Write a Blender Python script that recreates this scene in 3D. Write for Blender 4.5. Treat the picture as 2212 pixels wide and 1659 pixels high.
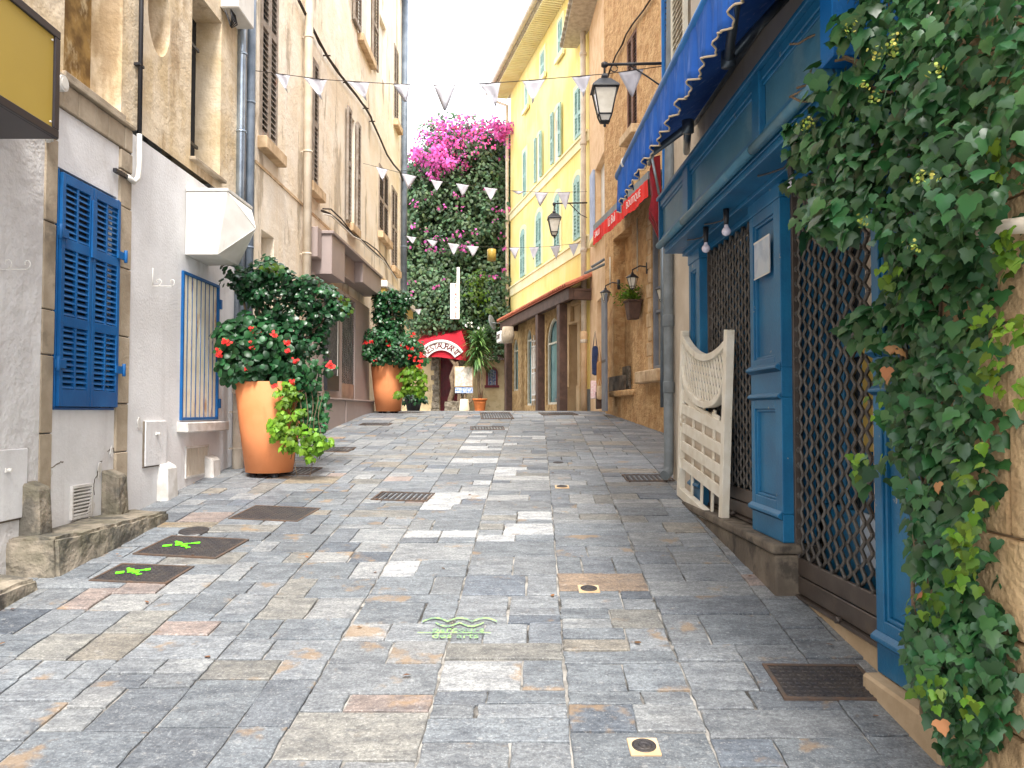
import bpy, math, random
import numpy as np
from mathutils import Vector, Matrix, noise as mnoise
R = random.Random(7)
NR = np.random.default_rng(11)
rad = math.radians
for o in list(bpy.data.objects): bpy.data.objects.remove(o)
scene = bpy.context.scene
COL = scene.collection

# ------------------------------------------------------------ camera
FPX, CX, CY, HOR = 1720.0, 1106.0, 829.5, 890.0      # photo measured on a 2212 x 1659 grid
EYE = 1.7
PITCH = math.atan((HOR - CY) / FPX)
cd = bpy.data.cameras.new('camera'); cam = bpy.data.objects.new('camera', cd); COL.objects.link(cam)
cd.sensor_width = 36.0; cd.lens = 36.0 * FPX / 2212.0
cd.clip_start = 0.05; cd.clip_end = 2000
cam.location = (0, 0, EYE); cam.rotation_euler = (math.pi/2 + PITCH, 0, 0)
scene.camera = cam
# ------------------------------------------------------------ sky and sun (bright overcast day)
SUN_EL, SUN_AZ = rad(55), rad(170)     # light comes from behind the camera, a little from the right
w = bpy.data.worlds.new('World'); scene.world = w; w.use_nodes = True
nt = w.node_tree; nt.nodes.clear()
sky = nt.nodes.new('ShaderNodeTexSky'); sky.sky_type = 'NISHITA'; sky.sun_disc = False
sky.sun_elevation = SUN_EL; sky.sun_rotation = SUN_AZ; sky.air_density = 1.0; sky.dust_density = 4.0; sky.ozone_density = 1.0
mx = nt.nodes.new('ShaderNodeMix'); mx.data_type = 'RGBA'; mx.inputs[0].default_value = 0.8
mx.inputs[7].default_value = (9.6, 9.8, 10.2, 1)       # the cloud deck
bg = nt.nodes.new('ShaderNodeBackground'); bg.inputs[1].default_value = 0.13
wo = nt.nodes.new('ShaderNodeOutputWorld')
nt.links.new(sky.outputs[0], mx.inputs[6]); nt.links.new(mx.outputs[2], bg.inputs[0]); nt.links.new(bg.outputs[0], wo.inputs[0])
sl = bpy.data.lights.new('sun', 'SUN'); sl.energy = 2.1; sl.angle = rad(14); sl.color = (1, 0.96, 0.9)
sun = bpy.data.objects.new('sun', sl); COL.objects.link(sun)
sd = Vector((math.sin(SUN_AZ)*math.cos(SUN_EL), math.cos(SUN_AZ)*math.cos(SUN_EL), math.sin(SUN_EL)))
sun.rotation_euler = sd.to_track_quat('Z', 'Y').to_euler(); sun.location = (0, -5, 20)
vs = scene.view_settings; vs.view_transform = 'Standard'; vs.look = 'None'; vs.gamma = 1; vs.exposure = 1.58
vs.use_curve_mapping = False
scene.cycles.max_bounces = 6; scene.cycles.diffuse_bounces = 4; scene.cycles.glossy_bounces = 3
scene.cycles.transparent_max_bounces = 8; scene.cycles.use_denoising = True

# ------------------------------------------------------------ helpers
_gk = [(-60,-7.8),(-6,-.78),(0,0),(6.2,.80),(8.2,1.03),(10,1.195),(12,1.375),(14,1.55),(15.5,1.668),(17,1.712),(20,1.725),(120,1.725)]
_gt = []
for i in range(len(_gk)):
    if i == 0: _gt.append(.13)
    elif i == len(_gk)-1: _gt.append(0)
    else:
        a = (_gk[i][1]-_gk[i-1][1])/(_gk[i][0]-_gk[i-1][0]); b = (_gk[i+1][1]-_gk[i][1])/(_gk[i+1][0]-_gk[i][0])
        _gt.append(2*a*b/(a+b) if a*b > 0 else 0)
def G(y):
    """height of the rising street at distance y"""
    y = max(-60, min(119.9, y))
    for i in range(len(_gk)-1):
        x0, z0 = _gk[i]; x1, z1 = _gk[i+1]
        if y <= x1:
            h = x1-x0; t = (y-x0)/h
            return (2*t**3-3*t*t+1)*z0 + (t**3-2*t*t+t)*h*_gt[i] + (-2*t**3+3*t*t)*z1 + (t**3-t*t)*h*_gt[i+1]
def ray(px, py):
    d = Vector(((px-CX)/FPX, 1.0, (CY-py)/FPX))
    c, s = math.cos(PITCH), math.sin(PITCH)
    return Vector((d.x, d.y*c - d.z*s, d.y*s + d.z*c))
def atY(px, py, Y):
    d = ray(px, py); t = Y/d.y
    return Vector((d.x*t, Y, EYE + d.z*t))
def onground(px, py):
    d = ray(px, py); lo, hi = 1.0, 40.0
    f = lambda Y: EYE + d.z*Y/d.y - G(Y)
    for _ in range(60):
        m = (lo+hi)/2
        if f(m) > 0: lo = m
        else: hi = m
    return Vector((d.x*lo/d.y, lo, G(lo)))

class Wall:
    """a vertical plane; local x runs left to right seen from the street, local y goes into the wall"""
    def __init__(s, ox, oy, dx, dy):
        s.o = Vector((ox, oy, 0)); s.d = Vector((dx, dy, 0)).normalized(); s.n = Vector((-s.d.y, s.d.x, 0))
        s.ang = math.atan2(s.d.y, s.d.x)
    def P(s, lx, ly, z): return s.o + s.d*lx + s.n*ly + Vector((0, 0, z))
    def px(s, px, py, off=0.0):
        d = ray(px, py); c = Vector((0, 0, EYE))
        t = (s.n.dot(s.o - c) - off)/s.n.dot(d)
        p = c + d*t
        return (p - s.o).dot(s.d), p.z
    def X(s, px, off=0.0): return s.px(px, HOR, off)[0]
    def Z(s, px, py, off=0.0): return s.px(px, py, off)[1]

def tag(o, label=None, cat=None, group=None, kind=None):
    if label: o['label'] = label
    if cat: o['category'] = cat
    if group: o['group'] = group
    if kind: o['kind'] = kind
    return o
OFF = {}
def thing(name, label, cat, loc, rz=0.0, group=None, off=(0, 0, 0)):
    o = bpy.data.objects.new(name, None); COL.objects.link(o); o.location = loc; o.rotation_euler = (0, 0, rz)
    o.empty_display_size = .2
    OFF[o.name] = off
    return tag(o, label, cat, group)
def wthing(wall, lx, z, name, label, cat, group=None):
    return thing(name, label, cat, wall.P(lx, 0, z), wall.ang, group, (lx, 0, z))

class MB:
    def __init__(s): s.v = []; s.f = []; s.m = []; s.mi = 0; s.sm = []; s.smooth = False
    def add(s, verts, faces):
        b = len(s.v); s.v.extend([tuple(p) for p in verts])
        for f in faces: s.f.append([b+i for i in f]); s.m.append(s.mi); s.sm.append(s.smooth)
    def box(s, x0, x1, y0, y1, z0, z1):
        if x1 < x0: x0, x1 = x1, x0
        if y1 < y0: y0, y1 = y1, y0
        if z1 < z0: z0, z1 = z1, z0
        s.add([(x0,y0,z0),(x1,y0,z0),(x1,y1,z0),(x0,y1,z0),(x0,y0,z1),(x1,y0,z1),(x1,y1,z1),(x0,y1,z1)],
              [(0,3,2,1),(4,5,6,7),(0,1,5,4),(1,2,6,5),(2,3,7,6),(3,0,4,7)]); return s
    def cbox(s, c, size, rot=None):
        """centred box, optionally rotated by a Matrix"""
        hx, hy, hz = size[0]/2, size[1]/2, size[2]/2; c = Vector(c)
        vs_ = [Vector((a*hx, b*hy, d*hz)) for d in (-1,1) for a, b in ((-1,-1),(1,-1),(1,1),(-1,1))]
        if rot is not None: vs_ = [rot @ p for p in vs_]
        s.add([c+p for p in vs_], [(0,3,2,1),(4,5,6,7),(0,1,5,4),(1,2,6,5),(2,3,7,6),(3,0,4,7)]); return s
    def prism(s, poly, y0, y1):
        """polygon in the xz plane (anticlockwise seen from -y), extruded from y0 to y1"""
        n = len(poly)
        s.add([(x, y0, z) for x, z in poly] + [(x, y1, z) for x, z in poly],
              [list(range(n)), list(range(2*n-1, n-1, -1))] + [(i, n+i, n+(i+1)%n, (i+1)%n) for i in range(n)]); return s
    def prismz(s, poly, z0, z1):
        n = len(poly)
        zz0 = z0 if callable(z0) else (lambda x, y: z0); zz1 = z1 if callable(z1) else (lambda x, y: z1)
        s.add([(x, y, zz0(x, y)) for x, y in poly] + [(x, y, zz1(x, y)) for x, y in poly],
              [list(range(n-1, -1, -1)), list(range(n, 2*n))] + [(i, (i+1)%n, n+(i+1)%n, n+i) for i in range(n)]); return s
    def strip(s, a, b, y0, y1):
        """solid between two polylines a and b (same length) in xz, extruded y0..y1"""
        n = len(a)
        V = [(x, y0, z) for x, z in a] + [(x, y0, z) for x, z in b] + [(x, y1, z) for x, z in a] + [(x, y1, z) for x, z in b]
        F = []
        for i in range(n-1):
            F += [(i, i+1, n+i+1, n+i), (2*n+i+1, 2*n+i, 3*n+i, 3*n+i+1), (i+1, i, 2*n+i, 2*n+i+1), (n+i, n+i+1, 3*n+i+1, 3*n+i)]
        F += [(0, n, 3*n, 2*n), (n-1, 3*n-1, 4*n-1, 2*n-1)]
        s.add(V, F); return s
    def tube(s, pts, r, n=8, cap=True):
        pts = [Vector(p) for p in pts]; m = len(pts); rr = r if hasattr(r, '__len__') else [r]*m
        sm, s.smooth = s.smooth, True
        V = []; u = None
        for i, p in enumerate(pts):
            t = (pts[min(i+1, m-1)] - pts[max(i-1, 0)]).normalized()
            if u is None:
                a = Vector((0,0,1)) if abs(t.z) < .9 else Vector((1,0,0)); u = t.cross(a).normalized()
            else: u = (u - t*u.dot(t)).normalized()
            v = t.cross(u)
            for k in range(n):
                a = 2*math.pi*k/n; V.append(p + (u*math.cos(a) + v*math.sin(a))*rr[i])
        F = [(i*n+k, i*n+(k+1)%n, (i+1)*n+(k+1)%n, (i+1)*n+k) for i in range(m-1) for k in range(n)]
        s.add(V, F); b = len(s.v) - len(V); s.smooth = False
        if cap:
            s.f += [[b+k for k in range(n-1, -1, -1)], [b+(m-1)*n+k for k in range(n)]]; s.m += [s.mi]*2; s.sm += [False]*2
        s.smooth = sm; return s
    def lathe(s, prof, n=24, c=(0,0,0), smooth=True, cap=True, rot=0.0):
        V = []; m = len(prof)
        for r_, z in prof:
            for k in range(n):
                a = 2*math.pi*k/n + rot; V.append((c[0]+r_*math.cos(a), c[1]+r_*math.sin(a), c[2]+z))
        F = [(i*n+k, i*n+(k+1)%n, (i+1)*n+(k+1)%n, (i+1)*n+k) for i in range(m-1) for k in range(n)]
        sm, s.smooth = s.smooth, smooth; s.add(V, F); b = len(s.v)-len(V)
        if cap:
            s.f += [[b+k for k in range(n-1, -1, -1)], [b+(m-1)*n+k for k in range(n)]]; s.m += [s.mi]*2; s.sm += [False]*2
        s.smooth = sm; return s
    def facade(s, x0, x1, z0, z1, holes, y=0.0, back=True, hm=None, depth=.15):
        """front sheet with rectangular openings (hx0,hx1,hz0,hz1[,depth]), their reveals and backs"""
        hs = [(h[0], h[1], h[2], h[3], h[4] if len(h) > 4 else depth) for h in holes]
        xs = sorted(set([x0, x1] + [v for h in hs for v in h[:2] if x0 < v < x1])); zs = sorted(set([z0, z1] + [v for h in hs for v in h[2:4] if z0 < v < z1]))
        for i in range(len(xs)-1):
            for j in range(len(zs)-1):
                cx, cz = (xs[i]+xs[i+1])/2, (zs[j]+zs[j+1])/2
                if any(h[0] < cx < h[1] and h[2] < cz < h[3] for h in hs): continue
                s.add([(xs[i],y,zs[j]),(xs[i+1],y,zs[j]),(xs[i+1],y,zs[j+1]),(xs[i],y,zs[j+1])], [(0,1,2,3)])
        for a, b, c, d, dp in hs:
            k = s.mi
            s.add([(a,y,c),(b,y,c),(b,y,d),(a,y,d),(a,y+dp,c),(b,y+dp,c),(b,y+dp,d),(a,y+dp,d)], [(0,4,5,1),(1,5,6,2),(2,6,7,3),(3,7,4,0)])
            if back:
                if hm is not None: s.mi = hm
                s.add([(a,y+dp,c),(b,y+dp,c),(b,y+dp,d),(a,y+dp,d)], [(0,1,2,3)]); s.mi = k
        return s
    def merge(s, o, mat=None):
        b = len(s.v); s.v += [tuple(mat @ Vector(p)) if mat else p for p in o.v]
        s.f += [[b+i for i in f] for f in o.f]; s.m += [s.mi]*len(o.f); s.sm += o.sm; return s
    def build(s, name, mats, parent=None, bevel=0, seg=1, sub=0, disp=None, autosm=False):
        me = bpy.data.meshes.new(name); off = OFF.get(parent.name, (0,0,0)) if parent else (0,0,0)
        me.from_pydata([(x-off[0], y-off[1], z-off[2]) for x, y, z in s.v], [], s.f)
        if not isinstance(mats, (list, tuple)): mats = [mats]
        for m in mats: me.materials.append(m)
        me.polygons.foreach_set('material_index', [min(i, len(mats)-1) for i in s.m])
        me.polygons.foreach_set('use_smooth', s.sm); me.update()
        o = bpy.data.objects.new(name, me); COL.objects.link(o)
        if parent: o.parent = parent; OFF[o.name] = off
        if bevel:
            b = o.modifiers.new('bevel', 'BEVEL'); b.width = bevel; b.segments = seg; b.limit_method = 'ANGLE'; b.angle_limit = rad(40); b.harden_normals = False
        return o
def build_split(mb, name, mats, parent=None, gap=.012, **k):
    """one object per separate piece (pieces that touch stay together)"""
    n = len(mb.v); par = list(range(n))
    def fd(i):
        while par[i] != i: par[i] = par[par[i]]; i = par[i]
        return i
    for f in mb.f:
        a = fd(f[0])
        for i in f[1:]: par[fd(i)] = a
    comp = {}
    for i in range(n): comp.setdefault(fd(i), []).append(i)
    cs = [[np.array([mb.v[i] for i in c]).min(0)-gap, np.array([mb.v[i] for i in c]).max(0)+gap, {r}] for r, c in comp.items()]
    ch = True
    while ch:
        ch = False
        for i in range(len(cs)):
            for j in range(i+1, len(cs)):
                if (cs[i][0] <= cs[j][1]).all() and (cs[j][0] <= cs[i][1]).all():
                    cs[i] = [np.minimum(cs[i][0], cs[j][0]), np.maximum(cs[i][1], cs[j][1]), cs[i][2] | cs[j][2]]; cs.pop(j); ch = True; break
            if ch: break
    out = []
    for lo, hi, rs in cs:
        q = MB(); mp = {}
        for f, m_, s_ in zip(mb.f, mb.m, mb.sm):
            if fd(f[0]) in rs:
                for i in f:
                    if i not in mp: mp[i] = len(q.v); q.v.append(mb.v[i])
                q.f.append([mp[i] for i in f]); q.m.append(m_); q.sm.append(s_)
        out.append(q.build(name, mats, parent, **k))
    return out
def tree_copy(o, parent=None):
    c = o.copy(); COL.objects.link(c); c.parent = parent
    OFF[c.name] = OFF.get(o.name, (0,0,0))
    for ch in [k for k in list(bpy.data.objects) if k.parent == o]: tree_copy(ch, c)
    return c
_tc = {}
def text_mb(txt, size, ext=.004, font=None, align='CENTER', spacing=1.0):
    """letters in the xz plane facing -y, as an MB"""
    cu = bpy.data.curves.new('txt', 'FONT'); cu.body = txt; cu.size = size; cu.extrude = ext; cu.align_x = align; cu.align_y = 'CENTER'
    cu.space_character = spacing; cu.resolution_u = 3
    ob = bpy.data.objects.new('txt', cu); COL.objects.link(ob)
    dg = bpy.context.evaluated_depsgraph_get(); dg.update()
    me = bpy.data.meshes.new_from_object(ob.evaluated_get(dg))
    mb = MB(); mb.add([(v.co.x, -v.co.z, v.co.y) for v in me.vertices], [list(p.vertices) for p in me.polygons])
    bpy.data.objects.remove(ob); bpy.data.curves.remove(cu); bpy.data.meshes.remove(me)
    return mb

# ------------------------------------------------------------ materials
def lin(c):
    if isinstance(c, str):
        c = [int(c[i:i+2], 16)/255 for i in (0, 2, 4)]
        c = [x/12.92 if x <= .04045 else ((x+.055)/1.055)**2.4 for x in c]
    return (c[0], c[1], c[2], 1)
def mat(name, c1, c2=None, scale=3.0, rough=.8, bump=0.0, bscale=40.0, stain=None, samt=.5, sscale=(1.5,1.5,.4), sthr=.55, metal=0.0,
        spec=.5, detail=5, bdist=.01, attr=None, streak=None, stamt=.4, fine=0.0, b2=0.0, b2scale=6.0, sharp=.12, trans=None):
    m = bpy.data.materials.new(name); m.use_nodes = True; nt = m.node_tree; N = nt.nodes; L = nt.links
    bs = N['Principled BSDF']; bs.inputs['Roughness'].default_value = rough; bs.inputs['Metallic'].default_value = metal
    bs.inputs['Specular IOR Level'].default_value = spec
    tc = N.new('ShaderNodeTexCoord')
    def nz(sc, det=4, vec=None, r=.55):
        n = N.new('ShaderNodeTexNoise'); n.inputs['Scale'].default_value = sc; n.inputs['Detail'].default_value = det; n.inputs['Roughness'].default_value = r
        L.new(vec or tc.outputs['Object'], n.inputs['Vector']); return n.outputs[0]
    def ramp(src, a, b):
        r = N.new('ShaderNodeMapRange'); r.inputs[1].default_value = a; r.inputs[2].default_value = b; r.interpolation_type = 'SMOOTHSTEP'; L.new(src, r.inputs[0]); return r.outputs[0]
    def mix(f, a, b, mode='MIX'):
        x = N.new('ShaderNodeMix'); x.data_type = 'RGBA'; x.blend_type = mode
        if isinstance(f, (int, float)): x.inputs[0].default_value = f
        else: L.new(f, x.inputs[0])
        for i, q in ((6, a), (7, b)):
            if isinstance(q, tuple): x.inputs[i].default_value = q
            else: L.new(q, x.inputs[i])
        return x.outputs[2]
    def mul(a, k):
        x = N.new('ShaderNodeMath'); x.operation = 'MULTIPLY'; L.new(a, x.inputs[0]); x.inputs[1].default_value = k; return x.outputs[0]
    col = lin(c1)
    if attr:
        at = N.new('ShaderNodeAttribute'); at.attribute_name = attr; col = mix(1.0, col, at.outputs['Color'], 'MULTIPLY')
    if c2 is not None: col = mix(ramp(nz(scale, detail), .35, .65), col, lin(c2))
    if stain is not None:
        mp = N.new('ShaderNodeMapping'); mp.inputs['Scale'].default_value = sscale; mp.inputs['Location'].default_value = (3.1, 1.7, .4); L.new(tc.outputs['Object'], mp.inputs[0])
        col = mix(mul(ramp(nz(1.0, 8, mp.outputs[0], .65), sthr, sthr+sharp), samt), col, lin(stain))
    if streak is not None:
        mp = N.new('ShaderNodeMapping'); mp.inputs['Scale'].default_value = (7, 7, .35); L.new(tc.outputs['Object'], mp.inputs[0])
        col = mix(mul(ramp(nz(1.0, 7, mp.outputs[0], .65), .5, .75), stamt), col, lin(streak))
    if fine:
        n = nz(28, 5, None, .7)
        col = mix(fine, col, mix(n, (0.25,0.25,0.25,1), (1.75,1.75,1.75,1)), 'MULTIPLY')
    if isinstance(col, tuple): bs.inputs['Base Color'].default_value = col
    else: L.new(col, bs.inputs['Base Color'])
    if bump:
        b = N.new('ShaderNodeBump'); b.inputs['Strength'].default_value = bump; b.inputs['Distance'].default_value = bdist; L.new(nz(bscale, 5), b.inputs['Height'])
        last = b
        if b2:
            b_ = N.new('ShaderNodeBump'); b_.inputs['Strength'].default_value = b2; b_.inputs['Distance'].default_value = .06; L.new(nz(b2scale, 3), b_.inputs['Height'])
            L.new(b.outputs[0], b_.inputs['Normal']); last = b_
        L.new(last.outputs[0], bs.inputs['Normal'])
    if trans:
        bs.inputs['Transmission Weight'].default_value = trans
    return m
M = {}
M['render'] = mat('grey_render', 'dedcda', 'c9c6c4', 2.0, .9, .3, 45, '98928c', .55, (1.6,1.6,1.0), .54, streak='97918c', stamt=.35, b2=.35, b2scale=9, bdist=.015, fine=.12)
M['panel'] = mat('pale_render', 'e1e0e0', 'd2d0cf', 1.5, .9, .25, 45, 'aea59b', .5, (1.8,1.8,.9), .56, bdist=.015, fine=.1, streak='b5b0ae', stamt=.3)
M['ochre'] = mat('ochre_plaster', 'dccbb0', 'c7b08a', 2.2, .9, .4, 38, '957a58', .7, (1.8,1.8,.7), .5, streak='efe2cd', stamt=.5, b2=.35, bdist=.015, fine=.12)
M['ochre_old'] = mat('peeling_and_shaded_plaster', 'a5854d', '6d522b', 6.0, .9, .5, 30, 'e0cfa8', .6, (6,6,3), .55)
M['reveal'] = mat('cream_plaster', 'ecdcc4', 'e2cba8', 2.0, .85, .15, 40)
M['stone'] = mat('old_stone', 'b3a48f', '978873', 3.0, .9, .5, 35, '6a5f50', .5, (3,3,3), .55)
M['stone2'] = mat('warm_block_stone', 'cfae82', 'a98a64', 4.0, .95, .8, 28, '6b563f', .7, (4,4,2.5), .52, bdist=.02, b2=.6, b2scale=10, streak='e0c7a0', stamt=.4, fine=.15)
M['curb'] = mat('worn_curb_stone', '9b9080', '76705f', 5.0, .95, .9, 25, '4b4a45', .75, (4,4,4), .48, b2=.6, b2scale=12, streak='2f2d2b', stamt=.5)
M['whitestone'] = mat('white_painted_stone', 'd6d3cf', 'bdb8b0', 6, .85, .4, 30, '8d857a', .5, (6,6,3), .6)
M['blue'] = mat('blue_shutter_paint', '0e5c98', '0c5088', 4, .5, .15, 90, '0a3a66', .5, (9,9,3), .6, spec=.35)
M['cream'] = mat('cream_facade', 'f4ead9', 'eadac0', 1.4, .9, .45, 28, 'a3937c', .75, (1.9,1.9,.55), .53, streak='faf4ea', stamt=.6, b2=.25, bdist=.015, fine=.12, sharp=.08)
M['cream2'] = mat('cream_sill', 'd9bf9b', 'b99b77', 5, .9, .4, 30, '8f7455', .5, (5,5,3), .55)
M['oldwood'] = mat('weathered_shutter_wood', '9c9186', '86786a', 8, .85, .3, 60, '9a5a35', .6, (8,8,2.5), .6)
M['dark'] = mat('dark_interior', (.012,.012,.014), None, rough=.9)
M['glassdark'] = mat('dark_glass', (.03,.035,.04), None, rough=.08, spec=.8)
M['zinc'] = mat('zinc_pipe', 'a9b4bf', '8c98a6', 5, .32, .05, 50, '5d6a7a', .4, (4,4,1.5), .55, metal=.75)
M['greypipe'] = mat('grey_pipe', '80878a', '6d7376', 5, .55, .1, 60, '555a5c', .4, (5,5,2), .55)
M['bluepipe'] = mat('blue_grey_pipe', '77828f', '606c7a', 5, .5, .1, 60, '4a5563', .4, (5,5,2), .55)
M['creampipe'] = mat('cream_pipe', 'd8cbb8', 'c6b7a2', 5, .6, .1, 60, '9a8468', .4, (5,5,2), .58)
M['white'] = mat('white_paint', 'dcd9d2', 'd0ccc4', 5, .55, .05, 60, 'a89f92', .35, (4,4,2), .58)
M['ivory'] = mat('ivory_paint', 'd8d2c0', 'c9c1ac', 6, .7, .25, 60, '8f7a58', .7, (7,7,4), .6)
M['black'] = mat('black_metal', (.018,.018,.022), None, rough=.45, bump=.05)
M['blackplastic'] = mat('dark_brown_frame', (.022,.018,.022), None, rough=.4)
M['olive'] = mat('olive_panel', 'b59b45', 'a98f3e', .6, .45, .02, 40)
M['taupe'] = mat('taupe_cladding', 'a3948f', '9a8b86', 1.5, .6, .05, 40, '857670', .3, (2,2,1), .6)
M['terracotta'] = mat('terracotta_planter', 'ea9560', 'e38c56', 3, .7, .12, 90, 'cf7343', .3, (5,5,2), .58)
M['terracotta2'] = mat('clay_pot', 'cf7a3f', 'b8662f', 6, .8, .2, 60, 'e3a878', .4, (8,8,8), .6)
M['soil'] = mat('soil', (.03,.02,.013), (.05,.035,.02), 20, .95, .8, 60)
M['bark'] = mat('bark', '7d6a55', '5e4d3b', 12, .95, .8, 50)
M['yellow'] = mat('yellow_facade', 'f6e69e', 'f4dc82', .8, .9, .12, 40, 'e3c272', .4, (1,1,.5), .56, streak='f8efc4', stamt=.4, fine=.07)
M['yellowtrim'] = mat('pale_yellow_trim', 'f5ecc4', 'efe2b0', 2, .85, .08, 40)
M['greenshut'] = mat('green_shutter_paint', '8fb3aa', 'a6c5bc', 5, .6, .1, 60)
M['tan'] = mat('tan_stone_surround', 'c9ab83', 'b99a72', 2.5, .9, .25, 50, '9d7f5c', .4, (3,3,1), .6)
M['rough'] = mat('ochre_roughcast', 'd3ad7c', 'b98d5c', 5, .95, 1.0, 38, '8a6038', .6, (9,9,9), .56, bdist=.02, b2=.8, b2scale=14, streak='ead0a4', stamt=.4)
M['rougharch'] = mat('rubble_mortar_wall', 'cfae7e', 'b08c5c', 7, .95, 1.0, 22, '6d5230', .65, (10,10,10), .57, bdist=.03, b2=1.0, b2scale=9)
M['peach'] = mat('peach_roughcast', 'e6c7a2', 'd9b58c', 3, .95, .6, 40, 'bc9468', .45, (6,6,6), .6, b2=.3)
M['brownwood'] = mat('dark_brown_beam', '5b4338', '47332a', 6, .7, .3, 40, '8a6a50', .4, (12,12,3), .6)
M['tile'] = mat('roof_tile', 'c9785a', 'b0664a', 10, .85, .3, 50, 'e0b09a', .4, (12,12,12), .55)
M['eave'] = mat('grey_eave_tile', 'c4bbab', 'aba090', 8, .85, .3, 50)
M['shop'] = mat('petrol_blue_paint', '186790', '145a82', 3, .42, .2, 60, 'b3a48c', .75, (16,16,12), .665, spec=.5, fine=.2, sharp=.03)
M['shoppanel'] = mat('petrol_blue_panel', '437790', '38697f', 2.2, .45, .2, 50, '6f8a93', .45, (3,3,3), .53, spec=.5, fine=.15)
M['shopbright'] = mat('bright_blue_edge', '0e6bb0', '0c5fa0', 4, .5, .15, 80, '0a4478', .5, (7,7,3), .58, spec=.4)
M['awning'] = mat('blue_awning_cloth', '2a5cb0', '3468bc', 3, .9, .12, 200, '8aa2d8', .35, (14,14,1.2), .54, spec=.2)
M['awnmetal'] = mat('awning_metal', '6d7880', '5c666e', 5, .35, .05, 40, metal=.5)
M['trimcloth'] = mat('pale_hem', 'c9b596', None, rough=.9)
M['redawn'] = mat('red_awning_cloth', 'e82a20', 'd9231b', 4, .8, .1, 150)
M['redcloth'] = mat('dark_red_cloth', 'c8182f', 'ae1228', 6, .8, .2, 100)
M['darkred'] = mat('dark_red_paint', '6d0f22', '560c1b', 6, .5, .1, 80)
M['darkred2'] = mat('wine_red_cloth', '8e1526', '6e0f1c', 6, .85, .2, 100)
M['redsign'] = mat('red_lettering', 'a8322a', None, rough=.6)
M['whitesign'] = mat('white_sign', 'efede8', 'e2dfd8', 3, .6)
M['gate'] = mat('ivory_gate_paint', 'e9e2d3', 'dcd2bf', 6, .65, .35, 60, 'a07f52', .7, (9,9,5), .61)
M['grille'] = mat('brown_steel_grille', '645e58', '47423d', 9, .45, .3, 80, '7a6753', .4, (12,12,12), .6, metal=.3)
M['grillebar'] = mat('brown_steel_slat', '5a5049', '4b423c', 5, .45, .1, 60, '6e5e4c', .4, (6,6,6), .58, metal=.3)
M['ledge'] = mat('dirty_ledge_stone', '756a5c', '5b5146', 4, .9, .6, 30, '2e2a26', .7, (5,5,4), .5)
M['concrete'] = mat('beige_concrete', 'b8a183', 'a38c6e', 4, .9, .4, 40, '7d6a52', .5, (4,4,3), .56)
M['beige'] = mat('beige_plaster', 'd2c4b2', 'c2b29d', 2, .9, .3, 45, '9c8c77', .4, (3,3,1), .56)
M['bulb'] = mat('frosted_bulb', 'd9d3e2', None, rough=.25)
M['lampglass'] = mat('lamp_glass', 'dcd6c8', 'c9c2b2', 6, .12, .05, 40)
M['iron'] = mat('cast_iron_cover', (.05,.046,.05), (.075,.065,.06), 12, .55, .6, 60, '5a4030', .3, (5,5,5), .58, metal=.5)
M['ironframe'] = mat('rusty_iron_rim', '4f4640', '5f4a3c', 12, .8, .4, 60)
M['spray'] = mat('green_spray_paint', '6fff1e', None, rough=.7)
M['chalk'] = mat('pale_green_paint', 'a2d678', '6f8a76', 30, .8)
M['flag'] = mat('backlit_bunting', 'c4c2c9', 'b6b4bc', 5, .9, .05, 60)  # white cloth greyed so the flags look backlit against the sky
M['cord'] = mat('dark_cable', '3f342c', '2c2420', 20, .8, .3, 60)
M['cordlight'] = mat('pale_cord', 'cdc6bb', None, rough=.8)
M['paper'] = mat('notice_paper', 'a9b7c8', 'b7bfc9', 9, .35, .05, 30, '8696ab', .5, (9,9,9), .5)
M['rust'] = mat('rusty_white_panel', 'f4ecd8', 'eadfc6', 5, .7, .3, 40, 'b8752a', .75, (9,9,2.2), .56, sharp=.08)
M['brownshut'] = mat('brown_shutter_paint', '7d5a48', '6b4a3a', 6, .7, .2, 60)
M['greyblue'] = mat('pale_blue_shutter', 'b9c4dc', 'a8b4cf', 4, .7, .1, 50)
M['greyframe'] = mat('grey_frame', '7d828c', '6e737d', 4, .5, .1, 50)
M['glass'] = mat('window_glass', (.25,.23,.2), (.45,.36,.25), 1.2, .04, spec=.9)
M['teal'] = mat('teal_glass', '7fa3a3', '5f8288', 1.0, .05, spec=.9)
M['mortar'] = mat('pale_mortar', 'a8a49d', '6c6965', 6, .95, .6, 50, '2c2a28', .9, (3,3,3), .5)
M['earth'] = mat('ground_bed', '8a867f', '77736c', 3, .95, .3, 30)
M['navy'] = mat('navy_fabric', '1a2748', '26355c', 12, .8)
M['kraft'] = mat('tan_bag', 'b98a55', 'a87a48', 8, .8)
M['pinkcloth'] = mat('pink_patterned_cloth', 'e8b9bb', 'f0dcd6', 25, .85)
M['menu'] = mat('menu_sheet', 'd9d2c6', 'b7ab9c', 14, .6)
M['stick'] = mat('sticker_strip', 'd8dce8', '3a6fb8', 22, .5)
M['chalkboard'] = mat('chalkboard', (.03,.03,.032), (.09,.09,.09), 18, .7)
M['alu'] = mat('aluminium_slat', '9a9896', '7d7b79', 6, .35, .1, 40, metal=.6)
M['rubble'] = mat('rubble_stone', '8f8576', '6c6252', 9, .95, 1.0, 20, '4c4438', .6, (10,10,10), .5, b2=1.0, b2scale=10)
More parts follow.
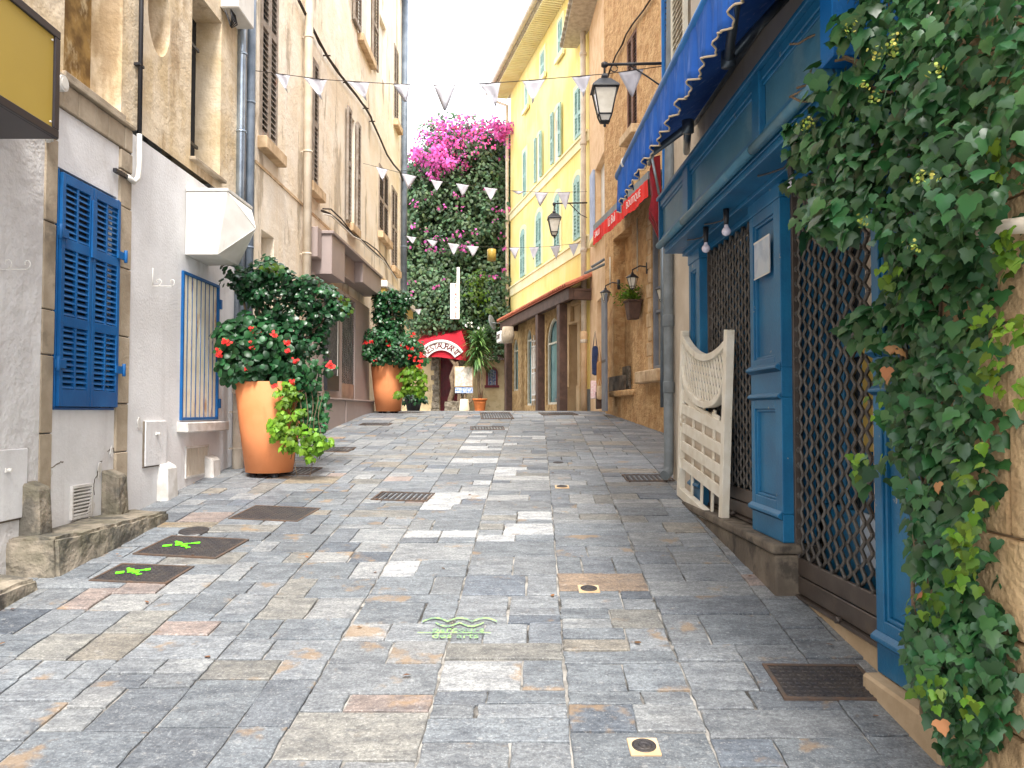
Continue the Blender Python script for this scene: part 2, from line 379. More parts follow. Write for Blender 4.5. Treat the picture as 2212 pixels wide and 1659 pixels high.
def leafmat(name, c, rough=.45, spec=.5, tl=.25):
    """leaf colours vary leaf by leaf through the 'tint' attribute"""
    m = mat(name, c, None, rough=rough, spec=spec, attr='tint')
    N = m.node_tree.nodes; L = m.node_tree.links; bs = N['Principled BSDF']; out = N['Material Output']
    tr = N.new('ShaderNodeBsdfTranslucent'); ms = N.new('ShaderNodeMixShader'); ms.inputs[0].default_value = tl
    src = bs.inputs['Base Color'].links[0].from_socket
    L.new(src, tr.inputs[0]); L.new(bs.outputs[0], ms.inputs[1]); L.new(tr.outputs[0], ms.inputs[2]); L.new(ms.outputs[0], out.inputs[0])
    return m
M['ivy'] = leafmat('ivy_leaf', (.025,.092,.028), .36, .42, .14)
M['fig'] = leafmat('glossy_leaf', (.013,.06,.02), .32, .45, .12)
M['hib'] = leafmat('flower_shrub_leaf', (.018,.082,.026), .4, .4, .15)
M['lime'] = leafmat('lime_leaf', (.20,.42,.03), .5, .4, .35)
M['boug'] = leafmat('climber_leaf', (.055,.115,.05), .5, .4, .2)
M['bract'] = leafmat('magenta_bract', (.60,.13,.42), .6, .2, .4)
M['redflower'] = leafmat('red_petal', (.85,.05,.045), .5, .3, .3)
M['yucca'] = leafmat('strap_leaf', (.10,.21,.06), .45, .5, .25)
M['berry'] = leafmat('ivy_berry', (.22,.28,.05), .6, .3, .1)
M['dryleaf'] = leafmat('dry_leaf', (.36,.18,.08), .8, .2, .3)

# ============================================================ STREET
def paving_material():
    m = bpy.data.materials.new('slate_paving'); m.use_nodes = True; N = m.node_tree.nodes; L = m.node_tree.links; bs = N['Principled BSDF']
    tc = N.new('ShaderNodeTexCoord'); at = N.new('ShaderNodeAttribute'); at.attribute_name = 'tint'
    sh = N.new('ShaderNodeAttribute'); sh.attribute_name = 'shift'
    ad = N.new('ShaderNodeVectorMath'); ad.operation = 'MULTIPLY_ADD'; L.new(sh.outputs['Vector'], ad.inputs[0]); ad.inputs[1].default_value = (40, 40, 40); L.new(tc.outputs['Object'], ad.inputs[2])
    def noise(sc, det, stretch=(1,1,1), rg=.6):
        mp = N.new('ShaderNodeMapping'); mp.inputs['Scale'].default_value = stretch; L.new(ad.outputs[0], mp.inputs[0])
        n = N.new('ShaderNodeTexNoise'); n.inputs['Scale'].default_value = sc; n.inputs['Detail'].default_value = det; n.inputs['Roughness'].default_value = rg; L.new(mp.outputs[0], n.inputs[0]); return n.outputs[0]
    def rmp(s, a, b, c=0, d=1):
        r = N.new('ShaderNodeMapRange'); L.new(s, r.inputs[0]); r.inputs[1].default_value = a; r.inputs[2].default_value = b; r.inputs[3].default_value = c; r.inputs[4].default_value = d; r.interpolation_type = 'SMOOTHSTEP'; return r.outputs[0]
    def mix(f, a, b, mode='MIX'):
        x = N.new('ShaderNodeMix'); x.data_type = 'RGBA'; x.blend_type = mode
        if isinstance(f, (int, float)): x.inputs[0].default_value = f
        else: L.new(f, x.inputs[0])
        for i, q in ((6, a), (7, b)):
            if isinstance(q, tuple): x.inputs[i].default_value = q
            else: L.new(q, x.inputs[i])
        return x.outputs[2]
    grain = noise(60, 5, (1, 1, 1), .85); band = noise(8, 7, (.8, 1.9, 1), .72); blot = noise(2.6, 5)
    c = mix(1.0, at.outputs['Color'], mix(rmp(band, .3, .7), (.66,.67,.7,1), (1.34,1.33,1.3,1)), 'MULTIPLY')
    c = mix(1.0, c, mix(rmp(grain, .25, .75), (.45,.45,.48,1), (1.6,1.6,1.57,1)), 'MULTIPLY')
    c = mix(rmp(noise(120, 2), .62, .72, 0, .35), c, (.6,.6,.58,1))          # mica flecks
    c = mix(rmp(noise(3.2, 7), .6, .68, 0, .6), c, (.30,.19,.09,1))        # rusty veins
    c = mix(rmp(noise(17, 6, (1,1,1), .75), .56, .66, 0, .5), c, (.09,.095,.105,1))
    c = mix(rmp(noise(23, 5, (1,1,1), .75), .58, .68, 0, .45), c, (.42,.42,.41,1))
    c = mix(rmp(blot, .55, .75, 0, .4), c, (.11,.11,.115,1))                    # grime
    L.new(c, bs.inputs['Base Color'])
    r = N.new('ShaderNodeMapRange'); L.new(blot, r.inputs[0]); r.inputs[3].default_value = .42; r.inputs[4].default_value = .72; L.new(r.outputs[0], bs.inputs['Roughness'])
    b1 = N.new('ShaderNodeBump'); b1.inputs['Strength'].default_value = .55; b1.inputs['Distance'].default_value = .006; L.new(grain, b1.inputs['Height'])
    b2 = N.new('ShaderNodeBump'); b2.inputs['Strength'].default_value = .5; b2.inputs['Distance'].default_value = .015; L.new(band, b2.inputs['Height']); L.new(b1.outputs[0], b2.inputs['Normal'])
    L.new(b2.outputs[0], bs.inputs['Normal'])
    return m

def grid_sheet(name, xs, ys, dz, m):
    V = [(x, y, G(y)+dz) for y in ys for x in xs]; n = len(xs)
    F = [(j*n+i, j*n+i+1, (j+1)*n+i+1, (j+1)*n+i) for j in range(len(ys)-1) for i in range(n-1)]
    mb = MB(); mb.add(V, F); o = mb.build(name, m); tag(o, kind='structure'); return o
ys_ = [-60, -40, -25, -15, -10] + [(-6 + .5*i) for i in range(56)] + [25, 30, 40, 60, 119]
grid_sheet('ground', [-60, -20, -6, 6, 20, 60], ys_, -.06, M['earth'])
grid_sheet('street_bed', [-3.6, -2, 0, 2, 3.2], [(-6 + .4*i) for i in range(105)], -.012, M['mortar'])

def make_paving():
    V, F, T, S = [], [], [], []
    pal = [((.225,.25,.275), 30), ((.265,.285,.305), 30), ((.20,.222,.25), 12), ((.305,.32,.33), 16), ((.28,.275,.255), 9), ((.36,.37,.375), 4),
           ((.31,.285,.245), 3), ((.42,.425,.42), 1.6), ((.34,.25,.18), 1.0), ((.30,.255,.19), .7), ((.38,.31,.28), 1.0), ((.16,.185,.22), 5)]
    ws = [p[1] for p in pal]
    sk = .031; wm = [False]
    def stone(u0, u1, v0, v1, col=None):
        g = .004
        jl, jr, jn, jf = [R.uniform(.35, 2.2)*g for _ in range(4)]
        u0 += jl; u1 -= jr; v0 += jn; v1 -= jf
        if u1-u0 < .03 or v1-v0 < .03: return
        c = col or R.choices(pal, ws)[0][0]
        if c[0] > c[2]*1.15 and (wm[0] or v0 < 4 and u0 > .4): c = pal[1][0]
        wm[0] = c[0] > c[2]*1.15; k = R.uniform(.82, 1.15)*.67; c = tuple(min(.7, x*k) for x in c)
        vm = (v0+v1)/2; white = None
        if -.9 < (u0+u1)/2 < .1 and 5 < vm < 13 and R.random() < .2: c = (.36,.37,.375)
        dz = R.uniform(-.003, .0035); tx, ty = R.uniform(-.003, .003), R.uniform(-.0025, .0025)
        nu = 5 if vm < 7 else 1; nv = 4 if vm < 7 else 1
        r = random.Random(R.random()); b0 = len(V)
        sh = (R.random(), R.random(), R.random())
        def P(u, v, d): return (u + sk*v, v, G(v) + d)
        # outline with slightly chipped edges
        out = []
        for i in range(nu): out.append((u0+(u1-u0)*i/nu, v0))
        for i in range(nv): out.append((u1, v0+(v1-v0)*i/nv))
        for i in range(nu): out.append((u1-(u1-u0)*i/nu, v1))
        for i in range(nv): out.append((u0, v1-(v1-v0)*i/nv))
        jit = .0045 if vm < 8 else 0
        out = [(u+r.uniform(-jit, jit), v+r.uniform(-jit, jit)) for u, v in out]
        n = len(out); uc, vc = (u0+u1)/2, vm
        def inset(u, v, d): return (u + (d if u < uc else -d), v + (d if v < vc else -d))
        e = .0045
        for u, v in out: V.append(P(u, v, -.014))
        for u, v in out: V.append(P(u, v, dz-.003))
        for u, v in out:
            a, b_ = inset(u, v, e); V.append(P(a, b_, dz + tx*(a-uc)/(u1-u0) + ty*(b_-vc)/(v1-v0)))
        fs = [[b0+i, b0+(i+1)%n, b0+n+(i+1)%n, b0+n+i] for i in range(n)] + [[b0+n+i, b0+n+(i+1)%n, b0+2*n+(i+1)%n, b0+2*n+i] for i in range(n)]
        fs.append([b0+2*n+i for i in range(n)])
        F.extend(fs); T.extend([c]*len(fs)); S.extend([sh]*len(fs))
    u = -3.75
    bands = []
    while u < 3.3:
        w_ = R.choice([.55, .6, .62, .52, .58, .46]); bands.append((u, u+w_)); u += w_
    for u0, u1 in bands:
        v = -3.0 + R.uniform(-.2, 0)
        while v < 29:
            ln = R.choice([.12, .16, .2, .22, .26, .3, .34, .2, .25, .38]) * R.uniform(.9, 1.1)
            q = R.random()
            if q < .3: stone(u0, u1, v, v+ln)
            elif q < .92:
                s = u0 + (u1-u0)*R.choice([.5, .5, .4, .6, .33, .66]); 
                if R.random() < .2 and ln > .25:
                    stone(u0, s, v, v+ln*.5); stone(u0, s, v+ln*.5, v+ln); stone(s, u1, v, v+ln)
                else: stone(u0, s, v, v+ln); stone(s, u1, v, v+ln)
            else:
                a, b = u0+(u1-u0)*.3, u0+(u1-u0)*.7; stone(u0, a, v, v+ln); stone(a, b, v, v+ln); stone(b, u1, v, v+ln)
            v += ln
    me = bpy.data.meshes.new('paving'); me.from_pydata(V, [], F); me.materials.append(paving_material())
    for nm, data, tp in (('tint', T, 'FLOAT_COLOR'), ('shift', S, 'FLOAT_VECTOR')):
        a = me.attributes.new(nm, tp, 'FACE')
        if tp == 'FLOAT_COLOR': a.data.foreach_set('color', np.array([(c[0], c[1], c[2], 1) for c in data], dtype=np.float32).ravel())
        else: a.data.foreach_set('vector', np.array(data, dtype=np.float32).ravel())
    me.update(); o = bpy.data.objects.new('pavement', me); COL.objects.link(o); tag(o, kind='structure')
make_paving()

# ---- covers set in the paving
def ground_frame(x, y):
    s = (G(y+.1)-G(y-.1))/.2; return Matrix.Translation((x, y, G(y))) @ Matrix.Rotation(math.atan(s), 4, 'X')
def place(o, x, y, rz=0.0):
    s = (G(y+.1)-G(y-.1))/.2; o.location = (x, y, G(y)); o.rotation_mode = 'ZYX'; o.rotation_euler = (math.atan(s), 0, rz)
def cover(quad, label, group='iron access covers in the paving', kind='waffle', mark=None, mark2=False):
    """rectangular iron cover from the photo corners (near-left, near-right, far-right, far-left)"""
    p = [onground(*q) for q in quad]; c = sum(p, Vector())/4
    w_ = ((p[1]-p[0]).length + (p[2]-p[3]).length)/2; l_ = ((p[3]-p[0]).length + (p[2]-p[1]).length)/2
    rz = math.atan2(((p[1]-p[0])+(p[2]-p[3])).y, ((p[1]-p[0])+(p[2]-p[3])).x); rz = max(-.06, min(.06, rz)) if c.y > 8 else rz
    t = thing('manhole_cover' if kind == 'waffle' else 'drain_grate', label, 'manhole cover' if kind == 'waffle' else 'drain grate', (0,0,0), 0, group)
    place(t, c.x, c.y, rz)
    fr = MB(); a, b = w_/2, l_/2; f = .018
    fr.box(-a, a, -b, -b+f, -.03, .008).box(-a, a, b-f, b, -.03, .008).box(-a, -a+f, -b+f, b-f, -.03, .008).box(a-f, a, -b+f, b-f, -.03, .008)
    fr.build('frame', M['ironframe'], t)
    pl = MB(); a -= f; b -= f
    if kind == 'waffle':
        pl.box(-a, a, -b, b, -.03, .0045)
        st = .034 if w_ < .9 else .04; nx = int(2*a/st); ny = int(2*b/st)
        for i in range(nx):
            for j in range(ny):
                x = -a + (i+.5)*2*a/nx; y = -b + (j+.5)*2*b/ny; h = st*.33
                pl.add([(x-h,y-h*.55,.0046),(x+h,y-h*.55,.0046),(x+h,y+h*.55,.0046),(x-h,y+h*.55,.0046),(x-h*.6,y-h*.3,.0085),(x+h*.6,y-h*.3,.0085),(x+h*.6,y+h*.3,.0085),(x-h*.6,y+h*.3,.0085)],
                       [(4,5,6,7),(0,1,5,4),(1,2,6,5),(2,3,7,6),(3,0,4,7)])
        pl.build('lid', M['iron'], t)
    elif kind == 'slots':
        pl.box(-a, a, -b, b, -.03, -.012); n = max(6, int(2*a/.045))
        for i in range(n):
            x = -a + (i+.5)*2*a/n; pl.box(x-.012, x+.012, -b, b, -.0119, .006)
        pl.build('grid', M['iron'], t)
    if mark:
        mk = MB(); rr = random.Random(3 + len(mark))
        mx_, my_ = mark; s_ = w_*.2
        for ang in (.5, 2.5):
            pts = []
            for k in range(13):
                q = -1 + k/6; pts.append((mx_ + q*s_*math.cos(ang), my_ + q*s_*math.sin(ang), .0102))
            d = Vector((-math.sin(ang), math.cos(ang), 0))
            for k in range(12):
                if rr.random() < .08: continue
                wd = .016*rr.uniform(.5, 1.5); A, B = Vector(pts[k]), Vector(pts[k+1]); z = Vector((0,0,.0004*(ang > 1)))
                mk.add([A-d*wd+z, B-d*wd+z, B+d*wd+z, A+d*wd+z, A-d*wd*.6+z*2+Vector((0,0,.001)), B-d*wd*.6+z*2+Vector((0,0,.001)), B+d*wd*.6+z*2+Vector((0,0,.001)), A+d*wd*.6+z*2+Vector((0,0,.001))], [(0,1,2,3),(4,5,6,7)])
        mk.build('paint_mark', M['spray'], t)
    return t
cover([(197,1256),(364,1263),(415,1225),(258,1218)], 'iron cover with green paint cross, nearest of the left row', mark=(-.08,.02))
cover([(301,1199),(480,1207),(527,1167),(357,1157)], 'iron cover with green paint cross just below the round lid', mark=(-.1,.02))
cover([(500,1122),(652,1128),(684,1099),(545,1092)], 'plain dark iron cover with rusty centre left of the sagging grate')
cover([(1693,1511),(1894,1513),(1884,1440),(1647,1437)], 'large waffle iron cover beside the blue shop pilaster')
cover([(1352,1040),(1455,1040),(1447,1026),(1345,1026)], 'small drain grate beside the downpipe foot', 'drain grates in the paving', 'slots')
cover([(806,1080),(925,1084),(938,1066),(818,1063)], 'sagging old drain grate in the middle left of the street', 'drain grates in the paving', 'slots')
cover([(1014,930),(1084,927),(1089,920),(1022,923)], 'thin drain grate in mid street below the striped one', 'drain grates in the paving', 'slots')
cover([(1036,906),(1098,905),(1105,892),(1047,894)], 'striped drain grate at the crest of the street', 'drain grates in the paving', 'slots')
cover([(1169,898),(1236,896),(1237,891),(1175,893)], 'thin drain grate in front of the arched shop', 'drain grates in the paving', 'slots')
cover([(777,918),(840,920),(846,915),(785,914)], 'thin drain grate left of the far planter', 'drain grates in the paving', 'slots')
cover([(660,974),(752,979),(760,968),(690,965)], 'drain grate beside the trailing plant of the near planter', 'drain grates in the paving', 'slots')
cover([(610,1026),(675,1026),(692,1011),(620,1010)], 'drain grate half hidden behind the near planter', 'drain grates in the paving', 'slots')
def round_cover(px, py, wpx, label, tile=True, rings=True):
    c = onground(px, py); r = wpx/2*c.y/FPX
    t = thing('round_cover', label, 'cover', (0,0,0), 0, 'small round covers in the paving'); place(t, c.x, c.y)
    if tile:
        q = MB(); q.box(-r*1.25, r*1.25, -r*1.25, r*1.25, -.02, .0062); q.build('surround', M['cream2'], t, bevel=.003)
    m_ = MB(); m_.lathe([(r, -.02), (r, .0095), (r*.9, .0105), (r*.86, .0078), (r*.62, .0078), (r*.58, .0105), (r*.46, .0105), (r*.42, .0078), (r*.2, .0078), (r*.17, .0105), (.001, .0105)], 28)
    m_.build('lid', M['iron'], t)
round_cover(1391, 1614, 52, 'round iron valve cover in a square stone nearest the camera')
round_cover(1272, 1273, 36, 'small round iron cover in a square stone in mid street')
round_cover(419, 1148, 62, 'dark round lid beyond the green crossed covers', tile=False)
round_cover(1214, 1052, 24, 'tiny round cover in the upper of the street')
round_cover(1206, 1000, 22, 'farthest tiny round cover in mid street', tile=False)

# ---- green lettering stencilled on the paving
def flat_on_ground(mb, px, py, name, m, label, cat):
    """letters drawn in local xz are laid on the street at a pixel"""
    c = onground(px, py); f = ground_frame(c.x, c.y)
    q = MB(); q.add([(x, z, .0105 + (y < 0)*.0008) for x, y, z in mb.v], mb.f)
    o = q.build(name, m); s = (G(c.y+.1)-G(c.y-.1))/.2; o.location = c; o.rotation_euler = (math.atan(s), 0, 0); tag(o, label, cat); return o
g_ = MB()
def wave(x0, x1, z0, amp, n, up, wd=.008):
    pts = []
    for i in range(n*8+1):
        t = i/(n*8); a = abs(math.sin(math.pi*n*t)); pts.append((x0+(x1-x0)*t, z0 + amp*(a if up else -a)))
    g_.strip([(x, z+wd) for x, z in pts], [(x, z-wd) for x, z in pts], -.0005, .0005)
wave(-.2, .2, .09, .05, 3, True); wave(-.13, .13, .075, .05, 2, False)
g_.merge(text_mb('parcours', .085, .0005), Matrix.Translation((.0, 0, -.02)) @ Matrix.Scale(.9, 4, (1,0,0)))
g_.merge(text_mb('des arts', .085, .0005), Matrix.Translation((-.01, 0, -.1)) @ Matrix.Scale(.9, 4, (1,0,0)))
g_.box(-.21, .17, -.0005, .0005, -.062, -.054)
flat_on_ground(g_, 991, 1361, 'street_stencil', M['chalk'], 'pale green wave and words stencilled on the paving', 'stencil')

# ============================================================ LEFT NEAR HOUSE
W1 = Wall(-3.225, 0, .01, 1)
H1 = wthing(W1, 6, .8, 'plaster_house', 'near left house with grey render below and ochre plaster above', 'house')
zb = EYE + .735*3.225      # top of the grey zone
def rect(w_, x0, y0, x1, y1, off=0, xm=None):
    """wall rectangle from the pixel box: left/right at x0/x1, top y0 read at x0, bottom y1 read at x0"""
    a, zt = w_.px(x0, y0, off); b = w_.X(x1, off); zb_ = w_.Z(x0, y1, off); return a, b, zb_, zt
X1 = W1.X
xe = 9.25                                       # far end of this wall
nx0, nx1 = X1(122), X1(250)                     # niche
tx0, tx1 = X1(403), X1(468)                     # tall window recess
nz0 = W1.Z(122, 142); tz0, tz1 = W1.Z(399, 330), W1.Z(467, 34)
ox, oz = X1(331), W1.Z(331, 20)                 # oval window
orx, orz = (X1(355)-X1(305))/2, oz - W1.Z(331, 108)
up = MB()
up.facade(-3, xe, zb, 10.5, [(nx0, nx1, nz0, 7.2, .26), (tx0, tx1, tz0, tz1, .28), (ox-orx*1.25, ox+orx*1.25, oz-orz*1.2, oz+orz*1.2, .26)], hm=1)
# plaster round the oval: fill the square opening leaving an ellipse
n = 48; e_ = [(ox+orx*math.cos(2*math.pi*k/n), oz+orz*math.sin(2*math.pi*k/n)) for k in range(n)]
def sq(k):
    c, s = math.cos(2*math.pi*k/n), math.sin(2*math.pi*k/n); q = 1/max(abs(c), abs(s)); return (ox+orx*1.25*c*q, oz+orz*1.2*s*q)
s_ = [sq(k) for k in range(n)]
up.add([(x, 0, z) for x, z in s_] + [(x, 0, z) for x, z in e_] + [(x, .25, z) for x, z in e_], [(k, (k+1)%n, n+(k+1)%n, n+k) for k in range(n)] + [(n+k, n+(k+1)%n, 2*n+(k+1)%n, 2*n+k) for k in range(n)])
up.build('upper_wall', [M['ochre'], M['reveal']], H1)
q = MB(); q.facade(ox-orx, ox+orx, oz-orz, oz+orz, [], y=.245); q.build('oval_window', M['ochre_old'], H1)  # darker plaster tone paints recess shade so the oval looks deeper
q = MB(); q.facade(nx0, nx1, nz0, 7.2, [], y=.255); q.build('niche_back', M['ochre_old'], H1)
q = MB(); q.box(nx0-.02, nx1+.03, -.03, .02, nz0-.07, nz0-.003); q.build('niche_sill', M['stone'], H1, bevel=.006)
q = MB(); q.facade(tx0, tx1, tz0, tz1, [], y=.275); q.build('window_pane', M['dark'], H1)
q = MB(); q.box(tx0-.02, tx1+.05, -.06, .26, tz0-.03, tz0+.006); q.build('window_sill', M['stone'], H1, bevel=.006)
q = MB(); bx = X1(405)
q.tube([(bx, .06, tz0+.02), (bx, .06, tz1-.3)], .012)
for z in (tz0+.18, tz0+.18+1.0): q.box(bx-.03, bx+.3, .055, .075, z, z+.03)
q.build('window_bars', M['black'], H1)
# lower zone
lw = MB()
sx0, sx1 = X1(112), X1(250)                      # shutter bay between stone pilasters
px0, px1 = X1(85), X1(275)
vz0, vz1 = W1.Z(158, 1123), W1.Z(158, 1050); vx0, vx1 = X1(158), X1(202)
bx0, bx1, bz0, bz1 = rect(W1, 393, 584, 468, 908)   # barred window
v2 = rect(W1, 401, 965, 451, 1034)
lw.facade(-3, px0, -1.2, zb, [])
lw.mi = 1
lw.facade(sx0, sx1, -.8, 3.84, [(sx0+.02, sx1-.02, 1.72, 3.42, .1), (vx0, vx1, vz0, vz1, .08)], hm=2, y=.012)
lw.facade(px1, xe, .0, zb-.05, [(bx0, bx1, bz0, bz1, .12), (v2[0], v2[1], v2[2], v2[3], .05)], hm=2, y=.004)
lw.build('lower_wall', [M['render'], M['panel'], M['dark']], H1)
st = MB(); r_ = random.Random(5)
for a, b in ((px0, sx0), (sx1, px1)):
    z = .5 if a < 5.6 else .6
    while z < 3.83:
        h = r_.uniform(.3, .62); z2 = min(3.83, z+h); st.box(a, b, -.012+r_.uniform(0,.006), .05, z+.004, z2-.004); z = z2
x = sx0 - .25
while x < px1:
    x2 = min(px1, x + r_.uniform(.16, .3)); st.box(x+.003, x2-.003, -.012+r_.uniform(0,.006), .05, 3.845, 4.03); x = x2
st.box(sx0-.6, px1, -.035, .05, 4.035, zb-.004)
st.build('stone_surround', M['stone'], H1, bevel=.006)
q = MB(); q.box(sx0+.05, px1-.02, -.004, .0, 3.835, 3.842)
# plain body behind the wall, so the house has depth
q = MB(); q.add([(-3,.4,-1.5),(xe,.4,-1.5),(xe,5,-1.5),(-3,5,-1.5),(-3,.4,10.5),(xe,.4,10.5),(xe,5,10.5),(-3,5,10.5)], [(4,5,6,7),(2,3,7,6),(3,0,4,7),(1,2,6,5)])
q.box(-3, xe, -.25, 5.2, 10.5, 10.6)
q.build('roof', M['render'], H1)
# guard stones at the foot
def guard(x0p, x1p, ytop, zbot, m, dep=.14):
    a, zt = W1.px(x0p, ytop, .1); b = X1(x1p, .1); g = MB(); h = zt-zbot
    g.add([(a,-dep,zbot),(b,-dep*.9,zbot),(b,.02,zbot),(a,.02,zbot),(a+.01,-dep*.8,zt-.05),(b-.01,-dep*.75,zt-.05),(b,.02,zt),(a,.02,zt)], [(0,3,2,1),(0,1,5,4),(1,2,6,5),(2,3,7,6),(3,0,4,7),(4,5,6,7)])
    g.build('guard_stone', m, H1, bevel=.015)
guard(76, 115, 1040, .78, M['curb']); guard(250, 278, 1015, .8, M['curb'])
guard(365, 392, 998, .8, M['whitestone'], .1); guard(463, 483, 982, .9, M['whitestone'], .1)
# chipped plaster and cracks
def chip(px, py, w_, h_, seed, m='whitestone'):
    r = random.Random(seed); x, z = W1.px(px, py); n = 14; q = MB()
    q.prism([(x+w_*math.cos(2*math.pi*k/n)*r.uniform(.45, 1.1), z+h_*math.sin(2*math.pi*k/n)*r.uniform(.45, 1.1)) for k in range(n)], .0, .02 if False else -.006)
    q.f = [f[::-1] for f in q.f]; q.build('plaster_chip', M[m], H1)
def crack(pts, seed=1, m='ledge'):
    r = random.Random(seed); q = MB(); P_ = []
    for i in range(len(pts)-1):
        for k in range(6): u = k/6; P_.append((pts[i][0]+(pts[i+1][0]-pts[i][0])*u+r.uniform(-1.5, 1.5), pts[i][1]+(pts[i+1][1]-pts[i][1])*u+r.uniform(-1.5, 1.5)))
    for i in range(len(P_)-1):
        a, b = W1.px(*P_[i]), W1.px(*P_[i+1]); q.tube([(a[0], .013, a[1]), (b[0], .013, b[1])], r.uniform(.003, .005), 5)
    q.build('crack', M[m], H1)
crack([(103,1030),(112,1012),(135,998),(142,999)]); crack([(222,995),(214,1020),(206,1045),(207,1075)], 2); crack([(236,975),(247,968),(250,985)], 3)
chip(240, 975, .03, .05, 4); chip(214, 1015, .03, .07, 5); chip(300, 915, .04, .06, 6); chip(108, 1020, .04, .03, 8); chip(420, 1050, .12, .05, 9, 'stone'); chip(470, 1030, .10, .05, 10, 'stone'); chip(196, 1100, .05, .10, 11); chip(262, 1008, .05, .06, 12, 'ledge')
crack([(395,1060),(430,1052),(460,1040),(490,1030)], 7); crack([(312,912),(300,925),(303,940)], 8)
# louvred shutters
def louvre(mb, x0, x1, z0, z1, y, th=.035, st=.05, rails=(), pitch=.05, cols=1, railh=.06, tilt=.55, top=None, bot=None):
    """a shutter leaf: stiles, rails and slanted slats; y is its front face"""
    mb.box(x0, x0+st, y, y+th, z0, z1); mb.box(x1-st, x1, y, y+th, z0, z1)
    zs = [z0+(bot or railh)] + sorted(z0+(z1-z0)*r for r in rails) + [z1-(top or railh)]
    mb.box(x0+st, x1-st, y, y+th, z0, zs[0]); mb.box(x0+st, x1-st, y, y+th, zs[-1], z1)
    for r in zs[1:-1]: mb.box(x0+st, x1-st, y, y+th, r-railh/2, r+railh/2)
    ms = st*.55; cx = [x0+st + (x1-x0-2*st)*k/cols for k in range(cols+1)]
    for c in cx[1:-1]: mb.box(c-ms/2, c+ms/2, y+.002, y+th-.002, zs[0], zs[-1])
    for i in range(len(zs)-1):
        a = zs[i] + (railh/2 if i else 0); b = zs[i+1] - (railh/2 if i < len(zs)-2 else 0); n = max(1, int(round((b-a)/pitch)))
        for k in range(n):
            z = a + (k+.5)*(b-a)/n; h = pitch*.32; t = .004
            for j in range(cols):
                xa, xb = cx[j] + (ms/2 if j else 0), cx[j+1] - (ms/2 if j < cols-1 else 0)
                mb.add([(xa,y+.004,z-h-t),(xb,y+.004,z-h-t),(xb,y+th-.004,z+h-t),(xa,y+th-.004,z+h-t),(xa,y+.004,z-h+t),(xb,y+.004,z-h+t),(xb,y+th-.004,z+h+t),(xa,y+th-.004,z+h+t)],
                       [(0,3,2,1),(4,5,6,7),(0,1,5,4),(1,2,6,5),(2,3,7,6),(3,0,4,7)])
    return mb
a, b = sx0+.025, sx1-.025; mid = (a+b)/2; z0, z1 = 1.735, 3.40
win = wthing(W1, a, z0, 'blue_shutters', 'tall closed pair of bright blue louvred shutters on the grey wall', 'shutters')
q = MB(); q.box(a-.0, b+.0, .0, .045, z0-.02, z0); q.box(a-.015, a, -.01, .045, z0, z1); q.box(b, b+.015, -.01, .045, z0, z1); q.build('shutter_frame', M['blue'], win, bevel=.003)
for k, (u0, u1) in enumerate(((a+.004, mid-.004), (mid+.004, b-.004))):
    leaf = MB(); louvre(leaf, u0, u1, z0+.004, z1-.02, -.03, .03, .042, rails=(.365, .70), pitch=.042, cols=2, railh=.07, bot=.12, top=.07)
    lf = leaf.build('shutter_leaf', M['blue'], win, bevel=.002)
    h = MB(); 
    for zz in (z0+.3, z1-.45):
        xx = u0 if k == 0 else u1; h.box(xx-.06, xx+.06, -.045, -.031, zz-.03, zz+.03); h.tube([(xx+(-.05 if k == 0 else .05), -.05, zz-.05), (xx+(-.05 if k == 0 else .05), -.05, zz+.05)], .014)
    if k == 0: h.box(u1-.03, u1+.03, -.045, -.031, z1-.55, z1-.12)
    build_split(h, 'hinge', M['blue'], lf, bevel=.002)
# barred service window
bw = wthing(W1, bx0, bz0, 'barred_window', 'small window with blue frame and rust streaked white bars', 'window')
q = MB(); f = .028; q.box(bx0, bx1, -.02, .03, bz1-f, bz1).box(bx0, bx1, -.02, .03, bz0, bz0+f).box(bx0, bx0+f, -.02, .03, bz0+f, bz1-f).box(bx1-f, bx1, -.02, .03, bz0+f, bz1-f)
n = 8
for k in range(1, n): x = bx0+f+(bx1-bx0-2*f)*k/n; q.box(x-.005, x+.005, -.006, .0, bz0+f, bz1-f)
for z in (bz0+.12, bz1-.25): q.box(bx1, bx1+.05, -.03, -.005, z, z+.1)
q.build('frame', M['blue'], bw, bevel=.002)
q = MB()
for k in range(n): x = bx0+f+(bx1-bx0-2*f)*(k+.5)/n; q.box(x-.045, x+.045, .0005+.003*(k%2), .012+.003*(k%2), bz0+f, bz1-f)
q.build('panel', M['rust'], bw)
q = MB(); sa, sb, s0, s1 = rect(W1, 383, 910, 476, 935); q.box(sa, sb, -.1, .02, s0, s1-.01); q.build('sill', M['whitestone'], bw, bevel=.01)
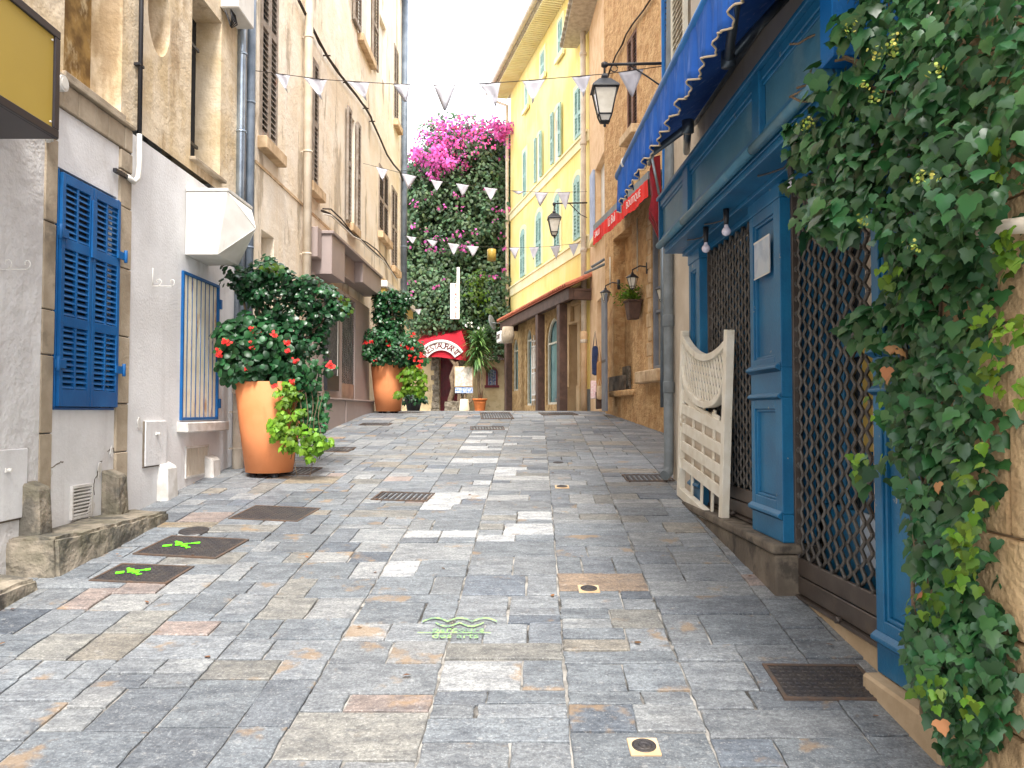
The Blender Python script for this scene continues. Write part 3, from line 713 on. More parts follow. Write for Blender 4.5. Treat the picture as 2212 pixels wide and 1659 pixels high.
# vents, meter doors
def vent(r4, label, vert=False):
    a, b, c, d = r4; t = wthing(W1, a, c, 'wall_vent', label, 'vent', 'vents low in the left wall'); q = MB(); y = .0
    q.box(a, b, -.008, .02, d-.02, d).box(a, b, -.008, .02, c, c+.02).box(a, a+.015, -.008, .02, c+.02, d-.02).box(b-.015, b, -.008, .02, c+.02, d-.02); q.build('frame', M['whitestone'], t)
    q = MB()
    if vert:
        n = 14
        for k in range(n): x = a+.015+(b-a-.03)*(k+.5)/n; q.box(x-.007, x+.007, -.004, .015, c+.02, d-.02)
    else:
        n = 8
        for k in range(n):
            z = c+.02+(d-c-.04)*(k+.5)/n; h = (d-c)/n*.28
            q.add([(a+.015,-.006,z-h),(b-.015,-.006,z-h),(b-.015,.02,z+h*.6),(a+.015,.02,z+h*.6),(a+.015,-.006,z-h+.008),(b-.015,-.006,z-h+.008),(b-.015,.02,z+h*.6+.008),(a+.015,.02,z+h*.6+.008)], [(0,3,2,1),(4,5,6,7),(0,1,5,4),(1,2,6,5),(2,3,7,6),(3,0,4,7)])
    q.build('slats', M['beige'] if vert else M['whitestone'], t)
vent((vx0, vx1, vz0, vz1), 'white vent with horizontal slats under the tall blue shutters')
vent(v2, 'rusty ribbed vent under the barred window', True)
def meter(r4, label):
    a, b, c, d = r4; t = wthing(W1, a, c, 'meter_door', label, 'meter door', 'meter doors in the left wall')
    q = MB(); q.box(a, b, -.018, .01, c, d); q.build('panel', M['panel'], t, bevel=.004)
    q = MB(); q.box(a-.012, a-.003, -.01, .01, c, d).box(b+.003, b+.012, -.01, .01, c, d).box(a-.012, b+.012, -.01, .01, c-.012, c-.003); q.build('edge', M['ledge'], t)
    q = MB(); q.box((a+b)/2-.02, (a+b)/2+.02, -.026, -.0185, c+(d-c)*.68, c+(d-c)*.74); q.tube([((a+b)/2, -.05, c+(d-c)*.71), ((a+b)/2, -.02, c+(d-c)*.71)], .012); q.build('lock', M['white'], t)
meter(rect(W1, -40, 975, 57, 1135), 'larger grey meter door at the far left edge above the low step')
meter(rect(W1, 311, 910, 357, 1008), 'smaller grey meter door right of the tall blue shutters')

# stone steps along the wall foot
def rough_block(poly, z0, z1, name, m, parent=None, seed=1, amp=.015, rdiv=.09):
    """a worn stone block: polygon footprint, subdivided and weathered"""
    import bmesh
    bm = bmesh.new(); vs = [bm.verts.new((x, y, z0)) for x, y in poly]; f = bm.faces.new(vs)
    r = bmesh.ops.extrude_face_region(bm, geom=[f]); 
    for v in [g for g in r['geom'] if isinstance(g, bmesh.types.BMVert)]: v.co.z = z1
    bmesh.ops.recalc_face_normals(bm, faces=bm.faces)
    bmesh.ops.bevel(bm, geom=[e for e in bm.edges], offset=.02, segments=2, affect='EDGES')
    for _ in range(3):
        es = [e for e in bm.edges if e.calc_length() > rdiv]
        if not es: break
        bmesh.ops.subdivide_edges(bm, edges=es, cuts=1, use_grid_fill=True)
    bmesh.ops.triangulate(bm, faces=bm.faces)
    for v in bm.verts:
        n_ = mnoise.noise_vector(v.co*7 + Vector((seed, 0, 0)))*amp + mnoise.noise_vector(v.co*22 + Vector((seed, 0, 0)))*amp*.5; v.co += n_
    me = bpy.data.meshes.new(name); bm.to_mesh(me); bm.free(); me.materials.append(m)
    o = bpy.data.objects.new(name, me); COL.objects.link(o)
    if parent: o.parent = parent; OFF[o.name] = OFF[parent.name]
    return o
o = rough_block([(-3.24, 5.03), (-2.86, 5.05), (-2.80, 5.7), (-2.775, 6.48), (-3.1, 6.6), (-3.2, 6.4)], .3, .903, 'stone_step', M['curb'], seed=3)
tag(o, 'long worn stone step against the left wall under the white vent', 'step', 'worn steps along the left wall')
o = rough_block([(-3.26, 3.6), (-2.86, 3.6), (-2.87, 4.86), (-3.2, 4.98)], .1, .70, 'stone_step', M['curb'], seed=9)
tag(o, 'lower stone step cut by the left edge of the street', 'step', 'worn steps along the left wall')

# wall sign box
sy0, sy1 = 3.3, 4.72; sX = -2.716; sz0, sz1 = 3.335, 3.985
sb = thing('sign_box', 'black framed wall sign box with blank olive yellow face', 'sign', (-3.19, sy0, sz0)); q = MB(); t_ = sX+3.19; L_ = sy1-sy0; H_ = sz1-sz0
q.box(0, t_-.02, 0, L_, 0, H_); q.box(t_-.0195, t_, 0, L_, 0, .05); q.box(t_-.0195, t_, 0, L_, H_-.05, H_); q.box(t_-.0195, t_, 0, .06, .05, H_-.05); q.box(t_-.0195, t_, L_-.055, L_, .05, H_-.05)
q.build('casing', M['blackplastic'], sb, bevel=.004)
q = MB(); q.box(t_-.0195, t_-.012, .061, L_-.056, .051, H_-.051); q.build('face', M['olive'], sb)
q = MB(); q.tube([(t_-.014, L_-.075, H_-.08), (t_-.005, L_-.075, H_-.08)], .006); q.tube([(t_-.014, L_-.075, .08), (t_-.005, L_-.075, .08)], .006); build_split(q, 'screw', M['white'], sb)

# alarm bell on its conduit
ax, az = W1.px(127, 180, .06); al = wthing(W1, ax, az, 'conduit_fitting', 'round white fitting on a short white conduit beside the sign', 'fitting')
q = MB(); q.tube([(ax, -.1, az), (ax, -.0, az)], .055, 20); q.tube([(ax, -.104, az), (ax, -.1005, az)], .036, 16); q.build('round_box', M['white'], al)
q = MB(); zl = W1.Z(120, 322); q.tube([(ax-.06, -.03, az-.08), (ax-.06, -.03, zl)], .017); q.tube([(ax-.02, -.03, az-.05), (ax-.02, -.03, zl+.02)], .012)
for z in (az-.2, zl+.12): q.box(ax-.1, ax+.01, -.05, 0, z, z+.02)
q.build('conduit', M['white'], al)
# dark cable turning into a white pipe
cx_ = X1(292, .04); cb = wthing(W1, cx_, 4, 'wall_cable', 'dark cable running down the ochre wall into a white elbow pipe', 'cable')
zt = W1.Z(292, 282, .04); q = MB(); q.tube([(cx_, -.035, 9.5), (cx_+.006, -.035, 6.5), (cx_, -.035, 5.2), (cx_+.005, -.035, zt)], .02)
for z in (4.6, 5.3, 5.75, 6.1): q.box(cx_-.045, cx_+.045, -.05, 0, z, z+.02)
q.build('cable', M['black'], cb)
z2 = W1.Z(288, 350, .04); z3 = W1.Z(283, 388, .04); q = MB(); q.tube([(cx_+.004, -.035, zt-.001), (cx_+.01, -.035, z2), (cx_-.01, -.035, z3+.05), (cx_-.07, -.03, z3), (cx_-.16, -.02, z3+.02)], .022)
q.build('white_pipe', M['white'], cb)
q = MB(); q.box(cx_-.35, cx_-.06, -.03, 0, z3+.0, z3+.03); q.build('bracket', M['black'], cb)

# faceted white cover box
ay0, ay1 = X1(395), X1(542, .42)
cvb = wthing(W1, ay0, 3.2, 'condenser_cover', 'white faceted metal box projecting above the barred window', 'cover box')
yo, yb = -.40, -.31; zt_, zb_ = 3.83, 3.215
q = MB(); V = [(ay0,0,zt_),(ay1,0,zt_),(ay1,yo,zt_),(ay0,yo,zt_),(ay0,0,zb_),(ay1-.1,0,zb_),(ay1-.12,yb,zb_),(ay0,yb,zb_),((ay0+ay1)/2-.02,yo-.17,(zt_+zb_)/2+.02)]
q.add(V, [(0,3,2,1),(0,4,7,3),(4,5,6,7),(1,2,6,5),(3,7,8),(7,6,8),(6,2,8),(2,3,8)]); q.build('casing', M['white'], cvb, bevel=.004)
q = MB()
for k in (2, 3, 6, 7): q.tube([V[k], V[8]], .0035, 5)
q.build('fold_ridges', M['white'], cvb)
q = MB(); q.box(ay0-.01, ay1+.01, yo-.012, .0, zt_+.001, zt_+.03); q.build('top_rim', M['white'], cvb, bevel=.003)
# iron scroll brackets
def scroll(px, py, label):
    x, z = W1.px(px, py, .02); t = wthing(W1, x, z, 'scroll_hook', label, 'wall hook', 'white scroll hooks on the left wall'); q = MB()
    q.tube([(x, -.01, z+.16), (x, -.01, z)], .0035, 6); 
    pts = [(x, -.012 - .17*k/10, z + .0) for k in range(11)]
    for i in range(14): a = i/13*5.5; r = .035*(1-i/18); pts.append((x, -.18 - r*math.sin(a)*.8, z+.035 - r*math.cos(a)))
    q.tube(pts, .0035, 6)
    pts = [(x, -.06 - (.035*(1-i/18))*math.sin(i/13*5.5), z+.04-(.035*(1-i/18))*math.cos(i/13*5.5)) for i in range(14)]; q.tube(pts, .003, 6)
    q.build('bracket', M['white'], t)
scroll(332, 618, 'white scroll hook right of the tall blue shutters'); scroll(2, 582, 'white scroll hook at the left edge above the meter door')
# pipes in the corner
def pipe(name, label, pts, r, m, clips=(), mclip=None, cat='drainpipe', group=None, lean=.05, bells=()):
    t = thing(name, label, cat, Vector(pts[0])*1.0, 0, group, off=tuple(pts[0])); q = MB(); q.tube(pts, r, 14); 
    p0, p1 = Vector(pts[0]), Vector(pts[-1])
    for z in bells: q.lathe([(r*1.01, -.05), (r*1.22, -.04), (r*1.22, .03), (r*1.01, .045)], 14, (p0.x, p0.y, z))
    q.build('pipe', m, t)
    if clips:
        q = MB()
        for z in clips: q.lathe([(r*1.02, -.012), (r*1.12, -.012), (r*1.12, .012), (r*1.02, .012)], 14, (p0.x, p0.y, z)); q.cbox((p0.x-.05 if p0.x < 0 else p0.x+.05, p0.y, z), (.1, .02, .02))
        build_split(q, 'clip', mclip or m, t)
    return t
p = atY(519, 430, 9.0); pipe('drainpipe', 'shiny zinc downpipe in the corner beside the white cover box', [(p.x, 9.0, .9), (p.x, 9.0, 10.4)], .058, M['zinc'], (4.0, 4.9, 5.8, 6.8), group='downpipes on the left side')
p = atY(539, 430, 9.15); pipe('drainpipe', 'blue grey downpipe just behind the shiny zinc one', [(p.x, 9.15, .9), (p.x, 9.15, 10.4)], .05, M['bluepipe'], (3.6, 5.3, 7), group='downpipes on the left side')
p = atY(514, 1000, 8.75); pipe('drainpipe', 'cream stub pipe at the wall foot left of the near planter', [(p.x, 8.75, .9), (p.x, 8.75, 2.05)], .06, M['creampipe'], (1.3, 1.7), bells=(1.95,), group='downpipes on the left side')
eb = wthing(W1, X1(478), 6.2, 'junction_box', 'white electric box with hanging wires at the top of the corner', 'electric box'); xa, xb = X1(484, .1), X1(520, .1); zz = W1.Z(500, 22, .1)
q = MB(); q.box(xa, xb, -.2, 0, zz, zz+.35); q.build('casing', M['white'], eb, bevel=.01)
q = MB()
for k in range(5): q.tube([(xa+.05+.03*k, -.1, zz), (xa+.03+.04*k, -.12, zz-.1), (xa+.1+.01*k, -.08, zz-.16), (xa+.02, -.05, zz-.02)], .008, 6)
q.build('wires', M['black'], eb)

# ============================================================ LEFT FAR HOUSE
W2 = Wall(-3.13 - .02*9.2, 0, .02, 1)
X2 = W2.X; e0, e1 = X2(545), X2(868)
H2 = wthing(W2, e0, 1.2, 'cream_house', 'tall cream house with weathered louvred shutters left of the street', 'house')
def r2(x0, x1, yt, yb, ref=0):
    xr = x0 if ref == 0 else x1; return (X2(x0), X2(x1), W2.Z(xr, yb), W2.Z(xr, yt))
wins = {  # x0,x1,ytop,ybot at x0
 'A': r2(553, 590, -230, 288), 'B': r2(658, 681, 94, 386), 'C': r2(748, 762, 232, 478), 'D': r2(815, 835, 345, 496), 'E': r2(843, 855, 394, 572),
 'F': r2(768, 795, -130, 60), 'G': r2(847, 856, 80, 250), 'I': r2(815, 829, 14, 145), 'J': r2(645, 684, -600, -260), 'door': (X2(560), X2(588), 1.0, W2.Z(560, 492))}
doorR = (12.9+.1, 15.0)
fac = MB(); fac.facade(e0, e1, -.2, 13.2, [wins[k]+(.16,) for k in wins], hm=1); fac.build('wall', [M['cream'], M['dark']], H2)
q = MB(); q.add([(e0,0,-.2),(e0,0,13.2),(e0,4,13.2),(e0,4,-.2),(e1,0,-.2),(e1,0,13.2),(e1,4,13.2),(e1,4,-.2)], [(0,3,2,1),(4,5,6,7),(1,2,6,5),(2,3,7,6)]); q.box(e0-.2, e1+.2, -.35, 4.1, 13.2, 13.35); q.build('body', M['cream'], H2)
zs = W2.Z(543, 341)
q = MB(); q.box(e0, e1, -.012, .01, zs-.02, zs+.02); q.build('string_course', M['cream2'], H2)
def winset(key, mode, sill=True, parent=H2, W=W2, m='oldwood'):
    a, b, c, d = wins[key]; o_ = None
    t = bpy.data.objects.new('window', None); COL.objects.link(t); t.parent = parent; t.location = (0, 0, 0); OFF[t.name] = OFF[parent.name]
    if mode == 'closed':
        for u0, u1 in ((a+.005, (a+b)/2-.003), ((a+b)/2+.003, b-.005)):
            q = MB(); louvre(q, u0, u1, c+.01, d-.01, -.02, .04, .05, rails=(.5,), pitch=.075, railh=.08); q.build('shutter', M[m], t)
    elif mode == 'open':
        wd = (b-a)/2
        for (xh, s) in ((a, -1), (b, 1)):
            q = MB(); louvre(q, min(xh, xh+s*wd), max(xh, xh+s*wd), c-.0, d, -.07, .04, .05, rails=(.5,), pitch=.075, railh=.08); q.build('shutter', M[m], t)
        q = MB(); q.box(a, b, .08, .1, c, d); q.build('pane', M['white'], t)
    elif mode == 'ajar':   # leaves standing out from the wall
        wd = (b-a)*.5
        for (xh, s, ang) in ((a, 1, rad(100)), (b, -1, rad(70))):
            q = MB(); louvre(q, 0, wd, c, d, -.02, .04, .05, rails=(.5,), pitch=.075, railh=.08)
            q2 = MB(); q2.merge(q, Matrix.Translation((xh, -.01, 0)) @ Matrix.Rotation(-ang if s > 0 else math.pi+ang, 4, 'Z')); q2.build('shutter', M[m], t)
        q = MB(); q.box(a, b, .08, .1, c, d); q.build('pane', M['white'], t)
    elif mode == 'bare':
        q = MB(); q.box(a, b, .08, .1, c, d); q.build('pane', M['white'], t)
    if sill: q = MB(); q.box(a-.06, b+.1, -.12, .02, c-.16, c-.003); q.build('sill', M['cream2'], t, bevel=.01)
for k, md in (('A','closed'),('B','closed'),('C','open'),('D','closed'),('E','closed'),('F','open'),('G','closed'),('I','bare'),('J','closed')): winset(k, md, sill=(k != 'I'))
q = MB(); q.facade(wins['door'][0], wins['door'][1], 1.0, wins['door'][3], [], y=.155); q.build('door', M['creampipe'], H2)
# pipes on this wall
p = W2.P(X2(645), -.1, 0); pipe('drainpipe', 'pale grey downpipe crossing the cream wall left of the taupe shop', [(p.x, p.y, 1.1), (p.x, p.y, 12.9)], .062, M['creampipe'], (4.0, 5.5, 7.2), bells=(3.6, 7.9), group='downpipes on the left side')
p = W2.P(X2(865)-.1, -.09, 0); pipe('drainpipe', 'blue grey downpipe at the far corner of the cream house', [(p.x, p.y, 4.6), (p.x, p.y, 12.9)], .08, M['bluepipe'], (6, 8, 10), group='downpipes on the left side')
# thick old cable strung down the facade
cp = [(645, 0), (668, 47), (690, 90), (706, 120), (727, 152), (748, 178), (770, 206), (790, 234), (801, 252), (804, 262), (818, 292), (836, 334), (850, 355), (864, 371), (868, 385), (869, 410)]
pts = [Vector(atY(x, y, 0.0+W2.P(W2.X(min(x, 864)), 0, 0).y)) for x, y in cp]
pts = [W2.P(W2.px(x, y, .06)[0] if x < 866 else e1-.02, -.06, W2.px(min(x, 864), y, .06)[1]) for x, y in cp]
t = thing('facade_cable', 'thick twisted dark cable running diagonally across the cream facade', 'cable', pts[0], 0, None, tuple(pts[0])); q = MB(); q.tube(pts, .022, 8)
q.tube([p + Vector((.01*math.sin(i*2.1), 0, .025*math.cos(i*1.7))) for i, p in enumerate(pts)], .014, 6); q.build('cable', M['cord'], t)
q = MB()
for x, y in ((668, 47), (706, 120), (748, 178), (790, 234), (804, 262)): lx, z = W2.px(x, y, .06); c = W2.P(lx, 0, z); q.tube([c, c+Vector((.12, 0, 0))], .012, 6)
build_split(q, 'anchor', M['cord'], t)
lx, z = W2.px(548, 175, .0)
# low cables over the shop
pts = [W2.P(W2.px(x, y, .1)[0], -.1, W2.px(x, y, .1)[1]) for x, y in ((695, 455), (712, 462), (735, 480), (760, 505), (775, 515), (790, 528), (812, 548), (828, 563), (845, 585), (855, 600))]
t = thing('service_cable', 'bundle of thin cables sagging above the taupe shop sign box', 'cable', pts[0], 0, None, tuple(pts[0])); q = MB(); q.tube(pts, .02, 6); q.tube([p+Vector((.02, 0, .05*math.sin(i*1.3)+.03)) for i, p in enumerate(pts)], .013, 6); q.build('bundle', M['cord'], t)
q = MB(); q.tube([p+Vector((.03, 0, -.05+.02*math.sin(i*2))) for i, p in enumerate(pts)], .014, 6); q.build('white_cable', M['cordlight'], t)
# small awning block at the far end
xa, za = W2.px(832, 605, .3); sh = wthing(W2, xa, za, 'small_canopy', 'small white and yellow canopy at the far end of the cream house', 'canopy'); q = MB(); q.box(xa, e1-.05, -.35, 0, za-.15, za); q.build('box', M['white'], sh, bevel=.02); q = MB(); q.box(xa+.05, e1-.1, -.3, 0, za-.35, za-.151); q.build('valance', M['olive'], sh)

# ---- taupe shopfront
fo = .30    # projection of the frontage
S2 = wthing(W2, 12, 1.4, 'taupe_shopfront', 'closed taupe clad shopfront with stepped sign box on the cream house', 'shopfront')
fx0, fx1 = X2(690, .08), 16.1
def zpx(x, y, off): return W2.px(x, y, off)[1]
pz = 1.9; g0, g1 = X2(738, .1), X2(766, .1); m0, m1 = X2(701, .12), X2(727, .12)
q = MB(); q.facade(11.9, fx1, pz, 3.8, [(g0, g1, pz+.02, 3.74, .1)], y=-.1, hm=1); q.box(fx1, fx1+.01, -.1, 0, pz, 3.8); q.box(11.89, 11.9, -.1, 0, pz, 3.8); q.build('frontage', [M['taupe'], M['dark']], S2)
q = MB(); q.prism([(11.9, 1.0), (fx1+.05, 1.3), (fx1+.05, pz-.002), (11.9, pz-.002)], -.2, -.05); q.box(11.88, fx1+.07, -.225, 0, pz, pz+.025); q.box(13.6, 13.64, -.215, -.2, 1.2, pz-.002); q.build('plinth', M['taupe'], S2, bevel=.004)
b0, b1, b2, b3 = 12.0, 12.85, 14.25, 16.05; po = -.345
q = MB(); q.box(b0, b1, po, 0, 3.79, 4.40); q.box(b1, b2, -.20, 0, 4.0, 4.40); q.box(b2, b3, po, 0, 4.03, 4.40); q.box(b0-.03, b3+.03, po-.03, 0, 4.401, 4.45); q.build('sign_box', M['taupe'], S2, bevel=.006)
q = MB(); q.box(b0-.28, b0-.05, -.2, 0, 4.0, 4.45); q.build('side_box', M['taupe'], S2, bevel=.006)
q = MB(); q.box(g0, g1, -.04, -.03, pz+.03, 3.74)
n = 34
for k in range(n):
    z = pz+.3 + (3.7-pz-.3)*k/n
    q.strip([(g0+(g1-g0)*i/14, z+.02*math.cos(i*math.pi)) for i in range(15)], [(g0+(g1-g0)*i/14, z-.012+.02*math.cos(i*math.pi)) for i in range(15)], -.075, -.06)
q.build('roller_grille', M['alu'], S2)
q = MB(); q.box(g0+.01, g1-.01, -.09, -.05, pz+.03, pz+.3); q.build('roller_base', M['alu'], S2)
mb_ = wthing(W2, m0, 2, 'menu_board', 'tall narrow chalk menu board in black frame behind the near planter', 'menu board'); zt, zl = zpx(701, 640, .14), zpx(701, 842, .14)
q = MB(); q.box(m0, m1, -.16, -.1, zl, zt); q.build('frame', M['black'], mb_, bevel=.005)
q = MB(); q.box(m0+.05, m1-.2, -.166, -.161, zl+.25, zt-.05); q.build('sheet', M['chalkboard'], mb_)
q = MB(); q.box(m1-.15, m1-.1, -.166, -.161, zl+.25, zt-.05); q.build('edge_strip', M['white'], mb_)

# ============================================================ FOLIAGE TOOLS
def tmpl_ivy():
    o_ = [(0,-.02,.02), (.2,-.16,.0), (.42,-.06,-.03), (.56,.16,-.05), (.36,.34,0), (.34,.58,0), (.16,.74,-.02), (0,1.0,-.08)]
    v = o_ + [(-x, y, z) for x, y, z in o_[-2:0:-1]]; v = v + [(0,.3,.07)]; n = len(v)-1
    return np.array(v), [(i, (i+1) % n, n) for i in range(n)]
def tmpl_oval(w=.3):
    o_ = [(0,0,0), (w*.7,.2,.0), (w,.5,-.02), (w*.7,.8,-.05), (0,1,-.1)]
    v = o_ + [(-x, y, z) for x, y, z in o_[-2:0:-1]] + [(0,.5,.06)]; n = len(v)-1
    return np.array(v), [(i, (i+1) % n, n) for i in range(n)]
def tmpl_round():
    n = 8; v = [(.5*math.sin(2*math.pi*k/n), .5-.5*math.cos(2*math.pi*k/n), -.05*(k % 2)) for k in range(n)] + [(0,.5,.08)]
    return np.array(v), [(i, (i+1) % n, n) for i in range(n)]
def tmpl_diamond(w=.34):
    return np.array([(0,0,0), (w,.45,-.04), (0,1,-.05), (-w,.45,-.04), (0,.45,.07)]), [(0,1,4),(1,2,4),(2,3,4),(3,0,4)]
def tmpl_flower():
    v = [(0,0,0)]; f = []
    for k in range(5):
        a = 2*math.pi*k/5; b = len(v); 
        v += [(math.cos(a-.5)*.38, math.sin(a-.5)*.38, .1), (math.cos(a)*.55, math.sin(a)*.55, .06), (math.cos(a+.5)*.38, math.sin(a+.5)*.38, .1)]; f += [(0,b,b+1),(0,b+1,b+2)]
    return np.array(v), f
def scatter(name, m, P, Nn, Tp, S, T, tint, parent=None, piece=1):
    """leaf-sized faces: P points, Nn normals, Tp tip directions, S sizes, T template, tint per-leaf colours"""
    P = np.asarray(P, float); Nn = np.asarray(Nn, float); Tp = np.asarray(Tp, float); S = np.asarray(S, float); tv, tf = T
    Nn /= np.linalg.norm(Nn, axis=1, keepdims=True)+1e-9; Tp = Tp - Nn*(Tp*Nn).sum(1, keepdims=True); Tp /= np.linalg.norm(Tp, axis=1, keepdims=True)+1e-9
    X = np.cross(Tp, Nn); n, k = len(P), len(tv)
    bend = NR.uniform(.6, 1.6, (n, 1, 1)); wd = NR.uniform(.8, 1.15, (n, 1, 1))
    V = P[:, None, :] + S[:, None, None]*(tv[None, :, 0:1]*wd*X[:, None, :] + tv[None, :, 1:2]*Tp[:, None, :] + tv[None, :, 2:3]*bend*Nn[:, None, :])
    V = V.reshape(-1, 3); off = OFF.get(parent.name, (0,0,0)) if parent else (0,0,0); V = V - np.array(off)
    tf = np.array(tf); F = (np.arange(n)[:, None, None]*k + tf[None]).reshape(-1, 3)
    me = bpy.data.meshes.new(name); me.vertices.add(len(V)); me.vertices.foreach_set('co', V.astype(np.float32).ravel())
    me.loops.add(F.size); me.loops.foreach_set('vertex_index', F.astype(np.int32).ravel())
    me.polygons.add(len(F)); me.polygons.foreach_set('loop_start', np.arange(0, F.size, 3, dtype=np.int32)); me.update(calc_edges=True)
    me.polygons.foreach_set('use_smooth', np.ones(len(F), dtype=bool))
    me.materials.append(m); a = me.attributes.new('tint', 'FLOAT_COLOR', 'FACE')
    c = np.concatenate([np.repeat(np.asarray(tint, float), len(tf), axis=0), np.ones((n*len(tf), 1))], 1); a.data.foreach_set('color', c.astype(np.float32).ravel())
    o = bpy.data.objects.new(name, me); COL.objects.link(o)
    if parent: o.parent = parent; OFF[o.name] = off
    return o
def rnd(n, s=1.0): return NR.normal(0, s, (n, 3))
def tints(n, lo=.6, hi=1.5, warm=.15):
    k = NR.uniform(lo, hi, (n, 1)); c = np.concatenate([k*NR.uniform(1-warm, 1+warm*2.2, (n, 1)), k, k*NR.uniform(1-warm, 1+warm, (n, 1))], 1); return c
def inpoly(pts, poly):
    x, y = pts[:, 0], pts[:, 1]; r = np.zeros(len(pts), bool); n = len(poly)
    for i in range(n):
        x1, y1 = poly[i]; x2, y2 = poly[(i+1) % n]
        c = ((y1 > y) != (y2 > y)) & (x < (x2-x1)*(y-y1)/(y2-y1+1e-12)+x1); r ^= c
    return r
def polysample(poly, n):
    p = np.array(poly); lo, hi = p.min(0), p.max(0); out = np.zeros((0, 2))
    while len(out) < n: q = NR.uniform(lo, hi, (n*2, 2)); out = np.concatenate([out, q[inpoly(q, poly)]])
    return out[:n]

# ============================================================ BLUE SHOP (right)
SH = Wall(1.785-.018*8.1, 8.1, .018, -1)
SX = SH.X
ys = lambda Y: (8.1-Y)           # distance along the shop wall for a street distance Y
SHOP = wthing(SH, ys(7), .9, 'shop_house', 'right hand house with petrol blue panelled shopfront', 'house')
cream_x0, sh0, sh1 = -.02, ys(7.06), ys(3.25)
up = MB(); wa, wz0 = SH.px(1532, 100); wl = SX(1500)
up.facade(cream_x0, 6.6, 3.95, 10.5, [(wl, wl+1.1, SH.Z(1500, 105), 7.6, .15)], hm=1); up.mi = 0
up.facade(cream_x0, sh0, -.2, 3.95, [], y=.0)
up.add([(cream_x0,0,-.2),(cream_x0,5,-.2),(cream_x0,5,10.5),(cream_x0,0,10.5)], [(0,3,2,1)]); up.add([(6.6,0,-1),(6.6,5,-1),(6.6,5,10.5),(6.6,0,10.5)], [(0,1,2,3)]); up.box(cream_x0-.15, 6.75, -.3, 5, 10.5, 10.6)
up.build('wall', [M['beige'], M['dark']], SHOP)
wt = bpy.data.objects.new('window', None); COL.objects.link(wt); wt.parent = SHOP; OFF[wt.name] = OFF[SHOP.name]
zs0 = SH.Z(1500, 105)
for u0, u1 in ((wl-.55, wl-.0), (wl+1.1, wl+1.65)): q = MB(); louvre(q, u0, u1, zs0, 7.6, -.07, .04, .05, rails=(.5,), pitch=.06, railh=.08); q.build('shutter', M['ivory'], wt)
q = MB(); q.box(wl-.05, wl+1.2, -.1, .02, zs0-.12, zs0); q.build('sill', M['beige'], wt, bevel=.01)
q = MB(); q.facade(sh0, 6.6, 3.6, 3.95, [], y=-.06); q.box(sh0, 6.6, -.06, 0, 3.598, 3.6); q.build('lintel_beam', M['brownwood'], SHOP)
# interior behind the grilles: dim shop window with panes and stored things
zt = 3.06; zled = .93; zsill = .612
g1a, g1b = ys(4.77), ys(3.61); g2a, g2b = ys(6.68), ys(5.345)
q = MB(); q.box(sh0, sh1+.4, .55, .6, 0, zt); q.box(sh0, sh0+.02, .1, .55, 0, zt); q.build('shop_interior', M['dark'], SHOP)
q = MB()
for a, b, z0_ in ((g1a, g1b, zsill), (g2a, g2b, zled)):
    q.box(a, b, .16, .2, z0_, z0_+.55); n = 4
    for k in range(n+1): x = a+(b-a-.07)*k/n; q.box(x, x+.07, .14, .2, z0_+.551, zt-.1)
    q.box(a, b, .14, .2, zt-.099, zt); q.box(a, b, .15, .19, 2.0, 2.07)
q.build('window_frame', M['shop'], SHOP, bevel=.004)
q = MB()
for a, b, z0_ in ((g1a, g1b, zsill), (g2a, g2b, zled)): q.box(a, b, .21, .215, z0_+.56, zt)
q.build('window_pane', M['glassdark'], SHOP)
q = MB(); b = g1b
q.box(b-.50, b-.26, .10, .11, 1.5, 2.05); q.build('poster', M['olive'], SHOP)
q = MB(); q.box(b-.36, b-.03, .085, .095, 1.2, 1.72); q.build('poster', M['peach'], SHOP)
q = MB(); q.box(b-.55, b-.1, .10, .11, .92, 1.18); q.build('poster', M['paper'], SHOP)
q = MB(); q.box(b-.42, b-.06, .085, .095, 2.1, 2.8); q.build('poster', M['beige'], SHOP)
# ledge and sills
q = MB(); q.box(ys(7.05), ys(4.73), -.150, .12, .3, zled-.075); q.box(ys(7.05), ys(4.73)+.0, -.165, .12, zled-.07, zled-.012)
led = q.build('ledge', M['ledge'], SHOP, bevel=.015, seg=2)
q = MB(); q.box(ys(4.73)+.002, g1b, -.012, .2, .1, zsill-.01); q.build('door_sill', M['concrete'], SHOP, bevel=.008)
x0 = g1b; q = MB(); q.box(x0-.01, ys(3.0), -.15, .12, -.3, .535); q.tube([(ys(3.42), -.152, .32), (ys(3.42), -.11, .32)], .035, 16); q.build('corner_block', M['concrete'], SHOP, bevel=.012)
q = MB(); q.tube([(ys(3.36), -.1535, .335), (ys(3.36), -.151, .335)], .034, 16); q.build('drain_hole', M['dark'], SHOP)
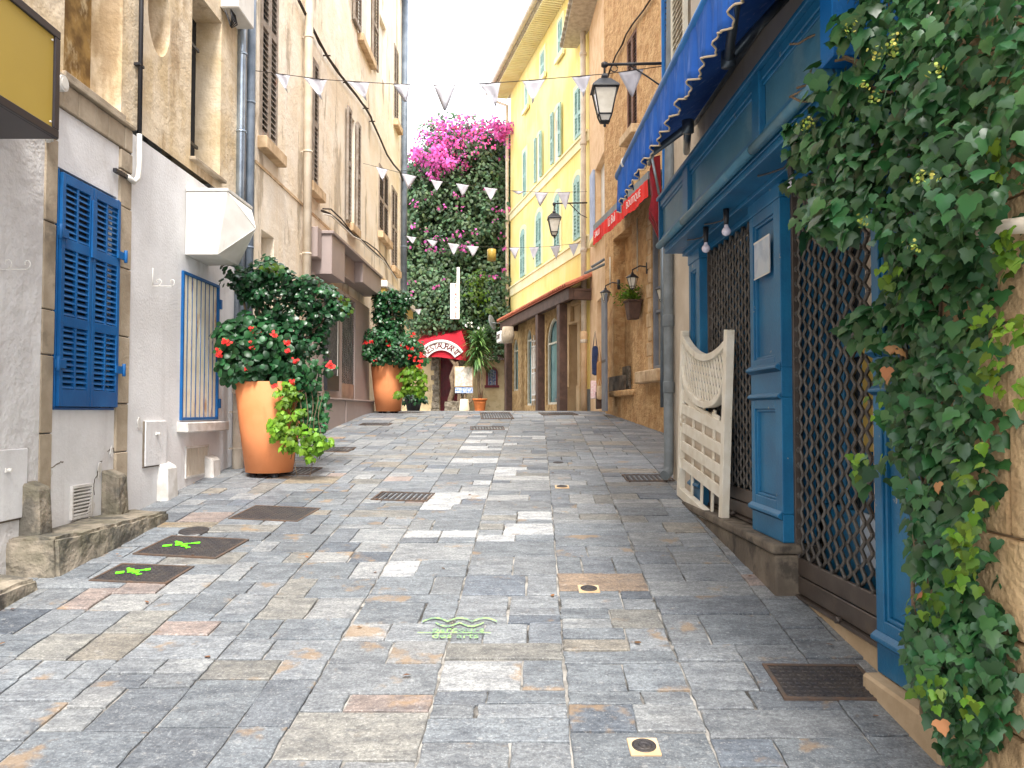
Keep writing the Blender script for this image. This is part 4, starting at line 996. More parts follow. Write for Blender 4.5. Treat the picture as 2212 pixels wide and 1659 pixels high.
# pilasters
def pilaster(a, b, zb_, off=.085, name='pilaster', bright=False):
    m_ = MB(); y = -off
    def panel(z0, z1, x0=a, x1=b):
        f = .07
        m_.box(x0, x0+f, y, .12, z0, z1); m_.box(x1-f*1.6, x1, y, .12, z0, z1); m_.box(x0+f, x1-f*1.6, y, .12, z0, z0+f); m_.box(x0+f, x1-f*1.6, y, .12, z1-f, z1)
        m_.box(x0+f, x0+f+.018, y+.012, .1, z0+f, z1-f); m_.box(x1-f*1.6-.018, x1-f*1.6, y+.012, .1, z0+f, z1-f); m_.box(x0+f+.018, x1-f*1.6-.018, y+.012, .1, z1-f-.018, z1-f); m_.box(x0+f+.018, x1-f*1.6-.018, y+.012, .1, z0+f, z0+f+.018)
        m_.box(x0+f+.0181, x1-f*1.6-.0181, y+.03, .1, z0+f+.0181, z1-f-.0181)
    panel(zb_+.17, 1.79); panel(1.97, 3.0)
    m_.box(a, b, y+.001, .12, zb_, zb_+.169); m_.box(a, b, y+.001, .12, 1.7901, 1.9699); m_.box(a-.01, b+.01, y-.006, .12, 3.001, 3.10)
    def mould(z, h=.045, o=.03):
        m_.add([(a-.0,y-.0005,z),(b+.0,y-.0005,z),(b+.0,y-o,z+h*.35),(a-.0,y-o,z+h*.35),(b+.0,y-o,z+h*.6),(a-.0,y-o,z+h*.6),(a-.0,y-.0005,z+h),(b+.0,y-.0005,z+h)], [(0,3,2,1)][::-1]+[(0,1,2,3),(3,2,4,5),(5,4,7,6),(0,3,5,6),(1,7,4,2),(0,6,7,1)])
    mould(zb_+.13, .06); mould(1.775, .045, .025); mould(1.945, .06, .035)
    return m_.build(name, M['shop'], SHOP, bevel=.004)
pilaster(ys(5.345), ys(4.77), zled-.01); pilaster(ys(7.05), ys(6.68), zled-.01); pilaster(ys(3.61), ys(3.05), .54)
q = MB(); q.box(sh0, ys(3.05), -.08, .12, 3.1005, 3.155); q.box(ys(6.68), ys(5.345), -.02, .12, 3.06, 3.10); q.box(g1a, g1b, -.02, .12, 3.06, 3.10)
q.box(sh0, ys(3.3), -.14, -.0805, 3.085, 3.155); q.box(sh0, ys(3.3), -.30, -.1405, 3.11, 3.155); q.build('soffit', M['shop'], SHOP, bevel=.003)
# fascia
fa, fb = ys(7.08), ys(3.44); fz0, fz1 = 3.157, 3.585; fy = -.335
q = MB(); q.box(fa, fb, fy+.03, 0, fz0, fz1)
dv = [(fa, fa+.03), (SX(1481,.335), SX(1492,.335)), (SX(1635,.335), SX(1651,.335)), (fb-.03, fb)]
for a, b in dv: q.box(a, b, fy-.012, fy+.0295, fz0+.055, fz1)
for i in range(3):
    a, b = dv[i][1], dv[i+1][0]
    q.box(a, b, fy, fy+.0295, fz1-.06, fz1); q.box(a, b, fy+.01, fy+.0295, fz1-.085, fz1-.0601); q.box(a, b, fy+.006, fy+.0295, fz0+.056, fz0+.10)
    q.box(a, b, fy+.015, fy+.0295, fz0+.1001, fz0+.12)
q.box(fa-.01, fb, fy-.03, 0, fz1+.001, fz1+.03)
q.build('fascia', M['shop'], SHOP, bevel=.004)
q = MB()
for i in range(3): a, b = dv[i][1], dv[i+1][0]; q.box(a+.02, b-.02, fy+.02, fy+.029, fz0+.1205, fz1-.0855)
q.build('fascia_panel', M['shoppanel'], SHOP)
q = MB()
for i in range(3): a, b = dv[i][0], dv[i+1][0]+(.0 if i < 2 else .03); q.tube([(a+.006, fy-.008, fz0+.026), (b-.006, fy-.008, fz0+.026)], .031, 12)
q.build('fascia_moulding', M['shoppanel'], SHOP)
q = MB(); q.box(fb+.001, fb+.13, fy-.04, 0, 3.2, 4.6); q.build('end_board', M['shopbright'], SHOP, bevel=.005)
# expanding grilles
def grille(a, b, z0, z1, y, nm, slat_z):
    t = wthing(SH, a, z0, 'roller_grille', nm, 'security grille', 'closed lattice grilles of the blue shop')
    q = MB(); wd = .076; n = int(round((b-a)/wd)); wd = (b-a)/n; hh = .045; rows = int((z1-slat_z)/hh)
    for k in range(n+1):
        x = a + k*wd; s = 1 if k % 2 else -1; pts = []
        for j in range(rows+1):
            z = slat_z + j*hh; o_ = wd*.44*(1 if (j % 2) else -1)*s
            pts.append((min(b, max(a, x+o_)), y + .008*((j+k) % 2), z))
        q.tube(pts, .012, 5)
    for j in range(0, rows+1):
        z = slat_z+j*hh
        for k in range(n):
            if (j+k) % 2 == 0: q.cbox((a+(k+.5)*wd, y, z), (.022, .024, .016))
    q.build('lattice', M['grille'], t)
    q = MB(); hs = (slat_z-z0)/2
    for k in range(2): q.box(a+.01, b-.01, y-.012, y+.012, z0+k*hs+.004, z0+(k+1)*hs-.004)
    q.build('bottom_slats', M['grillebar'], t, bevel=.004)
    q = MB(); q.box(a, a+.03, y-.02, y+.03, z0-.02, z1); q.build('guide_rail', M['grillebar'], t, bevel=.003)
    q = MB(); q.box(a, b, y-.03, y+.02, z0-.022, z0-.004); q.tube([(a+(b-a)*.55, y-.05, z0+.0), (a+(b-a)*.55, y-.02, z0)], .018); q.build('lock_bar', M['grillebar'], t)
grille(g1a, g1b, zsill+.02, 3.08, .0, 'brown lattice grille closing the near bay by the ivy', .845)
grille(g2a, g2b, zled+.02, 3.08, .0, 'brown lattice grille behind the leaning ivory gate', 1.15)
# notice
na, nb = SX(1634, .09), SX(1667, .09); nw = wthing(SH, na, 2.57, 'notice', 'plastic covered notice taped to the blue pilaster', 'notice')
q = MB(); q.box(na, nb, -.0935, -.0865, 2.572, 2.806); q.build('sheet', M['paper'], nw)
q = MB(); q.box(na-.006, nb+.006, -.0955, -.0937, 2.80, 2.812); q.box(nb-.002, nb+.006, -.0955, -.0937, 2.568, 2.80); q.box(na-.006, nb-.002, -.0955, -.0937, 2.566, 2.575); q.build('sleeve_edge', M['white'], nw)
# bulbs
for (x, y, lb) in ((1525, 537, 'farthest frosted bulb under the blue fascia above the gate'), (1569, 500, 'middle frosted bulb under the blue fascia'), (1709, 402, 'frosted bulb nearest the ivy under the blue fascia')):
    lx, z = SH.px(x, y, .2); t = wthing(SH, lx, z, 'light_bulb', lb, 'bulb', 'bulbs under the blue fascia'); q = MB(); r = .032
    q.lathe([(.001, -r)] + [(r*math.sin(a), -r*math.cos(a)) for a in [math.pi*k/10 for k in range(1, 9)]] + [(.014, r*1.1), (.013, r*1.5)], 16, (lx, -.2, z)); q.build('globe', M['bulb'], t)
    q = MB(); q.lathe([(.016, r*1.5), (.018, r*2.4), (.022, 3.108-z)], 12, (lx, -.2, z)); q.build('socket', M['black'], t)
    q = MB(); q.tube([(lx, -.2, 3.07), (lx-.1, -.2, 3.05), (lx-.28, -.22, 3.075), (lx-.42, -.24, 3.10)], .006, 6); q.build('wire', M['black'], t)
# awning
AW = wthing(SH, ys(7.14), 3.8, 'blue_awning', 'partly folded bright blue awning with scalloped valance over the shop', 'awning')
aa, ab = ys(7.14), ys(2.3); by_, bz_ = -.685, 3.83
q = MB(); q.tube([(aa, by_, bz_), (ab, by_, bz_)], .045, 12); q.build('front_bar', M['shopbright'], AW)
q = MB(); q.tube([(aa+.38, by_, bz_), (aa+.42, by_, bz_)], .051, 12); q.build('bar_joint', M['white'], AW)
q = MB(); q.add([(aa+.15,by_,bz_+.045),(ab,by_,bz_+.045),(ab,-.03,4.28),(aa+.15,-.03,4.28),(aa+.15,by_,bz_+.035),(ab,by_,bz_+.035),(ab,-.03,4.26),(aa+.15,-.03,4.26)], [(0,1,2,3),(7,6,5,4),(0,3,7,4),(1,5,6,2),(0,4,5,1),(3,2,6,7)]); q.build('canopy', M['awning'], AW)
q = MB(); q.tube([(aa+.1, -.07, 4.3), (ab, -.07, 4.3)], .07, 12); q.build('roller', M['awnmetal'], AW)
NV = 300; top, bot, hem = [], [], []
def vy(s, k): return by_-.03 + k*(.016*math.sin(s*23)+.012*math.sin(s*41+1)+.008*math.sin(s*87))
va = aa+.1
for i in range(NV+1):
    s = va + (ab-va)*i/NV; sc = abs(math.sin((s-va)*math.pi/.27)); dz = .30 + .035*sc + (.05 if s < va+.12 else 0); top.append(s); bot.append(bz_-dz)
q = MB(); rows = 6
V = [(s, vy(s, j/rows), bz_+.0 + (bot[i]-bz_)*j/rows) for j in range(rows+1) for i, s in enumerate(top)]
n = NV+1; F = [(j*n+i, (j+1)*n+i, (j+1)*n+i+1, j*n+i+1) for j in range(rows) for i in range(NV)]
q.smooth = True; q.add(V, F); o = q.build('valance', M['awning'], AW); sd_ = o.modifiers.new('s', 'SOLIDIFY'); sd_.thickness = .004
q = MB(); q.tube([(s, vy(s, 1), bot[i]) for i, s in enumerate(top)], .0055, 5); q.build('hem', M['trimcloth'], AW)
def arm(e, w0, b0, nm='folding_arm'):
    q = MB(); q.tube([b0, e], .028, 8); q.tube([e, w0], .03, 8); q.lathe([(.001,-.05),(.045,-.045),(.045,.045),(.001,.05)], 12, e); q.build(nm, M['awnmetal'], AW)
arm((ys(5.8), -.385, 3.80), (ys(7.1), -.085, 4.04), (ys(6.9), -.665, 3.79))
arm((ys(4.77), -.385, 3.84), (ys(4.72), -.05, 4.2), (ys(3.6), -.665, 3.80))
# pole and pipes at the house corner
p = atY(1457, 500, 8.02); px_ = 1.585
pipe('drainpipe', 'grey riveted downpipe with kicked out foot beside the ivory gate', [(px_+.06, 8.02, 10.3), (px_+.05, 8.02, 6), (px_, 8.02, 3.2), (px_-.01, 8.02, 1.16), (px_-.02, 7.99, 1.10), (px_-.07, 7.93, 1.07)], .05, M['greypipe'], (), group=None)
q = MB(); 
for z in (1.95, 2.62): q.lathe([(.051, -.06), (.058, -.05), (.058, .05), (.051, .06)], 14, (px_-.005, 8.02, z))
build_split(q, 'collar', M['greypipe'], bpy.data.objects['drainpipe.005'] if 'drainpipe.005' in bpy.data.objects else None)
t = thing('blue_pole', 'bright blue perforated pole rising beside the grey downpipe', 'pole', (1.575, 8.12, 3.9), 0, None, (1.575, 8.12, 3.9))
q = MB(); q.box(1.545, 1.575, 8.08, 8.12, 3.9, 9.5); q.box(1.58, 1.60, 8.09, 8.13, 3.9, 9.5)
q.build('bar', M['shopbright'], t, bevel=.004)
q = MB()
for k in range(90): q.cbox((1.591, 8.085, 3.95+k*.06), (.012, .004, .02))
q.build('perforation', M['dark'], t)

# ---- leaning gate
gb = (1.573, 5.92, .775); gl = (1.526, 7.27, .945)
gd = Vector((gb[0]-gl[0], gb[1]-gl[1], gb[2]-gl[2])); gw = gd.length
GT = thing('lattice_gate', 'ivory wooden gate with dipped lattice top leaning before the shop', 'gate', gl, 0, None, (0, 0, 0))
GT.rotation_euler = Matrix(((gd.normalized()), Vector((0,0,1)).cross(gd).normalized(), gd.normalized().cross(Vector((0,0,1)).cross(gd).normalized()))).transposed().to_euler()
Hg = 1.49; w_ = gw; sw = .085; m_ = MB()
q = MB(); q.box(0, sw*.8, -.03, .03, 0, Hg); q.build('stile', M['gate'], GT, bevel=.004)
q = MB(); q.box(w_-sw*.9, w_, -.03, .03, -.01, Hg+.04); q.build('stile', M['gate'], GT, bevel=.004)
q = MB(); q.box(sw*.8, w_-sw*.9, -.028, .028, 0, .085); q.build('bottom_rail', M['gate'], GT, bevel=.004)
x0, x1 = sw*.8, w_-sw*.9; xm, hw = (x0+x1)/2, (x1-x0)/2
dip = lambda x: Hg-.03 - .33*math.sqrt(max(0, 1-((x-xm)/hw)**2))**1.0*1.0 if False else Hg-.04-.13*(1-((x-xm)/hw)**2)
low = lambda x: 1.17-.25*math.sqrt(max(0, 1-((x-xm)/hw)**2*.999))+.02
xs = [x0+(x1-x0)*i/30 for i in range(31)]
q = MB(); q.strip([(x, dip(x)) for x in xs], [(x, dip(x)-.055) for x in xs], -.03, .03); q.build('top_rail', M['gate'], GT, bevel=.003)
q = MB(); q.strip([(x, low(x)) for x in xs], [(x, low(x)-.05) for x in xs], -.034, .034); q.build('arched_rail', M['gate'], GT, bevel=.003)
q = MB()
n = 15
for s in (1, -1):
    for k in range(-n, 2*n):
        xb = x0 + (x1-x0)*k/n; pts = []
        for i in range(61):
            z = .8 + .7*i/60; x = xb + s*(z-.8)*.62
            if x0 < x < x1 and low(x)-.01 < z < dip(x)-.02: pts.append((x, z))
        if len(pts) > 2:
            (xa, za), (xb2, zb2) = pts[0], pts[-1]; d = Vector((xb2-xa, 0, zb2-za)); L_ = d.length; ang = math.atan2(d.x, d.z)
            q.cbox(((xa+xb2)/2, .006*s, (za+zb2)/2), (.026, .010, L_), Matrix.Rotation(ang, 3, 'Y'))
q.build('lattice', M['gate'], GT)
q = MB(); yy = 0
for k, (z, h) in enumerate(((.93,.10),(.755,.09),(.585,.09),(.425,.09),(.265,.09))):
    if z > .9:   # the broken top slat, sagging at the right
        for i in range(6):
            a, b = x0+(x1-x0)*.88*i/6, x0+(x1-x0)*.88*(i+1)/6; zz = min(z, low(a)-.12, low(b)-.12) ; q.cbox(((a+b)/2, 0, zz+.02-.008*i), (b-a+.003, .012, .10), Matrix.Rotation(.07, 3, 'Y'))
    else: q.box(x0, x1, -.012-.004*(k % 2), .004-.004*(k % 2), z, z+h)
q.build('cross_slats', M['gate'], GT, bevel=.002)
q = MB()
for k in range(1, 4): x = x0+(x1-x0)*k/4; q.box(x-.025, x+.025, .0045, .018, .086, .9 if k != 1 else .8)
q.build('upright_slats', M['gate'], GT, bevel=.002)
q = MB(); q.box(x0, x1, .02, .027, .30, .86); q.build('backing', M['beige'], GT)

# ============================================================ NEAR RIGHT STONE WALL AND IVY
SW = Wall(1.60, 2.95, .01, -1)
s_ = thing('stone_pier', 'warm stone block wall at the right edge behind the ivy', 'wall', SW.P(0, 0, 0), SW.ang, None, (0, 0, 0))
q = MB(); z = -.6; r_ = random.Random(8); off = 0
while z < 5.6:
    h = r_.uniform(.28, .4); x = -.0 - r_.uniform(0, .25)
    while x < 2.6: x2 = x + r_.uniform(.4, .75); q.box(max(0, x)+.004, x2-.004, -.01+r_.uniform(0, .014), .5, z+.004, z+h-.004); x = x2
    z += h
q.build('blocks', M['stone2'] if 'stone2' in M else M['stone'], s_, bevel=.012, seg=2)
q = MB(); q.box(.005, 2.55, .02, .49, -.6, 5.6); q.build('mortar_bed', M['concrete'], s_)
q = MB(); bx_, bz0_ = SW.px(2100, 505, .14); pts = [SW.px(x, y, .14) for x, y in ((2112, 506), (2140, 497), (2175, 490), (2235, 484))]; q.tube([(a, -.14, z) for a, z in pts], [.014, .02, .024, .025], 10)
q.build('x', M['creampipe']); o = bpy.data.objects['x']; o.name = 'bracket_pipe'; o.location = s_.location; o.rotation_euler = s_.rotation_euler; tag(o, 'pale pipe end poking out of the ivy at the right edge', 'pipe')

IVY = thing('ivy', 'thick dark green ivy climbing the corner at the right', 'climbing plant', (1.55, 3.0, .1), 0, None, (1.55, 3.0, .1))
def ivy_patch(poly_px, off, n, depth=.10, size=(.05, .1), density=None):
    """sample leaves over an area of the shop-wall plane given by photo pixels, with real depth"""
    poly = [SH.px(x, y, off) for x, y in poly_px]; s = polysample(poly, n); P, N_, T_ = [], [], []
    for lx, z in s:
        d = off + .03 - abs(NR.normal(0, depth*.55)) + .03*math.sin(lx*9+z*5) + .02*math.sin(z*13-lx*4)
        P.append(SH.P(lx, -d, z)); N_.append((-1+NR.normal(0, .5), -.55+NR.normal(0, .6), .5+NR.normal(0, .5))); T_.append((NR.normal(0, .35), NR.normal(0, .35), -1))
    return P, N_, T_, list(NR.uniform(size[0], size[1], n))
top = [(1800,-60),(1808,40),(1850,70),(1855,130),(1800,200),(1740,250),(1712,330),(1730,370),(1712,400),(1745,430),(1770,480),(1800,520),(1840,470),(1900,500),(1935,560),(2080,560),(2150,440),(2185,330),(2212,250),(2240,-60)]
mid = [(1885,500),(1915,570),(1905,640),(1868,690),(1893,750),(1903,850),(1935,930),(1940,1060),(1968,1180),(2000,1260),(2000,1330),(2095,1330),(2105,1180),(2100,1030),(2135,900),(2120,700),(2135,560),(2110,470)]
low_ = [(1975,1300),(1955,1340),(1962,1420),(2000,1480),(2025,1560),(2030,1640),(2085,1640),(2125,1620),(2165,1480),(2130,1330),(2080,1280)]
A = [[], [], [], []]
def addp(r): 
    for i in range(4): A[i] += list(r[i])
addp(ivy_patch(top, .42, 1350, .22, (.03, .068))); addp(ivy_patch(top, .26, 900, .1, (.04, .07)))
addp(ivy_patch(mid, .24, 1250, .18, (.028, .07))); addp(ivy_patch(mid, .1, 650, .08, (.04, .07)))
addp(ivy_patch(low_, .24, 700, .13, (.028, .062))); addp(ivy_patch(low_, .1, 300, .06, (.035, .06)))
# stray sprigs to the left
for c, n in (((1745,295), 40), ((1755,470), 30), ((1800,470), 25), ((1880,700), 22), ((1880,1020), 10), ((1800,170), 30), ((1825,60), 30)):
    addp(ivy_patch([(c[0]-38, c[1]-35), (c[0]+45, c[1]-40), (c[0]+50, c[1]+40), (c[0]-30, c[1]+38)], .45 if c[1] < 500 else .2, n, .06))
n = len(A[0]); tt = tints(n, .55, 1.55, .18)
scatter('foliage', M['ivy'], A[0], A[1], A[2], A[3], tmpl_ivy(), tt, IVY)
B = [[], [], [], []]
def addb(r):
    for i in range(4): B[i] += list(r[i])
for c, n in (((1885,1018), 9), ((2195,340), 10), ((2150,555), 10), ((2190,720), 14), ((2130,700), 14), ((2175,840), 9), ((2140,800), 12), ((2120,1000), 8), ((2150,1110), 10), ((2120,1200), 9), ((2090,1180), 14), ((2060,1250), 12), ((2080,1520), 10), ((2010,1300), 18), ((2040,1500), 10), ((1905,860), 3), ((1960,600), 12), ((2070,420), 8), ((2200,530), 12)):
    addb(ivy_patch([(c[0]-32, c[1]-40), (c[0]+32, c[1]-40), (c[0]+32, c[1]+40), (c[0]-32, c[1]+40)], .30, n, .04, (.025, .045)))
scatter('young_leaves', M['lime'], B[0], B[1], B[2], B[3], tmpl_ivy(), tints(len(B[0]), .22, .8, .15), IVY)
# ivy stems
q = MB(); r_ = random.Random(12)
for k in range(22):
    x, y = r_.uniform(2005, 2090), r_.uniform(1520, 1650); pts = []; lx0, z = SH.px(x, y, .1); ph = r_.uniform(0, 6); dr = r_.uniform(-.004, .004); amp = r_.uniform(.01, .035)
    for i in range(60):
        pts.append(SH.P(lx0+dr*i+amp*math.sin(i*.35+ph), -.09-.05*math.sin(i*.22+k), z)); z += r_.uniform(.045, .07)
        if z > 3.9: break
    q.tube(pts, [.010*(1-.6*i/len(pts)) for i in range(len(pts))], 5)
for k in range(14):
    lx, z = SH.px(r_.uniform(1740, 1980), r_.uniform(80, 480), .3); pts = [SH.P(lx+.03*i, -.4+.03*i, z+.02*math.sin(i*1.3+k)-.01*i) for i in range(14)]; q.tube(pts, .006, 5)
q.build('stems', M['bark'], IVY)
# berries
P, N_, T_, S_ = [], [], [], []
for c in ((1840,60),(1925,92),(1930,110),(1895,115),(2020,150),(1865,190),(1890,210),(1745,262),(1740,275),(2010,385),(1985,390),(1860,480),(1970,540)):
    lx, z = SH.px(c[0], c[1], .58)
    for k in range(13): v = NR.normal(0, .013, 3); P.append(SH.P(lx, -.58, z)+Vector(v)); N_.append(tuple(v)); T_.append((NR.normal(), NR.normal(), 1)); S_.append(.011)
tag(scatter('berries', M['berry'], P, N_, T_, S_, tmpl_round(), tints(len(P), .6, 1.5, .2), IVY), kind='stuff')
P, N_, T_, S_ = [], [], [], []
for c, n in (((1925,740), 3), ((1905,800), 2), ((2035,1050), 1), ((1985,1295), 1), ((2060,1560), 1)):
    r4 = ivy_patch([(c[0]-16, c[1]-16), (c[0]+16, c[1]-16), (c[0]+16, c[1]+16), (c[0]-16, c[1]+16)], .3, n, .01, (.035, .055)); P += r4[0]; N_ += r4[1]; T_ += r4[2]; S_ += r4[3]
scatter('dead_leaves', M['dryleaf'], P, N_, T_, S_, tmpl_ivy(), tints(len(P), .6, 1.3, .1), IVY)

# ============================================================ BROWN ROUGHCAST HOUSE
WB = Wall(1.83, 15.6, .133, -1)
BX = WB.X
def empty_part(name, parent):
    t = bpy.data.objects.new(name, None); COL.objects.link(t); t.parent = parent; OFF[t.name] = OFF[parent.name]; return t
def body(mb, x0, x1, z0, z1, d, ov=.15):
    mb.add([(x0,0,z0),(x0,0,z1),(x0,d,z1),(x0,d,z0),(x1,0,z0),(x1,0,z1),(x1,d,z1),(x1,d,z0)], [(0,3,2,1),(4,5,6,7),(2,3,7,6)]); mb.box(x0-ov, x1+ov, -.3, d, z1, z1+.12)
HB = wthing(WB, 2.5, 1.5, 'roughcast_house', 'ochre roughcast house behind the blue awning with red awnings', 'house')
ra, rb = BX(1326), BX(1367); rz1 = WB.Z(1340, 505); rz0 = WB.Z(1340, 893)
wa, wb = BX(1409), BX(1436); wz1, wz0 = WB.Z(1409, 455), WB.Z(1409, 800)
va, vb = BX(1358), BX(1380); vz1, vz0 = WB.Z(1358, 85), WB.Z(1358, 294)
q = MB(); q.facade(0, 5.9, .4, 11.5, [(ra, rb, 2.1, rz1, .22), (wa, wb, wz0, wz1, .12), (va, vb, vz0, vz1, .12)]); body(q, 0, 5.9, .4, 11.5, 4); q.build('wall', M['rough'], HB)
q = MB(); n = 10
for s, (a, b) in ((0, (ra, rb)),): 
    q.box(rb-.4, rb-.02, .2, .215, 2.6, rz1-.7)
q.build('window_pane', M['glassdark'], HB)
q = MB()
for k in range(6): x = rb-.40+.07*k; q.tube([(x, .14, 2.45), (x, .14, rz1-.65)], .011, 6)
q.box(rb-.42, rb, .13, .15, 2.85, 2.88); q.build('window_bars', M['greyframe'], HB)
q = MB(); q.box(ra+.02, ra+.42, .16, .218, 2.12, 2.55); q.build('stone_infill', M['rubble'], HB, bevel=.01)
q = MB(); q.box(ra-.05, rb+.1, -.09, .05, 1.98, 2.09); q.build('recess_sill', M['rough'], HB, bevel=.02)
q = MB(); q.box(BX(1316), BX(1347), -.012, .05, WB.Z(1316, 850), WB.Z(1316, 815)); q.build('stone_patch', M['ledge'], HB, bevel=.005)
wt = empty_part('window', HB)
q = MB(); q.box(wa, wb, .09, .1, wz0, wz1); q.build('pane', M['glass'], wt)
q = MB(); f = .07; q.box(wa, wa+f, .02, .09, wz0, wz1).box(wb-f, wb, .02, .09, wz0, wz1).box(wa+f, wb-f, .02, .09, wz0, wz0+f).box(wa+f, wb-f, .02, .09, wz1-f, wz1).box(wa+f, wb-f, .04, .09, wz0+.9, wz0+.94); q.build('frame', M['greyframe'], wt, bevel=.004)
q = MB(); q.box(BX(1391), wb+.1, -.16, .02, wz0-.2, wz0-.003); q.build('sill', M['cream2'], wt, bevel=.02)
q = MB(); z = wz0; k = 0
while z < wz1-.15: q.box(wa-.16-(k % 2)*.08, wa-.003, -.015, .02, z, z+.22); z += .235; k += 1
q.build('jamb_stones', M['cream2'], wt, bevel=.01)
wt = empty_part('window', HB)
for u0, u1 in ((va, (va+vb)/2-.004), ((va+vb)/2+.004, vb)): q = MB(); louvre(q, u0, u1, vz0, vz1, .0, .04, .045, rails=(.5,), pitch=.06, railh=.07); q.build('shutter', M['brownshut'], wt)
q = MB(); q.box(va-.06, vb+.12, -.14, .02, vz0-.16, vz0-.003); q.build('sill', M['cream2'], wt, bevel=.015)
q = MB(); q.box(va, vb, .1, .119, vz0, vz1); q.build('pane', M['dark'], wt)
# cords on the wall
t = wthing(WB, 3, 5, 'facade_cable', 'dark cable slanting up the roughcast wall above the street lantern', 'cable'); pp = [WB.px(x, y, .04) for x, y in ((1312, 170), (1318, 152), (1330, 120), (1345, 95), (1352, 75), (1368, 50), (1390, 22), (1412, -12))]
q = MB(); q.tube([(a, -.04, z) for a, z in pp], .016, 6); q.tube([(a, -.05-.01*(i % 2), z-.02) for i, (a, z) in enumerate(pp)], .011, 6); q.build('cable', M['cord'], t)
for (xx, y0, y1, lb) in ((1318, 555, 622, 'thin white conduit above the left wall lantern'), (1377, 470, 586, 'thin white conduit above the right wall lantern')):
    a, z0 = WB.px(xx, y1, .02); z1 = WB.Z(xx, y0, .02); t = wthing(WB, a, z0, 'conduit', lb, 'conduit', 'conduits of the wall lanterns'); q = MB(); q.tube([(a, -.02, z0), (a, -.02, z1)], .012, 6); q.build('tube', M['ivory'], t)
# red awning
RA = wthing(WB, BX(1300), 4.6, 'red_awning', 'short red awning with white lettering on a grey cassette', 'awning')
ro = .55; a0, z0 = WB.px(1284, 491, ro); a1, z1 = WB.px(1403, 380, ro); zt = (z0+z1)/2
q = MB(); q.box(a0, a1, -ro-.02, -ro+.1, zt-.06, zt+.05); q.add([(a0,-ro+.1,zt+.05),(a1,-ro+.1,zt+.05),(a1,0,zt+.25),(a0,0,zt+.25),(a0,-ro+.1,zt+.02),(a1,-ro+.1,zt+.02),(a1,0,zt+.2),(a0,0,zt+.2)], [(0,1,2,3),(7,6,5,4),(0,3,7,4),(1,5,6,2),(0,4,5,1)]); q.build('cassette', M['greypipe'], RA)
q = MB(); N_ = 60; V = []; 
for j in range(4):
    for i in range(N_+1): s = a0+.05+(a1-a0-.08)*i/N_; V.append((s, -ro-.025-.012*math.sin(s*9)*j/3-.006*math.sin(s*31), zt-.06-(.25+.012*math.sin(s*5))*j/3))
q.add(V, [(j*(N_+1)+i, (j+1)*(N_+1)+i, (j+1)*(N_+1)+i+1, j*(N_+1)+i+1) for j in range(3) for i in range(N_)]); o = q.build('valance', M['redawn'], RA); m_ = o.modifiers.new('s', 'SOLIDIFY'); m_.thickness = .004
q = MB(); L_ = a1-a0
for txt, u, s in (('SALLI', .12, .15), ('Li Bul', .42, .2), ('BOUTIQUE', .8, .15)): q.merge(text_mb(txt, s, .001), Matrix.Translation((a0+L_*u, -ro-.047, zt-.18)))
q.build('lettering', M['whitesign'], RA)
# folded dark red awning near the house corner
pp = [atY(x, y, 10.6) for x, y in ((1403, 365), (1412, 340), (1426, 335), (1428, 430), (1424, 500), (1412, 470), (1401, 452), (1409, 420))]
t = thing('folded_awning', 'dark red awning folded shut against the house corner', 'awning', pp[0], 0, None, tuple(pp[0])); q = MB()
for k, dx in enumerate((0, .05, .1)):
    q.add([(p.x+dx*.4, p.y+.12*k-.03*(i % 2), p.z-.03*k) for i, p in enumerate(pp)] + [(p.x+dx*.4+.01, p.y+.12*k+.05+.03*(i % 2), p.z-.03*k) for i, p in enumerate(pp)], [list(range(7, -1, -1)), list(range(8, 16))] + [(i, (i+1) % 8, 8+(i+1) % 8, 8+i) for i in range(8)])
q.build('cloth', M['darkred2'], t)
q = MB(); a = atY(1408, 338, 10.4); b = atY(1424, 420, 10.2); q.tube([a, a+Vector((.02, .3, 0))], .035, 8); q.tube([a, b], .018, 8); q.tube([atY(1432, 450, 10.3), atY(1431, 880, 10.3)], .03, 8); q.build('arm', M['awnmetal'], t)

